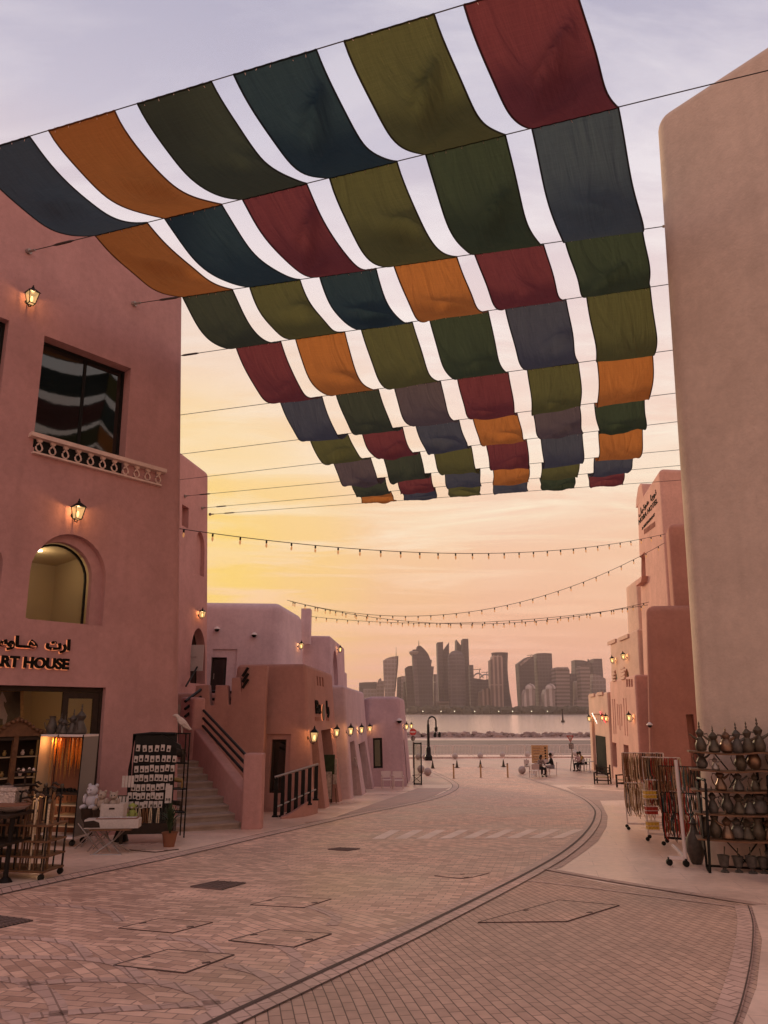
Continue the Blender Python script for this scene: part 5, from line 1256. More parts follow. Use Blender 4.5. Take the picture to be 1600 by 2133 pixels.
bx = [866, 901, 937, 973, 1010, 1047, 1082, 1118, 1155, 1191, 1228]
bw = 1.88; bp = barrier(bw)
for i in range(10):
    xm = (bx[i] + bx[i + 1]) / 2; p = ong(xm, 1570.5); p = Vector((p.x, 76.6 + .10 * (p.x), gz(77)))
    lb = ['', 'second', 'third', 'fourth', 'fifth', 'sixth', 'seventh', '', '', ''][i] + ' white crowd barrier counted from the mauve corner' if i not in (0, 9) else ('first white barrier of the row, beside the mauve corner' if i == 0 else 'last white barrier of the row, beside the sand shop')
    if 7 <= i <= 8: lb = ('white barrier behind the wooden menu board', 'white barrier behind the give way sign')[i - 7]
    rz = math.atan(.10)
    if i == 0: bp.location = p; bp.rotation_euler.z = rz; bp['label'] = lb
    else: dup(bp, p, rz, lb)
# street lamp
lp = ong(893, 1584); r = thing('street_lamp', 'tall dark street lamp with hooked arm and hanging unlit lanterns by the sea road', 'street lamp', lp)
H_ = (atY(893, 1491, lp.y).z - lp.z)
MB().lathe([(.34, 0), (.34, .35), (.24, .5), (.2, 1.1), (.13, 1.2), (.12, H_ - .8), (.10, H_ - .75)], (0, 0, 0), 14).build('pole', 'rail', r, smooth=30)
MB().tube([(0, 0, H_ - .8)] + [(.36 - .36 * cos(a), 0, H_ - .5 + .42 * sin(a)) for a in [pi * k / 10 for k in range(11)]] + [(.72, 0, H_ - 1.0)], .07, 8).build('arm', 'rail', r)
for (dx, dz, s) in ((.72, -1.25, 1.0), (.62, -1.75, .9), (1.02, -1.75, .9)):
    g = MB(); g.lathe([(.03, .34), (.16 * s, .20), (.13 * s, -.12), (.05, -.16)], (dx, 0, H_ + dz), 8); g.build('lantern_head', 'rail', r)
# signs
def disc(c, rad, y=-.02, seg=24): return [Vector((c[0] + rad * cos(2 * pi * k / seg), y, c[1] + rad * sin(2 * pi * k / seg))) for k in range(seg)]
gp = ong(861, 1600); r = thing('no_entry_sign', 'round red no entry sign with white bar on a thin pole at the mauve corner', 'sign', gp)
zc_ = atY(861, 1524.6, gp.y).z - gp.z; k = 7 * gp.y / 1590
MB().tube([(0, .03, 0), (0, .03, zc_ + .2)], .035, 8).build('pole', 'alu', r)
MB().prism(disc((0, zc_), k * 1.0, 0), (0, .02, 0)).build('disc', 'red', r, smooth=0)
MB().box((0, -.01, zc_), (k * 1.5, .015, k * .34)).build('bar', 'whitep', r, smooth=0)
z2 = atY(861, 1538, gp.y).z - gp.z; k2 = 4.6 * gp.y / 1590
MB().prism(disc((0, z2), k2, 0), (0, .02, 0)).build('lower_disc', 'whitep', r, smooth=0)
MB().tube([(k2 * cos(a) * .85, -.01, z2 + k2 * sin(a) * .85) for a in [2 * pi * j / 16 for j in range(17)]], .03, 4).build('rim', 'rail', r)
text('P', k2 * 1.3, 'black', r, gp + Vector((-k2 * .38, -.012, z2 - k2 * .45)), (1, 0, 0), (0, 0, 1), .004, .01)
MB().bar((-k2 * .6, -.02, z2 + k2 * .6), (k2 * .6, -.02, z2 - k2 * .6), .035, .01).build('slash', 'rail', r, smooth=0)
gp = ong(1197, 1606); r = thing('give_way_sign', 'triangular give way sign with small square plate on a leaning pole', 'sign', gp)
tp = atY(1188, 1537, gp.y) - gp; k = gp.y / 1590
MB().tube([(0, .03, 0), (tp.x, .03, tp.z)], .04, 8).build('pole', 'alu', r); MB().tube([(-.25, .25, 0), (tp.x + .05, .05, tp.z - 1.2)], .03, 8).build('stay', 'alu', r)
tri = lambda s, y: [Vector((tp.x - s, y, tp.z + s * .62)), Vector((tp.x + s, y, tp.z + s * .62)), Vector((tp.x, y, tp.z - s * 1.25))]
MB().prism(tri(7.2 * k, 0), (0, .02, 0)).build('triangle', 'red', r, smooth=0); MB().prism(tri(4.6 * k, -.008), (0, .012, 0)).build('triangle_face', 'card', r, smooth=0)
MB().box((tp.x + .03, -.01, tp.z - 16 * k), (9.5 * k, .02, 10 * k)).build('plate', 'rail', r, smooth=0); MB().box((tp.x + .03, -.022, tp.z - 16 * k), (7.4 * k, .012, 7.8 * k)).build('plate_face', 'card', r, smooth=0)
for j, s in enumerate(('GIVE', 'WAY')): text(s, 2.6 * k, 'black', r, gp + Vector((tp.x - 2.8 * k, -.03, tp.z - (15.5 + 3.2 * j) * k)), (1, 0, 0), (0, 0, 1), .002, .003)
# menu board
gp = ong(1127, 1597); r = thing('menu_board', 'tall wooden plank menu board with a column of dark dots', 'menu board', gp)
k = gp.y / 1590; w, h = 34 * k, 42 * k
for j in range(7): MB().box((-w * .03, 0, h * .14 + h * .86 * (j + .5) / 7), (w, .05, h * .86 / 7 - .012)).build('plank', 'lwood', r, smooth=0)
for s in (-1, 1): MB().box((s * w * .44 - .03, .05, h * .5), (.07, .05, h)).build('leg', 'wood', r, smooth=0)
for j in range(6): MB().prism([v + Vector((w * .30, -.028, h * (.24 + .125 * j))) for v in disc((0, 0), .07, 0, 12)], (0, -.01, 0)).build('dot', 'rail', r, smooth=0)
for j in range(6): MB().box((-w * .22, -.03, h * (.24 + .125 * j)), (w * (.34 + .06 * (j % 3)), .008, .035)).build('menu_line', 'wood', r, smooth=0)

# ---- people: one skinned body each, with clothing and hair as parts
def skin_body(name, pts, edges, radii, root, m, lvl=2):
    me = bpy.data.meshes.new(name); me.from_pydata([tuple(p) for p in pts], edges, []); o = bpy.data.objects.new(name, me); C.objects.link(o)
    md = o.modifiers.new('s', 'SKIN')
    for i, v in enumerate(me.skin_vertices[0].data):
        rr_ = radii[i]; v.radius = (rr_, rr_) if not isinstance(rr_, tuple) else rr_; v.use_root = i == 0
    sb = o.modifiers.new('d', 'SUBSURF'); sb.levels = lvl; sb.render_levels = lvl
    dg = bpy.context.evaluated_depsgraph_get(); m2 = bpy.data.meshes.new_from_object(o.evaluated_get(dg))
    o.modifiers.clear(); old = o.data; o.data = m2; bpy.data.meshes.remove(old)
    for p in m2.polygons: p.use_smooth = True
    m2.materials.clear(); m2.materials.append(M[m] if isinstance(m, str) else m); o.parent = root; return o
def seated(label, loc, rz, top, trousers, lean=.1, hands='lap', hood=False, cap=False, scale=1.0):
    """sitting figure facing +Y before rotation, seat 0.46 m high"""
    r = thing('person', label, 'person', loc, rz); r.scale = (scale,) * 3
    V = Vector; hip = V((0, 0, .53)); ch = V((0, lean * .9, .88)); nk = V((0, lean * 1.25, 1.08)); hd = V((0, lean * 1.5 + .03, 1.24))
    sh = [V((s * .17, lean * 1.1, 1.03)) for s in (-1, 1)]; el = [V((s * .24, lean + .12, .76)) for s in (-1, 1)]
    wr = [V((s * .11, lean + .36, .70)) for s in (-1, 1)] if hands == 'lap' else [V((s * .10, lean + .34, .84)) for s in (-1, 1)]
    kn = [V((s * .13, .44, .50)) for s in (-1, 1)]; an = [V((s * .13, .40, .09)) for s in (-1, 1)]; toe = [V((s * .14, .56, .045)) for s in (-1, 1)]
    hj = [V((s * .10, .02, .52)) for s in (-1, 1)]
    pts = [hip, V((0, lean * .4, .70)), ch, nk, hd, V((0, hd.y + .01, hd.z + .10))]
    E_ = [(0, 1), (1, 2), (2, 3), (3, 4), (4, 5)]; rad = [(.13, .11), (.12, .10), (.135, .10), .055, (.085, .10), (.06, .075)]
    for i in (0, 1):
        b = len(pts); pts += [sh[i], el[i], wr[i], wr[i] + V((0, .06, .005))]; E_ += [(2, b), (b, b + 1), (b + 1, b + 2), (b + 2, b + 3)]; rad += [.055, .042, .028, .034]
        b = len(pts); pts += [hj[i], kn[i], an[i], toe[i]]; E_ += [(0, b), (b, b + 1), (b + 1, b + 2), (b + 2, b + 3)]; rad += [.085, .062, .042, .035]
    body = skin_body('body', pts, E_, rad, r, 'skin')
    # fingers
    for i in (0, 1):
        h0 = wr[i] + V((0, .07, .0)); f = MB()
        for q in range(4): ll = (.055, .07, .066, .05)[q]; f.tube([h0 + V(((q - 1.5) * .018, 0, 0)), h0 + V(((q - 1.5) * .02, ll * .6, -.008)), h0 + V(((q - 1.5) * .02, ll * .85, -.03))], [.009, .008, .006], 5)
        s = -1 if i == 0 else 1; f.tube([h0 + V((-s * .03, -.03, 0)), h0 + V((-s * .055, .0, -.005)), h0 + V((-s * .05, .03, -.012))], [.010, .009, .007], 5); f.build('fingers', 'skin', body)
    # face: nose, eyes, mouth, ears
    f = MB(); f.tube([hd + V((0, .085, .03)), hd + V((0, .115, -.01))], [.008, .015], 6); f.build('nose', 'skin', body)
    f = MB(); [f.ball(hd + V((s * .033, .088, .03)), .011, 6, 5) for s in (-1, 1)]; f.build('eyes', 'hair', body)
    f = MB(); f.box(hd + V((0, .09, -.045)), (.045, .01, .008)); f.build('mouth', 'red', body)
    # top
    pt = [hip + V((0, 0, -.02)), V((0, lean * .4, .70)), ch, nk + V((0, -.01, -.05))]; E2 = [(0, 1), (1, 2), (2, 3)]; rd_ = [(.165, .135), (.15, .125), (.165, .12), (.085, .08)]
    for i in (0, 1):
        b = len(pt); pt += [sh[i], el[i], wr[i] - V((0, .03, 0))]; E2 += [(2, b), (b, b + 1), (b + 1, b + 2)]; rd_ += [.078, .062, .045]
    skin_body('top', pt, E2, rd_, r, top)
    pt = [hip + V((0, 0, -.03))]; E3 = []; rd_ = [(.16, .12)]
    for i in (0, 1):
        b = len(pt); pt += [hj[i], kn[i], an[i] + V((0, 0, .04))]; E3 += [(0, b), (b, b + 1), (b + 1, b + 2)]; rd_ += [.105, .082, .062]
    skin_body('trousers', pt, E3, rd_, r, trousers)
    sh_ = MB(); [sh_.ball((s * .135, .49, .045), (.05, .13, .045), 10, 6) for s in (-1, 1)]; sh_.build('shoes', 'black', r)
    hm = MB(); hm.ball(hd + V((0, -.018, .045)), (.098, .108, .105), 14, 10)
    if hood: hm.ball(hd + V((0, -.05, -.03)), (.11, .10, .13), 12, 8)
    hm.build('hair' if not cap else 'cap', 'hair', r)
    return r
M['cloth_black'] = mat('black_jersey', (.012, .012, .012), .9); M['cloth_grey'] = mat('grey_jersey', (.22, .17, .15), .9); M['cloth_jean'] = mat('pale_denim', (.22, .20, .21), .9)
M['cloth_pink'] = mat('pink_shirt', (.45, .28, .27), .9); M['cloth_mustard'] = mat('mustard_vest', (.40, .22, .05), .9)
def sit_at(px, rz, *a, **k):
    p = ong(*px); return seated(a[0], (p.x, p.y, p.z), rz, *a[1:], **k)
sit_at((1126, 1617), R(-160), 'person in a grey top sitting at the cafe table, facing the street', 'cloth_grey', 'cloth_black', hands='table', hood=True, scale=1.02)
sit_at((1152, 1615), R(78), 'person in a black hoodie, cap and pale jeans sitting in profile', 'cloth_black', 'cloth_jean', lean=.06, cap=True, scale=1.08)
sit_at((1208, 1606), R(125), 'person in a pink shirt sitting left of the pair by the sand shop', 'cloth_pink', 'cloth_black', lean=.08)
sit_at((1219, 1605), R(100), 'person in a mustard vest leaning over, right of the pair by the sand shop', 'cloth_mustard', 'cloth_black', lean=.22)
# ---- metal chairs and tables
def chair(mt, nm='chair', label='x', group=None, w=.5, sh=.44, bh=.86, arms=True):
    r = thing(nm, label, 'chair', (0, 0, 0), 0, group); d = .46
    MB().box((0, 0, sh), (w, d, .03)).build('seat', mt, r, smooth=0)
    for sx in (-1, 1):
        for sy in (-1, 1):
            zt = (.66 if arms else sh) if sy == 1 else bh; MB().bar((sx * w / 2, sy * d / 2 * (1.0 if sy == 1 else 1.05), 0), (sx * w / 2, sy * d / 2 - (0 if sy == 1 else .06), zt), .035).build('leg', mt, r, smooth=0)
        if arms: MB().bar((sx * w / 2, -d / 2 - .03, .66), (sx * w / 2, d / 2, .66), .04, .03).build('armrest', mt, r, smooth=0)
    b = MB(); b.add([(-w / 2 + .02, -d / 2 - .02, sh + .1), (w / 2 - .02, -d / 2 - .02, sh + .1), (w / 2 - .02, -d / 2 - .08, bh), (-w / 2 + .02, -d / 2 - .08, bh), (-w / 2 + .02, -d / 2 - .04, sh + .1), (w / 2 - .02, -d / 2 - .04, sh + .1), (w / 2 - .02, -d / 2 - .10, bh), (-w / 2 + .02, -d / 2 - .10, bh)],
                    [(0, 1, 2, 3), (7, 6, 5, 4), (0, 4, 5, 1), (1, 5, 6, 2), (2, 6, 7, 3), (3, 7, 4, 0)]); b.build('backrest', mt, r, smooth=0)
    return r
M['chairw'] = mat('pale_pink_metal', (.66, .52, .50), .5)
wc = chair('chairw', group='pale chairs against the mauve corner shop', label='left pale armchair under the dark window of the corner mauve shop')
wc.location = ong(806, 1643); wc.rotation_euler.z = R(190)
dup(wc, ong(830, 1644), R(186), 'right pale armchair, nearer the corner of the mauve shop')
M['chairm'] = mat('white_metal', (.50, .42, .40), .4)
def table(loc, label, rr_=.35, square=False):
    r = thing('cafe_table', label, 'table', loc, 0, 'cafe tables on the terrace')
    (MB().box((0, 0, .73), (.65, .65, .03)) if square else MB().lathe([(rr_, .72), (rr_, .75)], (0, 0, 0), 20)).build('table_top', 'chairm', r)
    MB().tube([(0, 0, .04), (0, 0, .72)], .03, 8).build('stem', 'chairm', r); MB().lathe([(.22, 0), (.2, .03), (.03, .06)], (0, 0, 0), 16).build('base', 'chairm', r); return r
table(ong(1112, 1614), 'round white cafe table left of the person in grey'); table(ong(1139, 1617), 'white cafe table between the two seated cafe guests'); table(ong(1229, 1608), 'white table half hidden by the sand shop corner')
cc = chair('chairm', 'cafe_chair', 'white metal chair under the person in grey', 'white chairs of the cafe terrace', arms=False)
def under(px, rz): p = ong(*px); return Vector((p.x, p.y, p.z)), rz
p, z = under((1126, 1617), R(-160)); cc.location = p; cc.rotation_euler.z = z
for px, rz, lb in (((1152, 1615), R(78), 'white metal chair under the person in the black hoodie'), ((1208, 1606), R(125), 'white metal chair under the person in the pink shirt'), ((1219, 1605), R(100), 'white metal chair under the person in the mustard vest'),
                   ((1104, 1608), R(-60), 'empty white chair by the large ball bollard'), ((1113, 1620), R(10), 'empty white chair pushed in at the round cafe table'), ((1137, 1608), R(180), 'empty white chair behind the middle cafe table')):
    dup(cc, ong(*px), rz, lb)
# wooden seats on the right
def wood_chair(px, rz, label, w=.75):
    r = thing('wooden_armchair', label, 'armchair', ong(*px), rz, 'dark wooden seats by the coral shop'); d = .6
    MB().box((0, 0, .40), (w, d, .06)).build('seat', 'beige', r, smooth=0)
    for sx in (-1, 1):
        MB().box((sx * w / 2, d / 2, .33), (.07, .07, .66)).build('leg', 'dark', r, smooth=0); MB().box((sx * w / 2, -d / 2, .5), (.07, .07, 1.0)).lathe([(.04, 0), (.05, .04), (.01, .09)], (sx * w / 2, -d / 2, 1.0), 8).build('leg', 'dark', r, smooth=0)
        MB().box((sx * w / 2, 0, .63), (.06, d, .06)).build('armrest', 'dark', r, smooth=0); MB().box((sx * w / 2, 0, .22), (.05, d, .06)).build('stretcher', 'dark', r, smooth=0)
    for z in (.55, .72, .9): MB().box((0, -d / 2, z), (w, .04, .05)).build('back_rail', 'dark', r, smooth=0)
    MB().box((0, d / 2, .22), (w, .05, .06)).build('stretcher', 'dark', r, smooth=0)
    for j in range(7): MB().tube([(-w / 2 + w * (j + .5) / 7, -d / 2, .55), (-w / 2 + w * (j + .5) / 7, -d / 2, .9)], .014, 6).build('spindle', 'dark', r)
    return r
wood_chair((1256, 1633), R(150), 'dark wooden armchair with pale cushion nearer the open door', .8); wood_chair((1307, 1641), R(120), 'dark wooden high post armchair at the corner of the coral shop', .9)
# open glass door leaf, folded stand, leaning plank, hanging textiles at the mauve corner
gp = Vector((1.75, 45.5, gz(45.5))); r = thing('glass_door_leaf', 'black framed glass door leaf standing open at the mauve corner', 'door', gp)
mb = MB(); w, h = .85, 2.35
for a, b in (((0, 0), (0, h)), ((w, 0), (w, h)), ((0, .05), (w, .05)), ((0, h - .05), (w, h - .05))): mb.bar((a[0] * .5, 0, a[1]), (b[0] * .5, 0, b[1]), .07)
mb.build('frame', 'black', r, smooth=0); MB().box((w * .25, 0, h / 2), (w * .5, .02, h - .1)).build('pane', 'glass', r, smooth=0)
r = thing('folding_stand', 'folded X shaped black stand leaning beside the glass door', 'stand', ong(868, 1630))
MB().bar((-.25, 0, 0), (.25, 0, .42), .03).build('leg', 'rail', r, smooth=0); MB().bar((.25, .05, 0), (-.25, .05, .42), .03).build('leg', 'rail', r, smooth=0); MB().bar((-.25, .02, .42), (.28, .02, .44), .03).build('top_bar', 'rail', r, smooth=0)
p = ong(763, 1651); r = thing('leaning_board', 'long pale board leaning against the low mauve shop doorway', 'board', p)
t_ = WF.hp(739, 1578, .05) - p; MB().bar((0, 0, 0), t_, .05, .03).build('edge', 'whitep', r, smooth=0); MB().bar((-.35, 0, 0), t_ + Vector((-.02, .05, 0)), .05, .03).build('edge', 'whitep', r, smooth=0); MB().bar((0, 0, .03), (-.36, 0, .03), .05, .04).build('foot_bar', 'whitep', r, smooth=0)
p = ong(690, 1672); r = thing('textile_stand', 'stand draped with dark and striped textiles beside the terracotta shop door', 'stand', p)
MB().tube([(0, 0, 0), (0, 0, 1.7)], .03, 8).build('pole', 'rail', r)
M['stripes'] = mat('striped_textile', (.45, .35, .31), .9, var=.4, vscale=12)
MB().box((-.1, 0, 1.35), (.42, .12, .7)).build('dark_textile', 'green', r); MB().box((-.12, -.1, .62), (.26, .08, .95), .1).build('striped_textile', 'stripes', r); MB().box((.12, 0, 1.1), (.14, .1, .9)).build('scarf', 'stripes', r)
for s in (-1, 1): MB().bar((s * .2, -.2, 0), (s * .15, 0, .5), .03).build('leg', 'wood', r, smooth=0)

# ================================================================ GOODS: RIGHT SIDE
def jug(prof, spout=True, handle=True, hs=1.0, finial=True):
    """coffee pot standing on z=0: lathe body, beak spout to +X, loop handle to -X"""
    b = MB().lathe(prof, (0, 0, 0), 14)
    hmax = max(z for _, z in prof)
    return b, hmax
PROF = dict(
    dallah=[(.075, 0), (.09, .02), (.088, .06), (.05, .14), (.036, .175), (.062, .215), (.068, .235), (.03, .28), (.008, .30), (.016, .32), (.006, .34), (.012, .355), (.003, .39)],
    round=[(.06, 0), (.09, .03), (.098, .09), (.07, .16), (.044, .19), (.062, .225), (.064, .24), (.03, .275), (.008, .29), (.016, .31), (.003, .35)],
    tall=[(.065, 0), (.075, .02), (.084, .08), (.055, .16), (.034, .20), (.055, .25), (.06, .27), (.03, .31), (.008, .33), (.018, .355), (.006, .375), (.014, .395), (.003, .43)],
    vase=[(.05, 0), (.085, .05), (.095, .12), (.06, .20), (.045, .26), (.06, .30), (.062, .305), (.05, .30)])
JP = {}
def pot(kind, m, loc, rz, label, group, sc=1.0):
    key = (kind, m)
    if key not in JP:
        r = thing('coffee_pot', label, 'coffee pot', loc, rz, group); r.scale = (sc,) * 3
        MB().lathe(PROF[kind], (0, 0, 0), 14).build('pot_body', m, r)
        if kind != 'vase': MB().tube([(.05, 0, .17), (.10, 0, .20), (.155, 0, .245), (.165, 0, .235)], [.022, .018, .010, .005], 7).build('spout', m, r)
        MB().tube([(-.045, 0, .24), (-.11, 0, .25), (-.135, 0, .19), (-.11, 0, .10), (-.075, 0, .06)], .009, 6).build('handle', m, r)
        JP[key] = r; return r
    return dup(JP[key], loc, rz, label, group, sc)
rk = Vector((4.84, 12.0, gz(12.0))); du = Vector((.955, -.296, 0)); dn = Vector((.296, .955, 0))
rt2 = thing('shelf_rack', 'black pipe rack with curved wooden shelves of metal pots by the cream wall', 'shelf rack', rk)
RL = 2.9
shelf_px = [1564, 1601, 1645, 1693, 1746]
def shz(y, t=.0): return atY(1470, y, 12.05).z - rk.z
SZ = [shz(y) for y in shelf_px]
SZ = [1.20, .955, .665, .36, .03][:0] or SZ
for k, z in enumerate(SZ):
    n = 12; vs = []; fs = []
    for i in range(n + 1):
        t = i / n; s = -.12 + (RL + .12) * t
        sag = -.035 * sin(pi * min(1, max(0, (s - 0) / .9))) if s < .9 else (-.03 * sin(pi * min(1, (s - .9) / 1.0)) if s < 1.9 else 0)
        a = du * s + Vector((0, 0, z + (sag if k < 2 else sag * .4))) + dn * -.02; b = a + dn * .40
        vs += [a, b, b + Vector((0, 0, -.022)), a + Vector((0, 0, -.022))]
    for i in range(n):
        for q in range(4): fs.append((i * 4 + q, i * 4 + (q + 1) % 4, i * 4 + 4 + (q + 1) % 4, i * 4 + 4 + q))
    fs += [(0, 1, 2, 3), tuple(n * 4 + q for q in (3, 2, 1, 0))]
    MB().add(vs, fs).build('shelf', 'lwood' if False else 'wood', rt2, smooth=0)
for s, top in ((0, 1.30), (.87, 1.44), (1.75, 1.44), (2.7, 1.44)):
    a = du * s - dn * .03; ln_ = du * .07; MB().tube([a, a + ln_ + Vector((0, 0, top - .06)), a + ln_ + Vector((0, 0, top)) + dn * .06 + du * (.05 if s > .5 else 0), a + Vector((0, 0, top)) + dn * .40 + du * (.1 if s > .5 else 0)], .022, 8).build('upright', 'black', rt2)
    MB().tube([a + dn * .44, a + dn * .44 + Vector((0, 0, top))], .02, 8).build('upright', 'black', rt2)
for k in range(0, 5, 1):
    z0 = SZ[k]; z1 = SZ[k + 1] if k < 4 else 0.0
    if k % 2: continue
    MB().bar(du * .25 + dn * .43 + Vector((0, 0, z0)), du * .65 + dn * .43 + Vector((0, 0, max(0, SZ[min(k + 2, 4)] if k < 4 else 0))), .02).build('brace', 'black', rt2, smooth=0)
    MB().bar(du * .82 + dn * .43 + Vector((0, 0, z0)), du * .45 + dn * .43 + Vector((0, 0, max(0, SZ[min(k + 2, 4)] if k < 4 else 0))), .02).build('brace', 'black', rt2, smooth=0)
MB().bar(-dn * .03, dn * .44, .03).build('foot_bar', 'black', rt2, smooth=0); MB().bar(Vector((0, 0, .02)) + dn * .44, du * RL + dn * .44 + Vector((0, 0, .02)), .03).build('foot_bar', 'black', rt2, smooth=0)
MB().box(du * -.03 + dn * .2 + Vector((0, 0, .78)), (.02, .36, .95), math.atan2(dn.y, dn.x) - pi / 2).build('side_panel', 'black', rt2, smooth=0)
rr = random.Random(5); ordn = ['first', 'second', 'third', 'fourth', 'fifth', 'sixth', 'seventh', 'eighth', 'ninth', 'tenth', 'eleventh', 'twelfth', 'thirteenth', 'fourteenth']
shn = ['top shelf', 'second shelf', 'third shelf', 'fourth shelf', 'lowest shelf']
rowdef = [[(.06, 'tall', 1.05), (.25, 'dallah', 1.0), (.43, 'round', 1.05), (.58, 'tall', 1.0), (.73, 'tall', 1.02), (.89, 'tall', 1.15), (1.20, 'dallah', 1.2), (1.42, 'round', 1.1), (1.65, 'tall', 1.0), (1.9, 'dallah', 1.1), (2.2, 'round', 1.0)],
          [(.05, 'round', .85), (.23, 'dallah', .62), (.60, 'vase', 1.0), (.80, 'vase', 1.05), (1.08, 'round', 1.05), (1.35, 'dallah', .95), (1.7, 'vase', 1.0), (2.1, 'round', 1.0)],
          [(.28, 'dallah', .98), (.53, 'dallah', .9), (.76, 'tall', .72), (1.12, 'dallah', .95), (1.45, 'dallah', .9), (1.8, 'tall', .8)],
          [(.14, 'tall', .95), (.35, 'vase', 1.0), (.50, 'dallah', 1.0), (.65, 'dallah', 1.05), (.80, 'round', 1.1), (.99, 'dallah', 1.15), (1.18, 'round', 1.15), (1.38, 'dallah', 1.0), (1.6, 'tall', 1.0), (1.85, 'vase', 1.0)],
          [(.0, 'vase', 1.0), (.14, 'vase', 1.05), (.30, 'dallah', 1.05), (.44, 'round', 1.0), (.58, 'dallah', 1.0), (.73, 'vase', .95), (.88, 'dallah', 1.0), (1.12, 'round', .9), (1.35, 'vase', 1.0), (1.6, 'dallah', 1.0)]]
for k, row in enumerate(rowdef):
    for j, (s, kd, sc) in enumerate(row):
        p = rk + du * (s + .02) + dn * rr.uniform(.12, .22) + Vector((0, 0, SZ[k] + .002 - (.03 * sin(pi * min(1, s / .9)) if s < .9 and k < 2 else .01)))
        m = 'brass' if (k, j) not in ((1, 1),) else 'alu'
        m = (['brass', 'brass', 'copper', 'pewter'][(k * 3 + j) % 4] if k != 3 else ['pewter', 'pewter', 'brass'][j % 3]) if (k, j) != (1, 1) else m
        pot(kd, m, p, rr.choice([0, 0, .3, -.4, pi, pi + .3]) - .3, f'old metal coffee pot, {ordn[j]} from the left on the {shn[k]} of the black rack', f'coffee pots on the {shn[k]}', sc * rr.uniform(.94, 1.06))
# mortars on the ground
def mortar():
    r = thing('mortar', 'x', 'mortar', (0, 0, 0), 0, 'brass mortars under the rack')
    MB().lathe([(.07, 0), (.075, .02), (.03, .05), (.035, .08), (.075, .11), (.09, .22), (.105, .28), (.095, .28), (.08, .22), (.06, .13)], (0, 0, 0), 18).build('bowl', 'pewter', r)
    MB().tube([(.0, 0, .14), (.03, .01, .33), (.045, .012, .42)], [.014, .010, .014], 7).build('pestle', 'brass', r); return r
mo = mortar()
for j, (s, sc, lb) in enumerate(((.22, .85, 'leftmost brass mortar on the ground under the rack'), (.42, .8, 'second brass mortar from the left under the rack'), (.60, .85, 'third brass mortar, with upright pestle, under the rack'), (.76, .8, 'fourth brass mortar partly behind the biggest one'), (.90, 1.08, 'biggest brass mortar with long pestle near the rack post'), (1.28, 1.0, 'last brass mortar at the right edge under the rack'))):
    p = rk + du * s + dn * (.10 + .05 * (j % 2)); p.z = gz(p.y)
    if j == 0: mo.location = p; mo['label'] = lb; mo.scale = (sc,) * 3
    else: dup(mo, p, .5 * j, lb, None, sc)
# big jug and tray left of the rack foot
p = ong(1452, 1800); r = thing('floor_vase', 'tall dark rounded vase at the left foot of the pot rack', 'vase', p)
MB().lathe([(.07, 0), (.09, .03), (.14, .2), (.13, .38), (.06, .5), (.045, .58), (.07, .62)], (0, 0, 0), 16).build('vase_body', 'pewter', r); MB().lathe([(.05, .62), (.03, .66), (.01, .70)], (0, 0, 0), 10).build('lid', 'pewter', r)
# white garment rail
p0, p1 = ong(1395, 1803), ong(1430, 1806); r = thing('white_rail_stand', 'white metal display stand pole on castors before the pot rack', 'stand', p0.lerp(p1, .5))
MB().bar(p0 + Vector((0, 0, .12)), p1 + Vector((.03, 0, .12)), .045).build('foot', 'whitep', r, smooth=0, world=True)
for p in (p0, p1): MB().lathe([(.05, -.02), (.05, .02)], p + Vector((0, 0, .05)), 12, Matrix.Rotation(pi / 2, 3, 'X')).box(p + Vector((0, 0, .10)), (.03, .05, .05)).build('castor', 'black', r, world=True)
tp_ = atY(1408, 1583, p1.y); MB().tube([p1 + Vector((0, 0, .12)), tp_], .028, 10).build('pole', 'whitep', r, world=True)
MB().bar(p1 + Vector((0, 0, .12)), p1 + Vector((.25, 1.2, .12)), .04).build('foot', 'whitep', r, smooth=0, world=True)
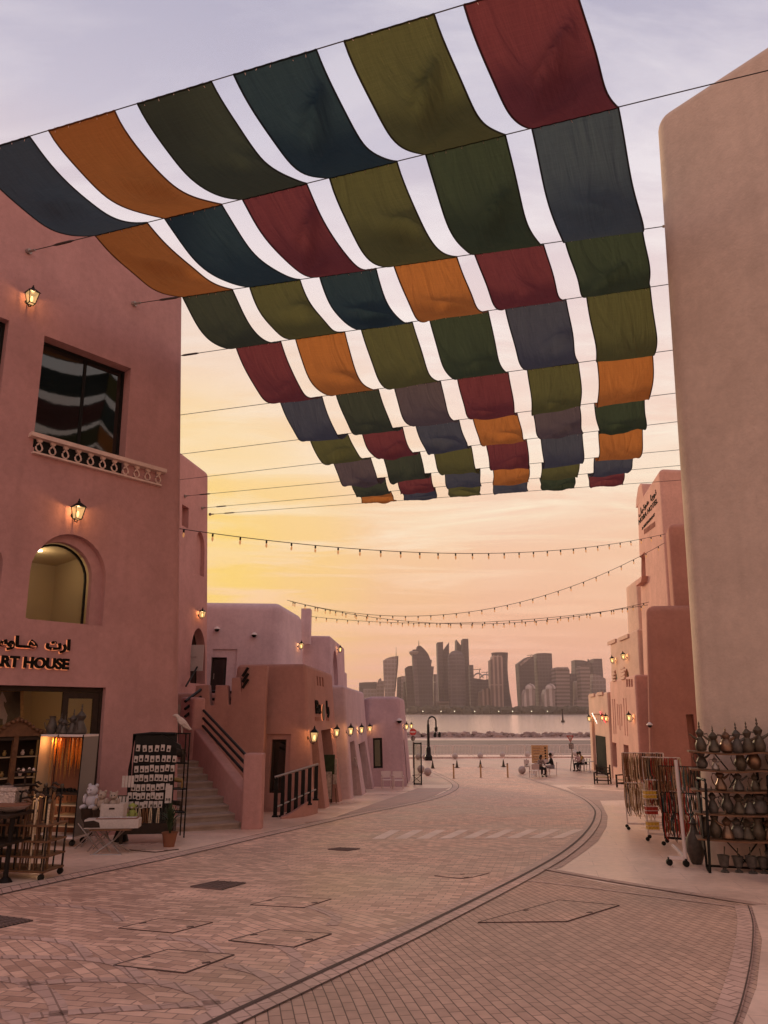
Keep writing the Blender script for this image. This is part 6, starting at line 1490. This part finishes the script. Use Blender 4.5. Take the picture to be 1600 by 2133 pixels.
# rolling necklace racks farther back
BEADS = [('amber', (.42, .20, .05)), ('brown', (.16, .07, .03)), ('ivory', (.50, .38, .26)), ('charcoal', (.03, .025, .02)), ('red', (.30, .03, .02)), ('teal', (.05, .10, .10)), ('sand', (.36, .24, .15)), ('yellow', (.55, .33, .05))]
for nme, c in BEADS: M['bead_' + nme] = mat('bead_' + nme, c, .45, var=.35, vscale=40)
def strand(a, ln, col, parent, name='necklace', w=.022, rr_=random):
    mb = MB(); n = 7
    L_ = [a + Vector((w * .5 + w * .6 * sin(pi * t), 0, -ln * t)) for t in [i / n for i in range(n + 1)]]
    R_ = [a + Vector((-w * .5 - w * .6 * sin(pi * t), .01, -ln * t)) for t in [i / n for i in range(n + 1)]]
    mb.tube(L_ + R_[::-1][1:], .013, 5); o = mb.build(name, 'bead_' + col, parent, world=True); return o
def rolling_rack(px, h, w, label, rz, nst, ln, cols, rows=(1.0,), castor='whitep', bas=()):
    p = ong(*px); r = thing('necklace_rack', label, 'rack', p, 0, 'rolling jewellery racks on the right')
    ax = Vector((cos(rz), sin(rz), 0)); ay = Vector((-sin(rz), cos(rz), 0))
    for s in (-.5, .5):
        MB().tube([p + ax * w * s + Vector((0, 0, .1)), p + ax * w * s + Vector((0, 0, h))], .016, 7).build('upright', castor, r, world=True)
        for q in (-.18, .18): MB().lathe([(.04, -.015), (.04, .015)], p + ax * w * s + ay * q + Vector((0, 0, .04)), 10, Matrix.Rotation(pi / 2, 3, 'X')).build('castor', 'black', r, world=True)
    MB().bar(p + ax * -w / 2 + Vector((0, 0, .12)), p + ax * w / 2 + Vector((0, 0, .12)), .04).build('foot', castor, r, smooth=0, world=True)
    rng = random.Random(int(px[0]))
    for f in rows:
        MB().tube([p + ax * -w / 2 + Vector((0, 0, h * f)), p + ax * w / 2 + Vector((0, 0, h * f))], .013, 6).build('rail', castor, r, world=True)
        for i in range(nst):
            q = p + ax * w * (-.48 + .96 * i / (nst - 1)) + ay * rng.uniform(-.04, .04) + Vector((0, 0, h * f)); strand(q, ln * rng.uniform(.75, 1.15), rng.choice(cols), r, w=.03)
    for (f, cols2) in bas:
        for i, cc_ in enumerate(cols2):
            q = p + ax * w * (-.36 + .72 * i / max(1, len(cols2) - 1)) - ay * .08 + Vector((0, 0, h * f))
            bsk = thing('goods_basket', f'{("left", "right")[i]} wire basket of {cc_} beads on the {dict([(.55, "top"), (.36, "middle"), (.18, "bottom")])[f]} tier of the white bead rack', 'basket', q, 0, 'little baskets of beads')
            MB().box(q, (w * .30, .16, .14)).build('beads', 'bead_' + cc_, bsk, smooth=0, world=True); mb = MB()
            for zz in (-.08, 0, .08): mb.tube([q + Vector(v) for v in ((-w * .17, -.09, zz), (w * .17, -.09, zz), (w * .17, .09, zz), (-w * .17, .09, zz), (-w * .17, -.09, zz))], .005, 4)
            mb.build('wire_frame', castor, bsk, world=True)
    return r
rolling_rack((1352, 1728), 1.72, .95, 'far necklace rack hung with long brown and ivory strands on the right', R(-12), 24, .75, ['brown', 'ivory', 'charcoal', 'sand', 'brown'], (1.0, .60), bas=[])
rolling_rack((1392, 1752), 1.62, .75, 'white wheeled rack with coloured beads and small baskets on the right', R(-25), 20, .5, ['brown', 'sand', 'red', 'ivory', 'charcoal'], (1.0, .72), bas=[(.55, ['yellow', 'sand']), (.36, ['red', 'ivory']), (.18, ['yellow', 'amber'])])
rolling_rack((1432, 1762), 1.45, .8, 'dark cluttered bead rack just left of the black pot rack', R(-30), 20, .5, ['red', 'brown', 'charcoal', 'teal', 'sand'], (1.0, .66, .40), 'rail')

# ================================================================ GOODS: SHOP FRONT ON THE LEFT
un, nn_ = Vector((.643, .766, 0)), Vector((.766, -.643, 0))      # along and away from the pink wall
# lit display case
px0 = ong(152, 1765); r = thing('display_case', 'lit glass display case on castors with orange bead necklaces', 'display case', px0)
rz = R(-12); ax = Vector((cos(rz), sin(rz), 0)); ay = Vector((-sin(rz), cos(rz), 0)); w, d, h = .98, .5, 2.05
z0 = .14
def cs(x, y, z): return px0 + ax * (x - w) + ay * y + Vector((0, 0, z))
MB().prism([cs(0, 0, z0), cs(w, 0, z0), cs(w, d, z0), cs(0, d, z0)], (0, 0, .04)).build('bottom', 'whitep', r, smooth=0, world=True)
MB().prism([cs(0, 0, h - .04), cs(w, 0, h - .04), cs(w, d, h - .04), cs(0, d, h - .04)], (0, 0, .04)).build('top', 'whitep', r, smooth=0, world=True)
M['casegrey'] = mat('grey_laminate', (.22, .185, .165), .6)
MB().prism([cs(w - .02, 0, z0 + .04), cs(w, 0, z0 + .04), cs(w, d, z0 + .04), cs(w - .02, d, z0 + .04)], (0, 0, h - z0 - .08)).build('side_panel', 'casegrey', r, smooth=0, world=True)
MB().prism([cs(0, 0, z0 + .04), cs(.02, 0, z0 + .04), cs(.02, d, z0 + .04), cs(0, d, z0 + .04)], (0, 0, h - z0 - .08)).build('side_panel', 'beige', r, smooth=0, world=True)
MB().prism([cs(.02, d - .02, z0 + .04), cs(w - .02, d - .02, z0 + .04), cs(w - .02, d, z0 + .04), cs(.02, d, z0 + .04)], (0, 0, h - z0 - .08)).build('back_panel', 'clay', r, smooth=0, world=True)
MB().prism([cs(.02, .01, .93), cs(w - .02, .01, .93), cs(w - .02, d - .02, .93), cs(.02, d - .02, .93)], (0, 0, .04)).build('middle_shelf', 'dark', r, smooth=0, world=True)
for zz in (.72, .52, .34): MB().prism([cs(.42, .06, zz), cs(w - .03, .06, zz), cs(w - .03, d - .03, zz), cs(.42, d - .03, zz)], (0, 0, .02)).build('shelf', 'beige', r, smooth=0, world=True)
for x in (0, .40, w - .02): MB().prism([cs(x, -.012, z0), cs(x + .018, -.012, z0), cs(x + .018, -.002, z0), cs(x, -.002, z0)], (0, 0, h - z0)).build('door_edge', 'black', r, smooth=0, world=True)
for x in (.08, w - .08):
    for y in (.08, d - .08): MB().lathe([(.055, -.02), (.055, .02)], cs(x, y, .06), 12, Matrix.Rotation(pi / 2, 3, 'X')).box(cs(x, y, .12), (.04, .04, .06)).build('castor', 'black', r, world=True)
rg = random.Random(2)
M['necko'] = mat('orange_beads', (.92, .24, .02), .4, var=.3, vscale=40)
for i in range(34):
    x = .18 + .70 * i / 33; ln = rg.uniform(.36, .62) if rg.random() < .7 else rg.uniform(.7, .85); a = cs(x, .16 + rg.uniform(0, .16), h - .07)
    mb = MB(); mb.tube([a, a + Vector((.008, 0, -ln * .5)), a + Vector((0, 0, -ln)), a + Vector((-.012, 0, -ln * .5)), a + Vector((-.006, .01, 0))], .0085, 5); mb.build('necklace', 'necko' if ln < .65 else 'bead_amber', r, world=True)
for i in range(9): MB().box(cs(.14 + i * .08, .14, 1.0 + (i % 2) * .01), (.05, .05, .07), rz).build('ring_box', rg.choice(['black', 'bead_amber', 'gold']), r, smooth=0, world=True)
for i in range(12): MB().tube([cs(.50 + (i % 4) * .09, .10, .72 - (i // 4) * .20 + .18), cs(.50 + (i % 4) * .09, .10, .72 - (i // 4) * .20 + .09)], .008, 5).build('pendant', 'black', r, world=True)
point('case_light', cs(.2, .12, h - .12), 3.6, (1, .50, .20), .04, r); point('case_light', cs(.2, .2, .82), 1.4, (1, .60, .32), .04, r)
for lo2 in [o for o in r.children if o.type == 'LIGHT']: pass
# jugs on the case
for j, (x, kd, sc) in enumerate(((.10, 'vase', 1.15), (.26, 'tall', .95), (.38, 'dallah', .95), (.54, 'dallah', 1.25), (.74, 'dallah', 1.5), (.64, 'round', 1.0))):
    pot(kd, 'pewter', cs(x, .2 + .05 * (j % 2), h + .002), .4 * j, f'grey metal jug, {ordn[j]} from the left on top of the lit display case', 'jugs on the display case', sc)
# carved armoire behind
a0 = WA.P(WA.hit(100, 1600)[0] + .1, 0, -.25); ar = thing('carved_cabinet', 'dark carved wooden cabinet with arched crest standing in the shop doorway', 'cabinet', Vector((a0.x, a0.y, ZA + .06)))
arz = R(50) ; bxv = Vector((cos(arz), sin(arz), 0)); byv = Vector((-sin(arz), cos(arz), 0)); W2 = 1.3; H2 = 2.15
def ac(x, y, z): return ar.location + bxv * x + byv * y + Vector((0, 0, z))
MB().prism([ac(-W2, .25, 0), ac(0, .25, 0), ac(0, .7, 0), ac(-W2, .7, 0)], (0, 0, .12)).build('plinth', 'dark', ar, smooth=0, world=True)
MB().prism([ac(-W2, .65, .12), ac(0, .65, .12), ac(0, .7, .12), ac(-W2, .7, .12)], (0, 0, H2 - .12)).build('back_panel', 'dark', ar, smooth=0, world=True)
for x in (-W2, -.07, -W2 / 2 - .05): MB().prism([ac(x, .22, .12), ac(x + .1, .22, .12), ac(x + .1, .30, .12), ac(x, .30, .12)], (0, 0, H2 - .12)).build('post', 'wood', ar, smooth=0, world=True)
for z in (.12, .75, H2 - .1): MB().prism([ac(-W2, .22, z), ac(0, .22, z), ac(0, .65, z), ac(-W2, .65, z)], (0, 0, .06)).build('shelf', 'dark', ar, smooth=0, world=True)
cr_ = [(-W2 - .05, 0), (.05, 0), (.05, .08), (-.15, .14), (-.3, .16), (-.4, .26), (-.55, .34), (-.65, .40), (-.75, .34), (-.9, .26), (-1.0, .16), (-1.15, .14), (-W2 - .05, .08)]
MB().prism([ac(x, .20, H2 - .02 + z) for x, z in cr_], byv * .08).build('crest', 'wood', ar, smooth=0, world=True)
for i in range(14):
    t = i / 13; x = -W2 + .08 + (W2 - .16) * t; z = H2 + .05 + .26 * sin(pi * t) ** 2; MB().ball(ac(x, .18, z), (.045, .045, .045), 8, 6).build('carved_boss', 'wood', ar, world=True)
for i in range(18):
    x = -W2 + .16 + (i % 6) * .19; z = .90 + (i // 6) * .42; MB().lathe([(.03, 0), (.045, .05), (.02, .09), (.03, .11)], ac(x, .45, z + (.0)), 8).build('ornament', ['brass', 'white', 'gold'][i % 3], ar, world=True)
for z in (.88, 1.30, 1.72): MB().prism([ac(-W2 + .1, .32, z - .02), ac(-.1, .32, z - .02), ac(-.1, .64, z - .02), ac(-W2 + .1, .64, z - .02)], (0, 0, .015)).build('glass_shelf', 'beige', ar, smooth=0, world=True)
# painting of a pale horse on the back wall
def wallpt(x, y, dep): u, v = WA.hit(x, y, -dep); return WA.P(u, v, -dep)
pd = 1.4
P4 = [wallpt(-70, 1438, pd), wallpt(46, 1437, pd), wallpt(46, 1512, pd), wallpt(-70, 1516, pd)]
r = thing('horse_painting', 'gilt framed painting of a pale horse against dark trees inside the shop', 'painting', P4[3])
M['canvas'] = mat('painted_canvas', (.13, .11, .075), .7, var=.6, vscale=2.2)
MB().prism(P4, WA.n * -.03).build('canvas', 'canvas', r, smooth=0, world=True)
for a, b in zip(P4, P4[1:] + P4[:1]): MB().bar(a, b, .07, .07).build('frame', 'gold', r, smooth=0, world=True)
hx = [(-30, 1480), (-12, 1474), (-4, 1462), (0, 1450), (3, 1444), (5, 1440), (7, 1445), (11, 1452), (14, 1461), (12, 1464), (8, 1460), (8, 1470), (12, 1480), (16, 1490), (14, 1500), (12, 1509), (6, 1509), (6, 1498), (-2, 1496), (-20, 1500), (-30, 1500)]
MB().prism([wallpt(x, y, pd - .006) for x, y in hx], WA.n * -.004).build('painted_horse', 'card', r, smooth=0, world=True)
# walking stick rack in front
c = ong(48, 1829); r = thing('cane_rack', 'wheeled wooden rack holding rows of carved walking canes', 'rack', c); rz = R(-10); ax = Vector((cos(rz), sin(rz), 0)); ay = Vector((-sin(rz), cos(rz), 0)); w, d = 1.25, .5
def kc(x, y, z): return c + ax * x + ay * y + Vector((0, 0, z))
for z in (.10, .29, .49, .70): MB().prism([kc(-w + .4, -.15, z), kc(.40, -.15, z), kc(.40, d - .15, z), kc(-w + .4, d - .15, z)], (0, 0, .025)).build('shelf', 'wood', r, smooth=0, world=True)
for x in (-w + .42, .38):
    for y in (-.13, d - .17): MB().tube([kc(x, y, .08), kc(x, y, .72)], .015, 6).build('upright', 'dark', r, world=True); MB().lathe([(.045, -.015), (.045, .015)], kc(x * .95, y, .045), 10, Matrix.Rotation(pi / 2, 3, 'X')).build('castor', 'black', r, world=True)
rg = random.Random(4)
mats = ['bamboo', 'dark', 'black', 'wood', 'bamboo', 'bead_ivory', 'black']
M['caneknob'] = M['brass']
for row in range(3):
    for i in range(11):
        x = -w + .48 + (w - .14) * i / 10 + rg.uniform(-.03, .03); y = -.10 + row * .16 + rg.uniform(-.02, .02); hgt = rg.uniform(.98, 1.16) + .03 * row; dx, dy = rg.uniform(-.03, .03), rg.uniform(-.03, .03)
        m = rg.choice(mats); cn = thing('walking_cane', f'carved walking cane, {ordn[i]} from the left in the {("front", "middle", "back")[row]} row of the cane rack', 'walking cane', kc(x, y, .13), 0, 'canes in the rack')
        MB().tube([kc(x, y, .13), kc(x + dx * .5, y + dy * .5, hgt * .5), kc(x + dx, y + dy, hgt)], [.011, .014, .017], 6).build('shaft', m, cn, world=True)
        k = rg.choice([0, 1, 2]); t = kc(x + dx, y + dy, hgt)
        if k == 0: MB().ball(t + Vector((0, 0, .02)), (.032, .032, .038), 8, 6).build('knob', 'brass', cn, world=True)
        elif k == 1: MB().tube([t, t + Vector((.02, 0, .05)), t + Vector((.06, 0, .06)), t + Vector((.10, 0, .03)), t + Vector((.12, 0, .04))], [.016, .018, .02, .015, .01], 6).build('handle', 'dark', cn, world=True)
        else: MB().tube([t + Vector((-.05, 0, .02)), t + Vector((0, 0, .035)), t + Vector((.07, 0, .0))], [.012, .02, .01], 6).build('handle', m, cn, world=True)
# table with crockery at the left edge
c = ong(10, 1838); r = thing('side_table', 'dark round legged table with crockery at the left edge', 'table', c)
MB().lathe([(.10, 0), (.07, .04), (.035, .07), (.03, .5), (.035, .85)], (0, 0, 0), 10).build('leg', 'rail', r)
MB().box((-.62, .15, .87), (1.5, .7, .035), R(-8)).build('table_top', 'dark', r, smooth=0); MB().box((-.62, .15, .50), (1.4, .7, .03), R(-8)).build('shelf', 'dark', r, smooth=0)
MB().tube([(-.45, .45, 0), (-.45, .45, .85)], .03, 8).build('leg', 'rail', r)
q = c + Vector((-.08, .1, .89)); b = thing('white_bowl', 'wide white bowl on the edge of the left table', 'bowl', q)
MB().lathe([(.08, 0), (.19, .05), (.26, .10), (.25, .10), (.17, .055), (.05, .02)], (0, 0, 0), 20).build('bowl_body', 'card', b); MB().lathe([(.262, .098), (.262, .106), (.25, .106)], (0, 0, 0), 20).build('rim', 'clay', b)
q = c + Vector((-.28, .38, .89)); b = thing('silver_box', 'bright engraved silver chest behind the white bowl', 'box', q)
M['silver'] = mat('engraved_silver', (.55, .48, .45), .35, metal=.8, var=.35, vscale=30, bump=.8, bscale=60)
MB().box((0, 0, .13), (.42, .28, .26), R(-10)).build('chest_body', 'silver', b); MB().box((0, 0, .29), (.44, .30, .05), R(-10)).build('lid', 'silver', b)
q = c + Vector((-.10, .46, .89)); b = thing('candle_stand', 'small dark tiered stand of trinkets behind the silver chest', 'stand', q)
MB().tube([(0, 0, 0), (0, 0, .55)], .015, 6).build('stem', 'dark', b)
for z in (.15, .32, .5): MB().lathe([(.14, z), (.16, z + .015)], (0, 0, 0), 16).build('tier', 'dark', b)
for i in range(8): MB().ball((.11 * cos(i * .8), .11 * sin(i * .8), .545), .022, 7, 5).build('trinket', ['white', 'brass'][i % 2], b)
# baskets of soft toys
for j, (px, lb, m) in enumerate((((186, 1766), 'dark wire basket on crossed legs with a white teddy bear', 'plush'), ((212, 1772), 'second dark basket on crossed legs with beige soft toys', 'plushb'))):
    c = ong(*px) - Vector((0, 0, .10)); r = thing('toy_basket', lb, 'basket', c, 0, 'baskets of soft toys')
    for s in (-1, 1):
        MB().tube([(-.22, s * .15, .10), (.2, s * .15, .55)], .013, 6).build('leg', 'alu', r); MB().tube([(.22, s * .15, .10), (-.2, s * .15, .55)], .013, 6).build('leg', 'alu', r)
    MB().lathe([(.12, .50), (.19, .62), (.23, .82), (.22, .82), (.17, .63)], (0, 0, 0), 16).build('basket_body', 'dark', r)
    tops_ = [((-.03, 0, .95), 1.0)] if j == 0 else [((-.06, -.04, .93), .75), ((.12, .03, .92), .7)]
    for q, (cc2, s) in enumerate(tops_):
        t = thing('teddy_bear', ('white teddy bear slumped in the left basket' if j == 0 else ('left beige soft toy in the second basket', 'right beige soft toy in the second basket')[q]), 'soft toy', c + Vector(cc2), .5 * q - .3, 'soft toys in the baskets')
        MB().ball((0, 0, -.02), (.12 * s, .11 * s, .13 * s), 14, 10).build('torso', m, t); hd_ = MB().ball((0, -.02, .17 * s), (.11 * s, .10 * s, .10 * s), 14, 10).build('head', m, t)
        for e in (-1, 1): MB().ball((e * .08 * s, 0, .26 * s), .037 * s, 8, 6).build('ear', m, hd_); MB().ball((e * .035 * s, -.115 * s, .19 * s), .012, 6, 4).build('eye', 'black', hd_)
        MB().ball((0, -.115 * s, .145 * s), (.04 * s, .03 * s, .03 * s), 8, 6).build('muzzle', m, hd_)
        for e in (-1, 1): MB().ball((e * .14 * s, -.03, .02), (.045 * s, .045 * s, .09 * s), 8, 6).build('arm', m, t); MB().ball((e * .10 * s, -.12 * s, -.12 * s), (.055 * s, .09 * s, .05 * s), 8, 6).build('leg', m, t)
# folding table with a white box and a zither
c = ong(222, 1777); r = thing('folding_table', 'small folding table on crossed tubular legs below the white box', 'table', c)
for s in (-1, 1):
    MB().tube([(-.20 + .02 * s, -.22 * s, 0), (.12, 0, .22), (.28, .16 * s, .40)], .013, 6).build('leg', 'alu', r); MB().tube([(.34, -.22 * s, 0), (.02, 0, .22), (-.12, .16 * s, .40)], .013, 6).build('leg', 'alu', r)
MB().tube([(-.20, -.24, .013), (.34, -.24, .013)], .013, 6).build('floor_bar', 'alu', r); MB().box((.08, 0, .41), (.72, .42, .025), R(4)).build('table_top', 'wood', r, smooth=0)
q = c + Vector((.02, 0, .425)); z = thing('zither', 'long white and red brown musical box lying on the folding table', 'zither', q, R(6))
MB().prism([(-.42, -.14, 0), (.52, -.14, 0), (.52, .14, 0), (-.42, .14, 0)], (0, 0, .15)).build('case', 'card', z, smooth=0)
MB().prism([(-.42, -.146, .02), (-.14, -.146, .02), (-.16, -.146, .10), (-.26, -.146, .14), (-.42, -.146, .12)], (0, .004, 0)).build('end_panel', 'dark', z, smooth=0)
MB().box((.12, 0, .158), (.72, .2, .012)).build('sound_board', 'clay', z, smooth=0)
for i in range(8): MB().tube([(-.22, -.08 + .022 * i, .168), (.46, -.08 + .022 * i, .168)], .002, 4).build('string', 'silver', z)
q = c + Vector((-.02, .24, .50)); z = thing('white_box', 'open white box with dark grip slot behind the zither', 'box', q, R(4))
for a, b in (((-.2, -.13, .16), (.40, .02, .30)), ((-.2, .13, .16), (.40, .02, .30))): MB().box((0, a[1], a[2]), b).build('side', 'card', z, smooth=0)
for s in (-1, 1): MB().box((s * .2, 0, .16), (.02, .24, .30)).build('side', 'card', z, smooth=0)
MB().box((0, 0, .02), (.38, .24, .02)).build('bottom', 'card', z, smooth=0); MB().box((0, -.143, .23), (.10, .006, .03)).build('grip_slot', 'dark', z, smooth=0)
# card display board
c = ong(308, 1757); r = thing('card_board', 'black pegboard stand covered in rows of white souvenir cards', 'display board', c); rz = R(8); ax = Vector((cos(rz), sin(rz), 0)); ay = Vector((-sin(rz), cos(rz), 0))
def bc(x, y, z): return c + ax * x + ay * y + Vector((0, 0, z))
MB().prism([bc(-.42, .05, .30), bc(.42, .05, .30), bc(.40, .09, .30), bc(-.42, .09, .30)], (0, 0, 1.78)).build('board', 'black', r, smooth=0, world=True)
MB().tube([bc(-.45, .05, .75), bc(-.47, .04, 1.4), bc(-.44, .05, 2.07), bc(-.1, .05, 2.09), bc(.38, .05, 2.08)], .035, 6).build('draped_edge', 'black', r, world=True)
MB().prism([bc(-.02, 0, 1.90), bc(.10, 0, 2.08), bc(.50, 0, 1.86), bc(.52, 0, 1.78), bc(.12, 0, 1.86)], ay * .08).build('black_bag', 'black', r, smooth=0, world=True)
MB().prism([bc(-.58, -.05, .18), bc(.48, -.05, .18), bc(.48, .4, .18), bc(-.58, .4, .18)], (0, 0, .20)).build('bench', 'dark', r, smooth=0, world=True)
for x in (-.55, .42): MB().prism([bc(x, -.04, 0), bc(x + .06, -.04, 0), bc(x + .06, .03, 0), bc(x, .03, 0)], (0, 0, .18)).build('leg', 'dark', r, smooth=0, world=True)
rg = random.Random(8)
rows_ = [(1.80, -.33, .28, 6), (1.60, -.36, .40, 8), (1.41, -.33, .38, 8), (1.23, -.32, .36, 8), (1.05, -.36, .30, 8), (.89, -.42, .20, 8), (.72, -.46, .18, 8)]
for zi, x0, x1, n in rows_:
    MB().tube([bc(x0 - .03, .0, zi + .085), bc(x1 + .03, .0, zi + .085)], .009, 5).build('rail', 'black', r, world=True)
rowname = ['top', 'second', 'third', 'fourth', 'fifth', 'sixth', 'lowest']
for ri_, (zi, x0, x1, n) in enumerate(rows_):
    for i in range(n):
        x = x0 + (x1 - x0) * i / (n - 1); q = bc(x + rg.uniform(-.008, .008), -.015, zi + rg.uniform(-.012, .01)); cd_ = thing('souvenir_card', f'white souvenir card, {ordn[i]} from the left in the {rowname[ri_]} row of the pegboard', 'card', q, rz + rg.uniform(-.2, .2), 'souvenir cards on the pegboard')
        MB().box((0, 0, 0), (.078, .006, .125), m=Matrix.Rotation(rg.uniform(-.12, .12), 3, 'Y')).build('card', 'card', cd_, smooth=0); MB().ball((rg.uniform(-.01, .01), -.012, -.02), (.022, .012, .026), 7, 5).build('charm', rg.choice(['dark', 'brass', 'rail']), cd_)
for i in range(14): strand(bc(-.50 + .95 * i / 13, -.03, .66), rg.uniform(.3, .48), rg.choice(['ivory', 'charcoal', 'brown', 'sand']), r, 'cord', .02)
for i in range(4):
    q = bc(-.56 + i * .06, -.06, 1.17 - .0 * i); MB().box(q, (.05, .005, .22), rz).build('long_card', 'card', r, smooth=0, world=True); MB().box(bc(-.66 + i * .07, -.06, .78), (.05, .005, .22), rz).build('long_card', 'card', r, smooth=0, world=True)
MB().box(bc(.34, -.05, .92), (.13, .008, .34), rz).build('price_sign', 'card', r, smooth=0, world=True); text('360', .06, 'black', r, bc(.29, -.058, .80), ax, (0, 0, 1), .002, .002)
# little green toy monkey hung on the board
q = bc(-.33, -.10, .55); t = thing('plush_monkey', 'green plush monkey hanging from the lower left of the pegboard', 'soft toy', q); M['lime'] = mat('lime_plush', (.30, .33, .09), .95, bump=.6, bscale=80)
MB().ball((0, 0, .02), (.06, .05, .09), 12, 8).build('torso', 'lime', t); MB().ball((0, -.01, .16), (.06, .055, .06), 12, 8).build('head', 'lime', t)
for s in (-1, 1):
    MB().tube([(s * .04, 0, .08), (s * .09, 0, .02), (s * .08, -.02, -.06)], .017, 6).build('arm', 'lime', t); MB().tube([(s * .03, 0, -.05), (s * .06, 0, -.14), (s * .04, -.03, -.2)], .018, 6).build('leg', 'lime', t); MB().ball((s * .065, 0, .17), .022, 8, 6).build('ear', 'lime', t)
MB().ball((0, -.05, .145), (.03, .015, .025), 8, 6).build('muzzle', 'card', t)
# spiky plant in a clay pot
c = ong(352, 1764); r = thing('potted_plant', 'spiky agave like plant in a clay pot beside the black shelf stand', 'plant', c)
MB().lathe([(.10, 0), (.14, .22), (.16, .26), (.145, .26), (.12, .20)], (0, 0, 0), 16).build('pot', 'clay', r); rg = random.Random(6); mb = MB()
for i in range(46):
    a = rg.uniform(0, 2 * pi); t = rg.uniform(.1, .95); L_ = rg.uniform(.45, .68); o_ = Vector((cos(a), sin(a), 0)); s_ = Vector((-sin(a), cos(a), 0))
    p0_ = Vector((0, 0, .24)); p1_ = p0_ + (o_ * t * .35 + Vector((0, 0, 1 - t * .25))) * L_ * .55; p2_ = p1_ + (o_ * t * .9 + Vector((0, 0, .9 - t * .8))) * L_ * .55
    mb.add([p0_ - s_ * .018, p0_ + s_ * .018, p1_ + s_ * .022, p1_ - s_ * .022, p2_], [(0, 1, 2, 3), (3, 2, 4)])
mb.build('leaves', 'green', r, smooth=0)
# black iron stand with gull and elephant
c = ong(383, 1745); r = thing('iron_stand', 'thin black iron shelf stand at the corner of the pink shop', 'stand', c); bk = Vector((-.36, -.02, 0)); hh = atY(380, 1528, c.y).z - c.z; rot = Vector((-.16, .30, 0))
for p in (Vector(), bk, rot, bk + rot): MB().tube([p, p + Vector((-.015, 0, hh))], .016, 6).build('upright', 'black', r)
for z in (hh, hh - .62, hh - 1.15, hh - 1.62): 
    mb = MB(); 
    for a, b in ((Vector(), bk), (bk, bk + rot), (bk + rot, rot), (rot, Vector())): mb.tube([a + Vector((0, 0, z)), b + Vector((0, 0, z))], .012, 5)
    mb.build('shelf_frame', 'black', r); MB().prism([Vector((0, 0, z - .012)), bk + Vector((0, 0, z - .012)), bk + rot + Vector((0, 0, z - .012)), rot + Vector((0, 0, z - .012))], (0, 0, .008)).build('shelf', 'rail', r, smooth=0)
q = c + bk * .45 + rot * .5 + Vector((0, 0, hh + .012)); g = thing('gull_figure', 'white carved seabird standing on top of the iron stand', 'figurine', q)
M['gull'] = mat('white_carving', (.50, .40, .36), .8, var=.15, vscale=8)
skin_body('bird_body', [Vector(v) for v in ((0, 0, .22), (.10, 0, .14), (.20, 0, .06), (-.07, 0, .30), (-.12, 0, .37), (-.16, 0, .38), (-.22, 0, .36))], [(0, 1), (1, 2), (0, 3), (3, 4), (4, 5), (5, 6)], [.085, .065, .025, .055, .042, .035, .010], g, 'gull')
for s in (-1, 1): MB().tube([(0, s * .03, .17), (.02, s * .03, .0)], .009, 6).build('leg', 'gull', g); MB().add([(-.06, s * .07, .27), (.08, s * .085, .20), (.24, s * .05, .06), (.10, s * .075, .12), (-.03, s * .075, .19)], [(0, 1, 2, 3, 4)]).build('wing', 'gull', g, smooth=0)
q = c + bk * .5 + rot * .5 + Vector((0, 0, hh - .615)); g = thing('elephant_figure', 'dark carved elephant on the second shelf of the iron stand', 'figurine', q)
skin_body('elephant_body', [Vector(v) for v in ((0, 0, .20), (-.08, 0, .21), (.08, 0, .20), (-.15, 0, .27), (-.20, 0, .22), (-.22, 0, .12), (-.20, 0, .05))], [(0, 1), (0, 2), (1, 3), (3, 4), (4, 5), (5, 6)], [.095, .09, .085, .065, .03, .02, .015], g, 'dark')
for x in (-.09, .08):
    for s in (-1, 1): MB().tube([(x, s * .045, .18), (x, s * .045, 0)], [.035, .03], 8).build('leg', 'dark', g)
for s in (-1, 1): MB().add([(-.13, s * .06, .30), (-.08, s * .11, .28), (-.08, s * .11, .18), (-.13, s * .07, .19)], [(0, 1, 2, 3)]).build('ear', 'dark', g, smooth=0)
MB().tube([(.15, 0, .22), (.17, 0, .12)], .008, 5).build('tail', 'dark', g)
for k, (z, m, lb) in enumerate(((hh - 1.14, 'gold', 'gilt carved animal figure on the third shelf of the iron stand'), (hh - 1.61, 'dark', 'small dark carved animal on the lowest shelf of the iron stand'))):
    q = c + bk * .45 + rot * .5 + Vector((0, 0, z)); g = thing('animal_figure', lb, 'figurine', q)
    skin_body('figure_body', [Vector(v) for v in ((0, 0, .16), (-.10, 0, .18), (.10, 0, .16), (-.14, 0, .26), (-.17, 0, .33), (-.24, 0, .31))], [(0, 1), (0, 2), (1, 3), (3, 4), (4, 5)], [.055, .05, .055, .03, .035, .015], g, m)
    for x in (-.10, .09):
        for s in (-1, 1): MB().tube([(x, s * .03, .15), (x, s * .035, 0)], .012, 6).build('leg', m, g)
# square table behind soft toys and a pot stand
c = ong(240, 1757) + Vector((0, .3, 0)); r = thing('planter_stand', 'dark green square stool holding a tray behind the white box', 'stool', c)
MB().box((0, 0, .78), (.42, .35, .14), .1).build('tray', 'green', r); MB().lathe([(.16, 0), (.10, .2), (.13, .5), (.19, .7)], (0, 0, 0), 14).build('pedestal', 'rail', r)
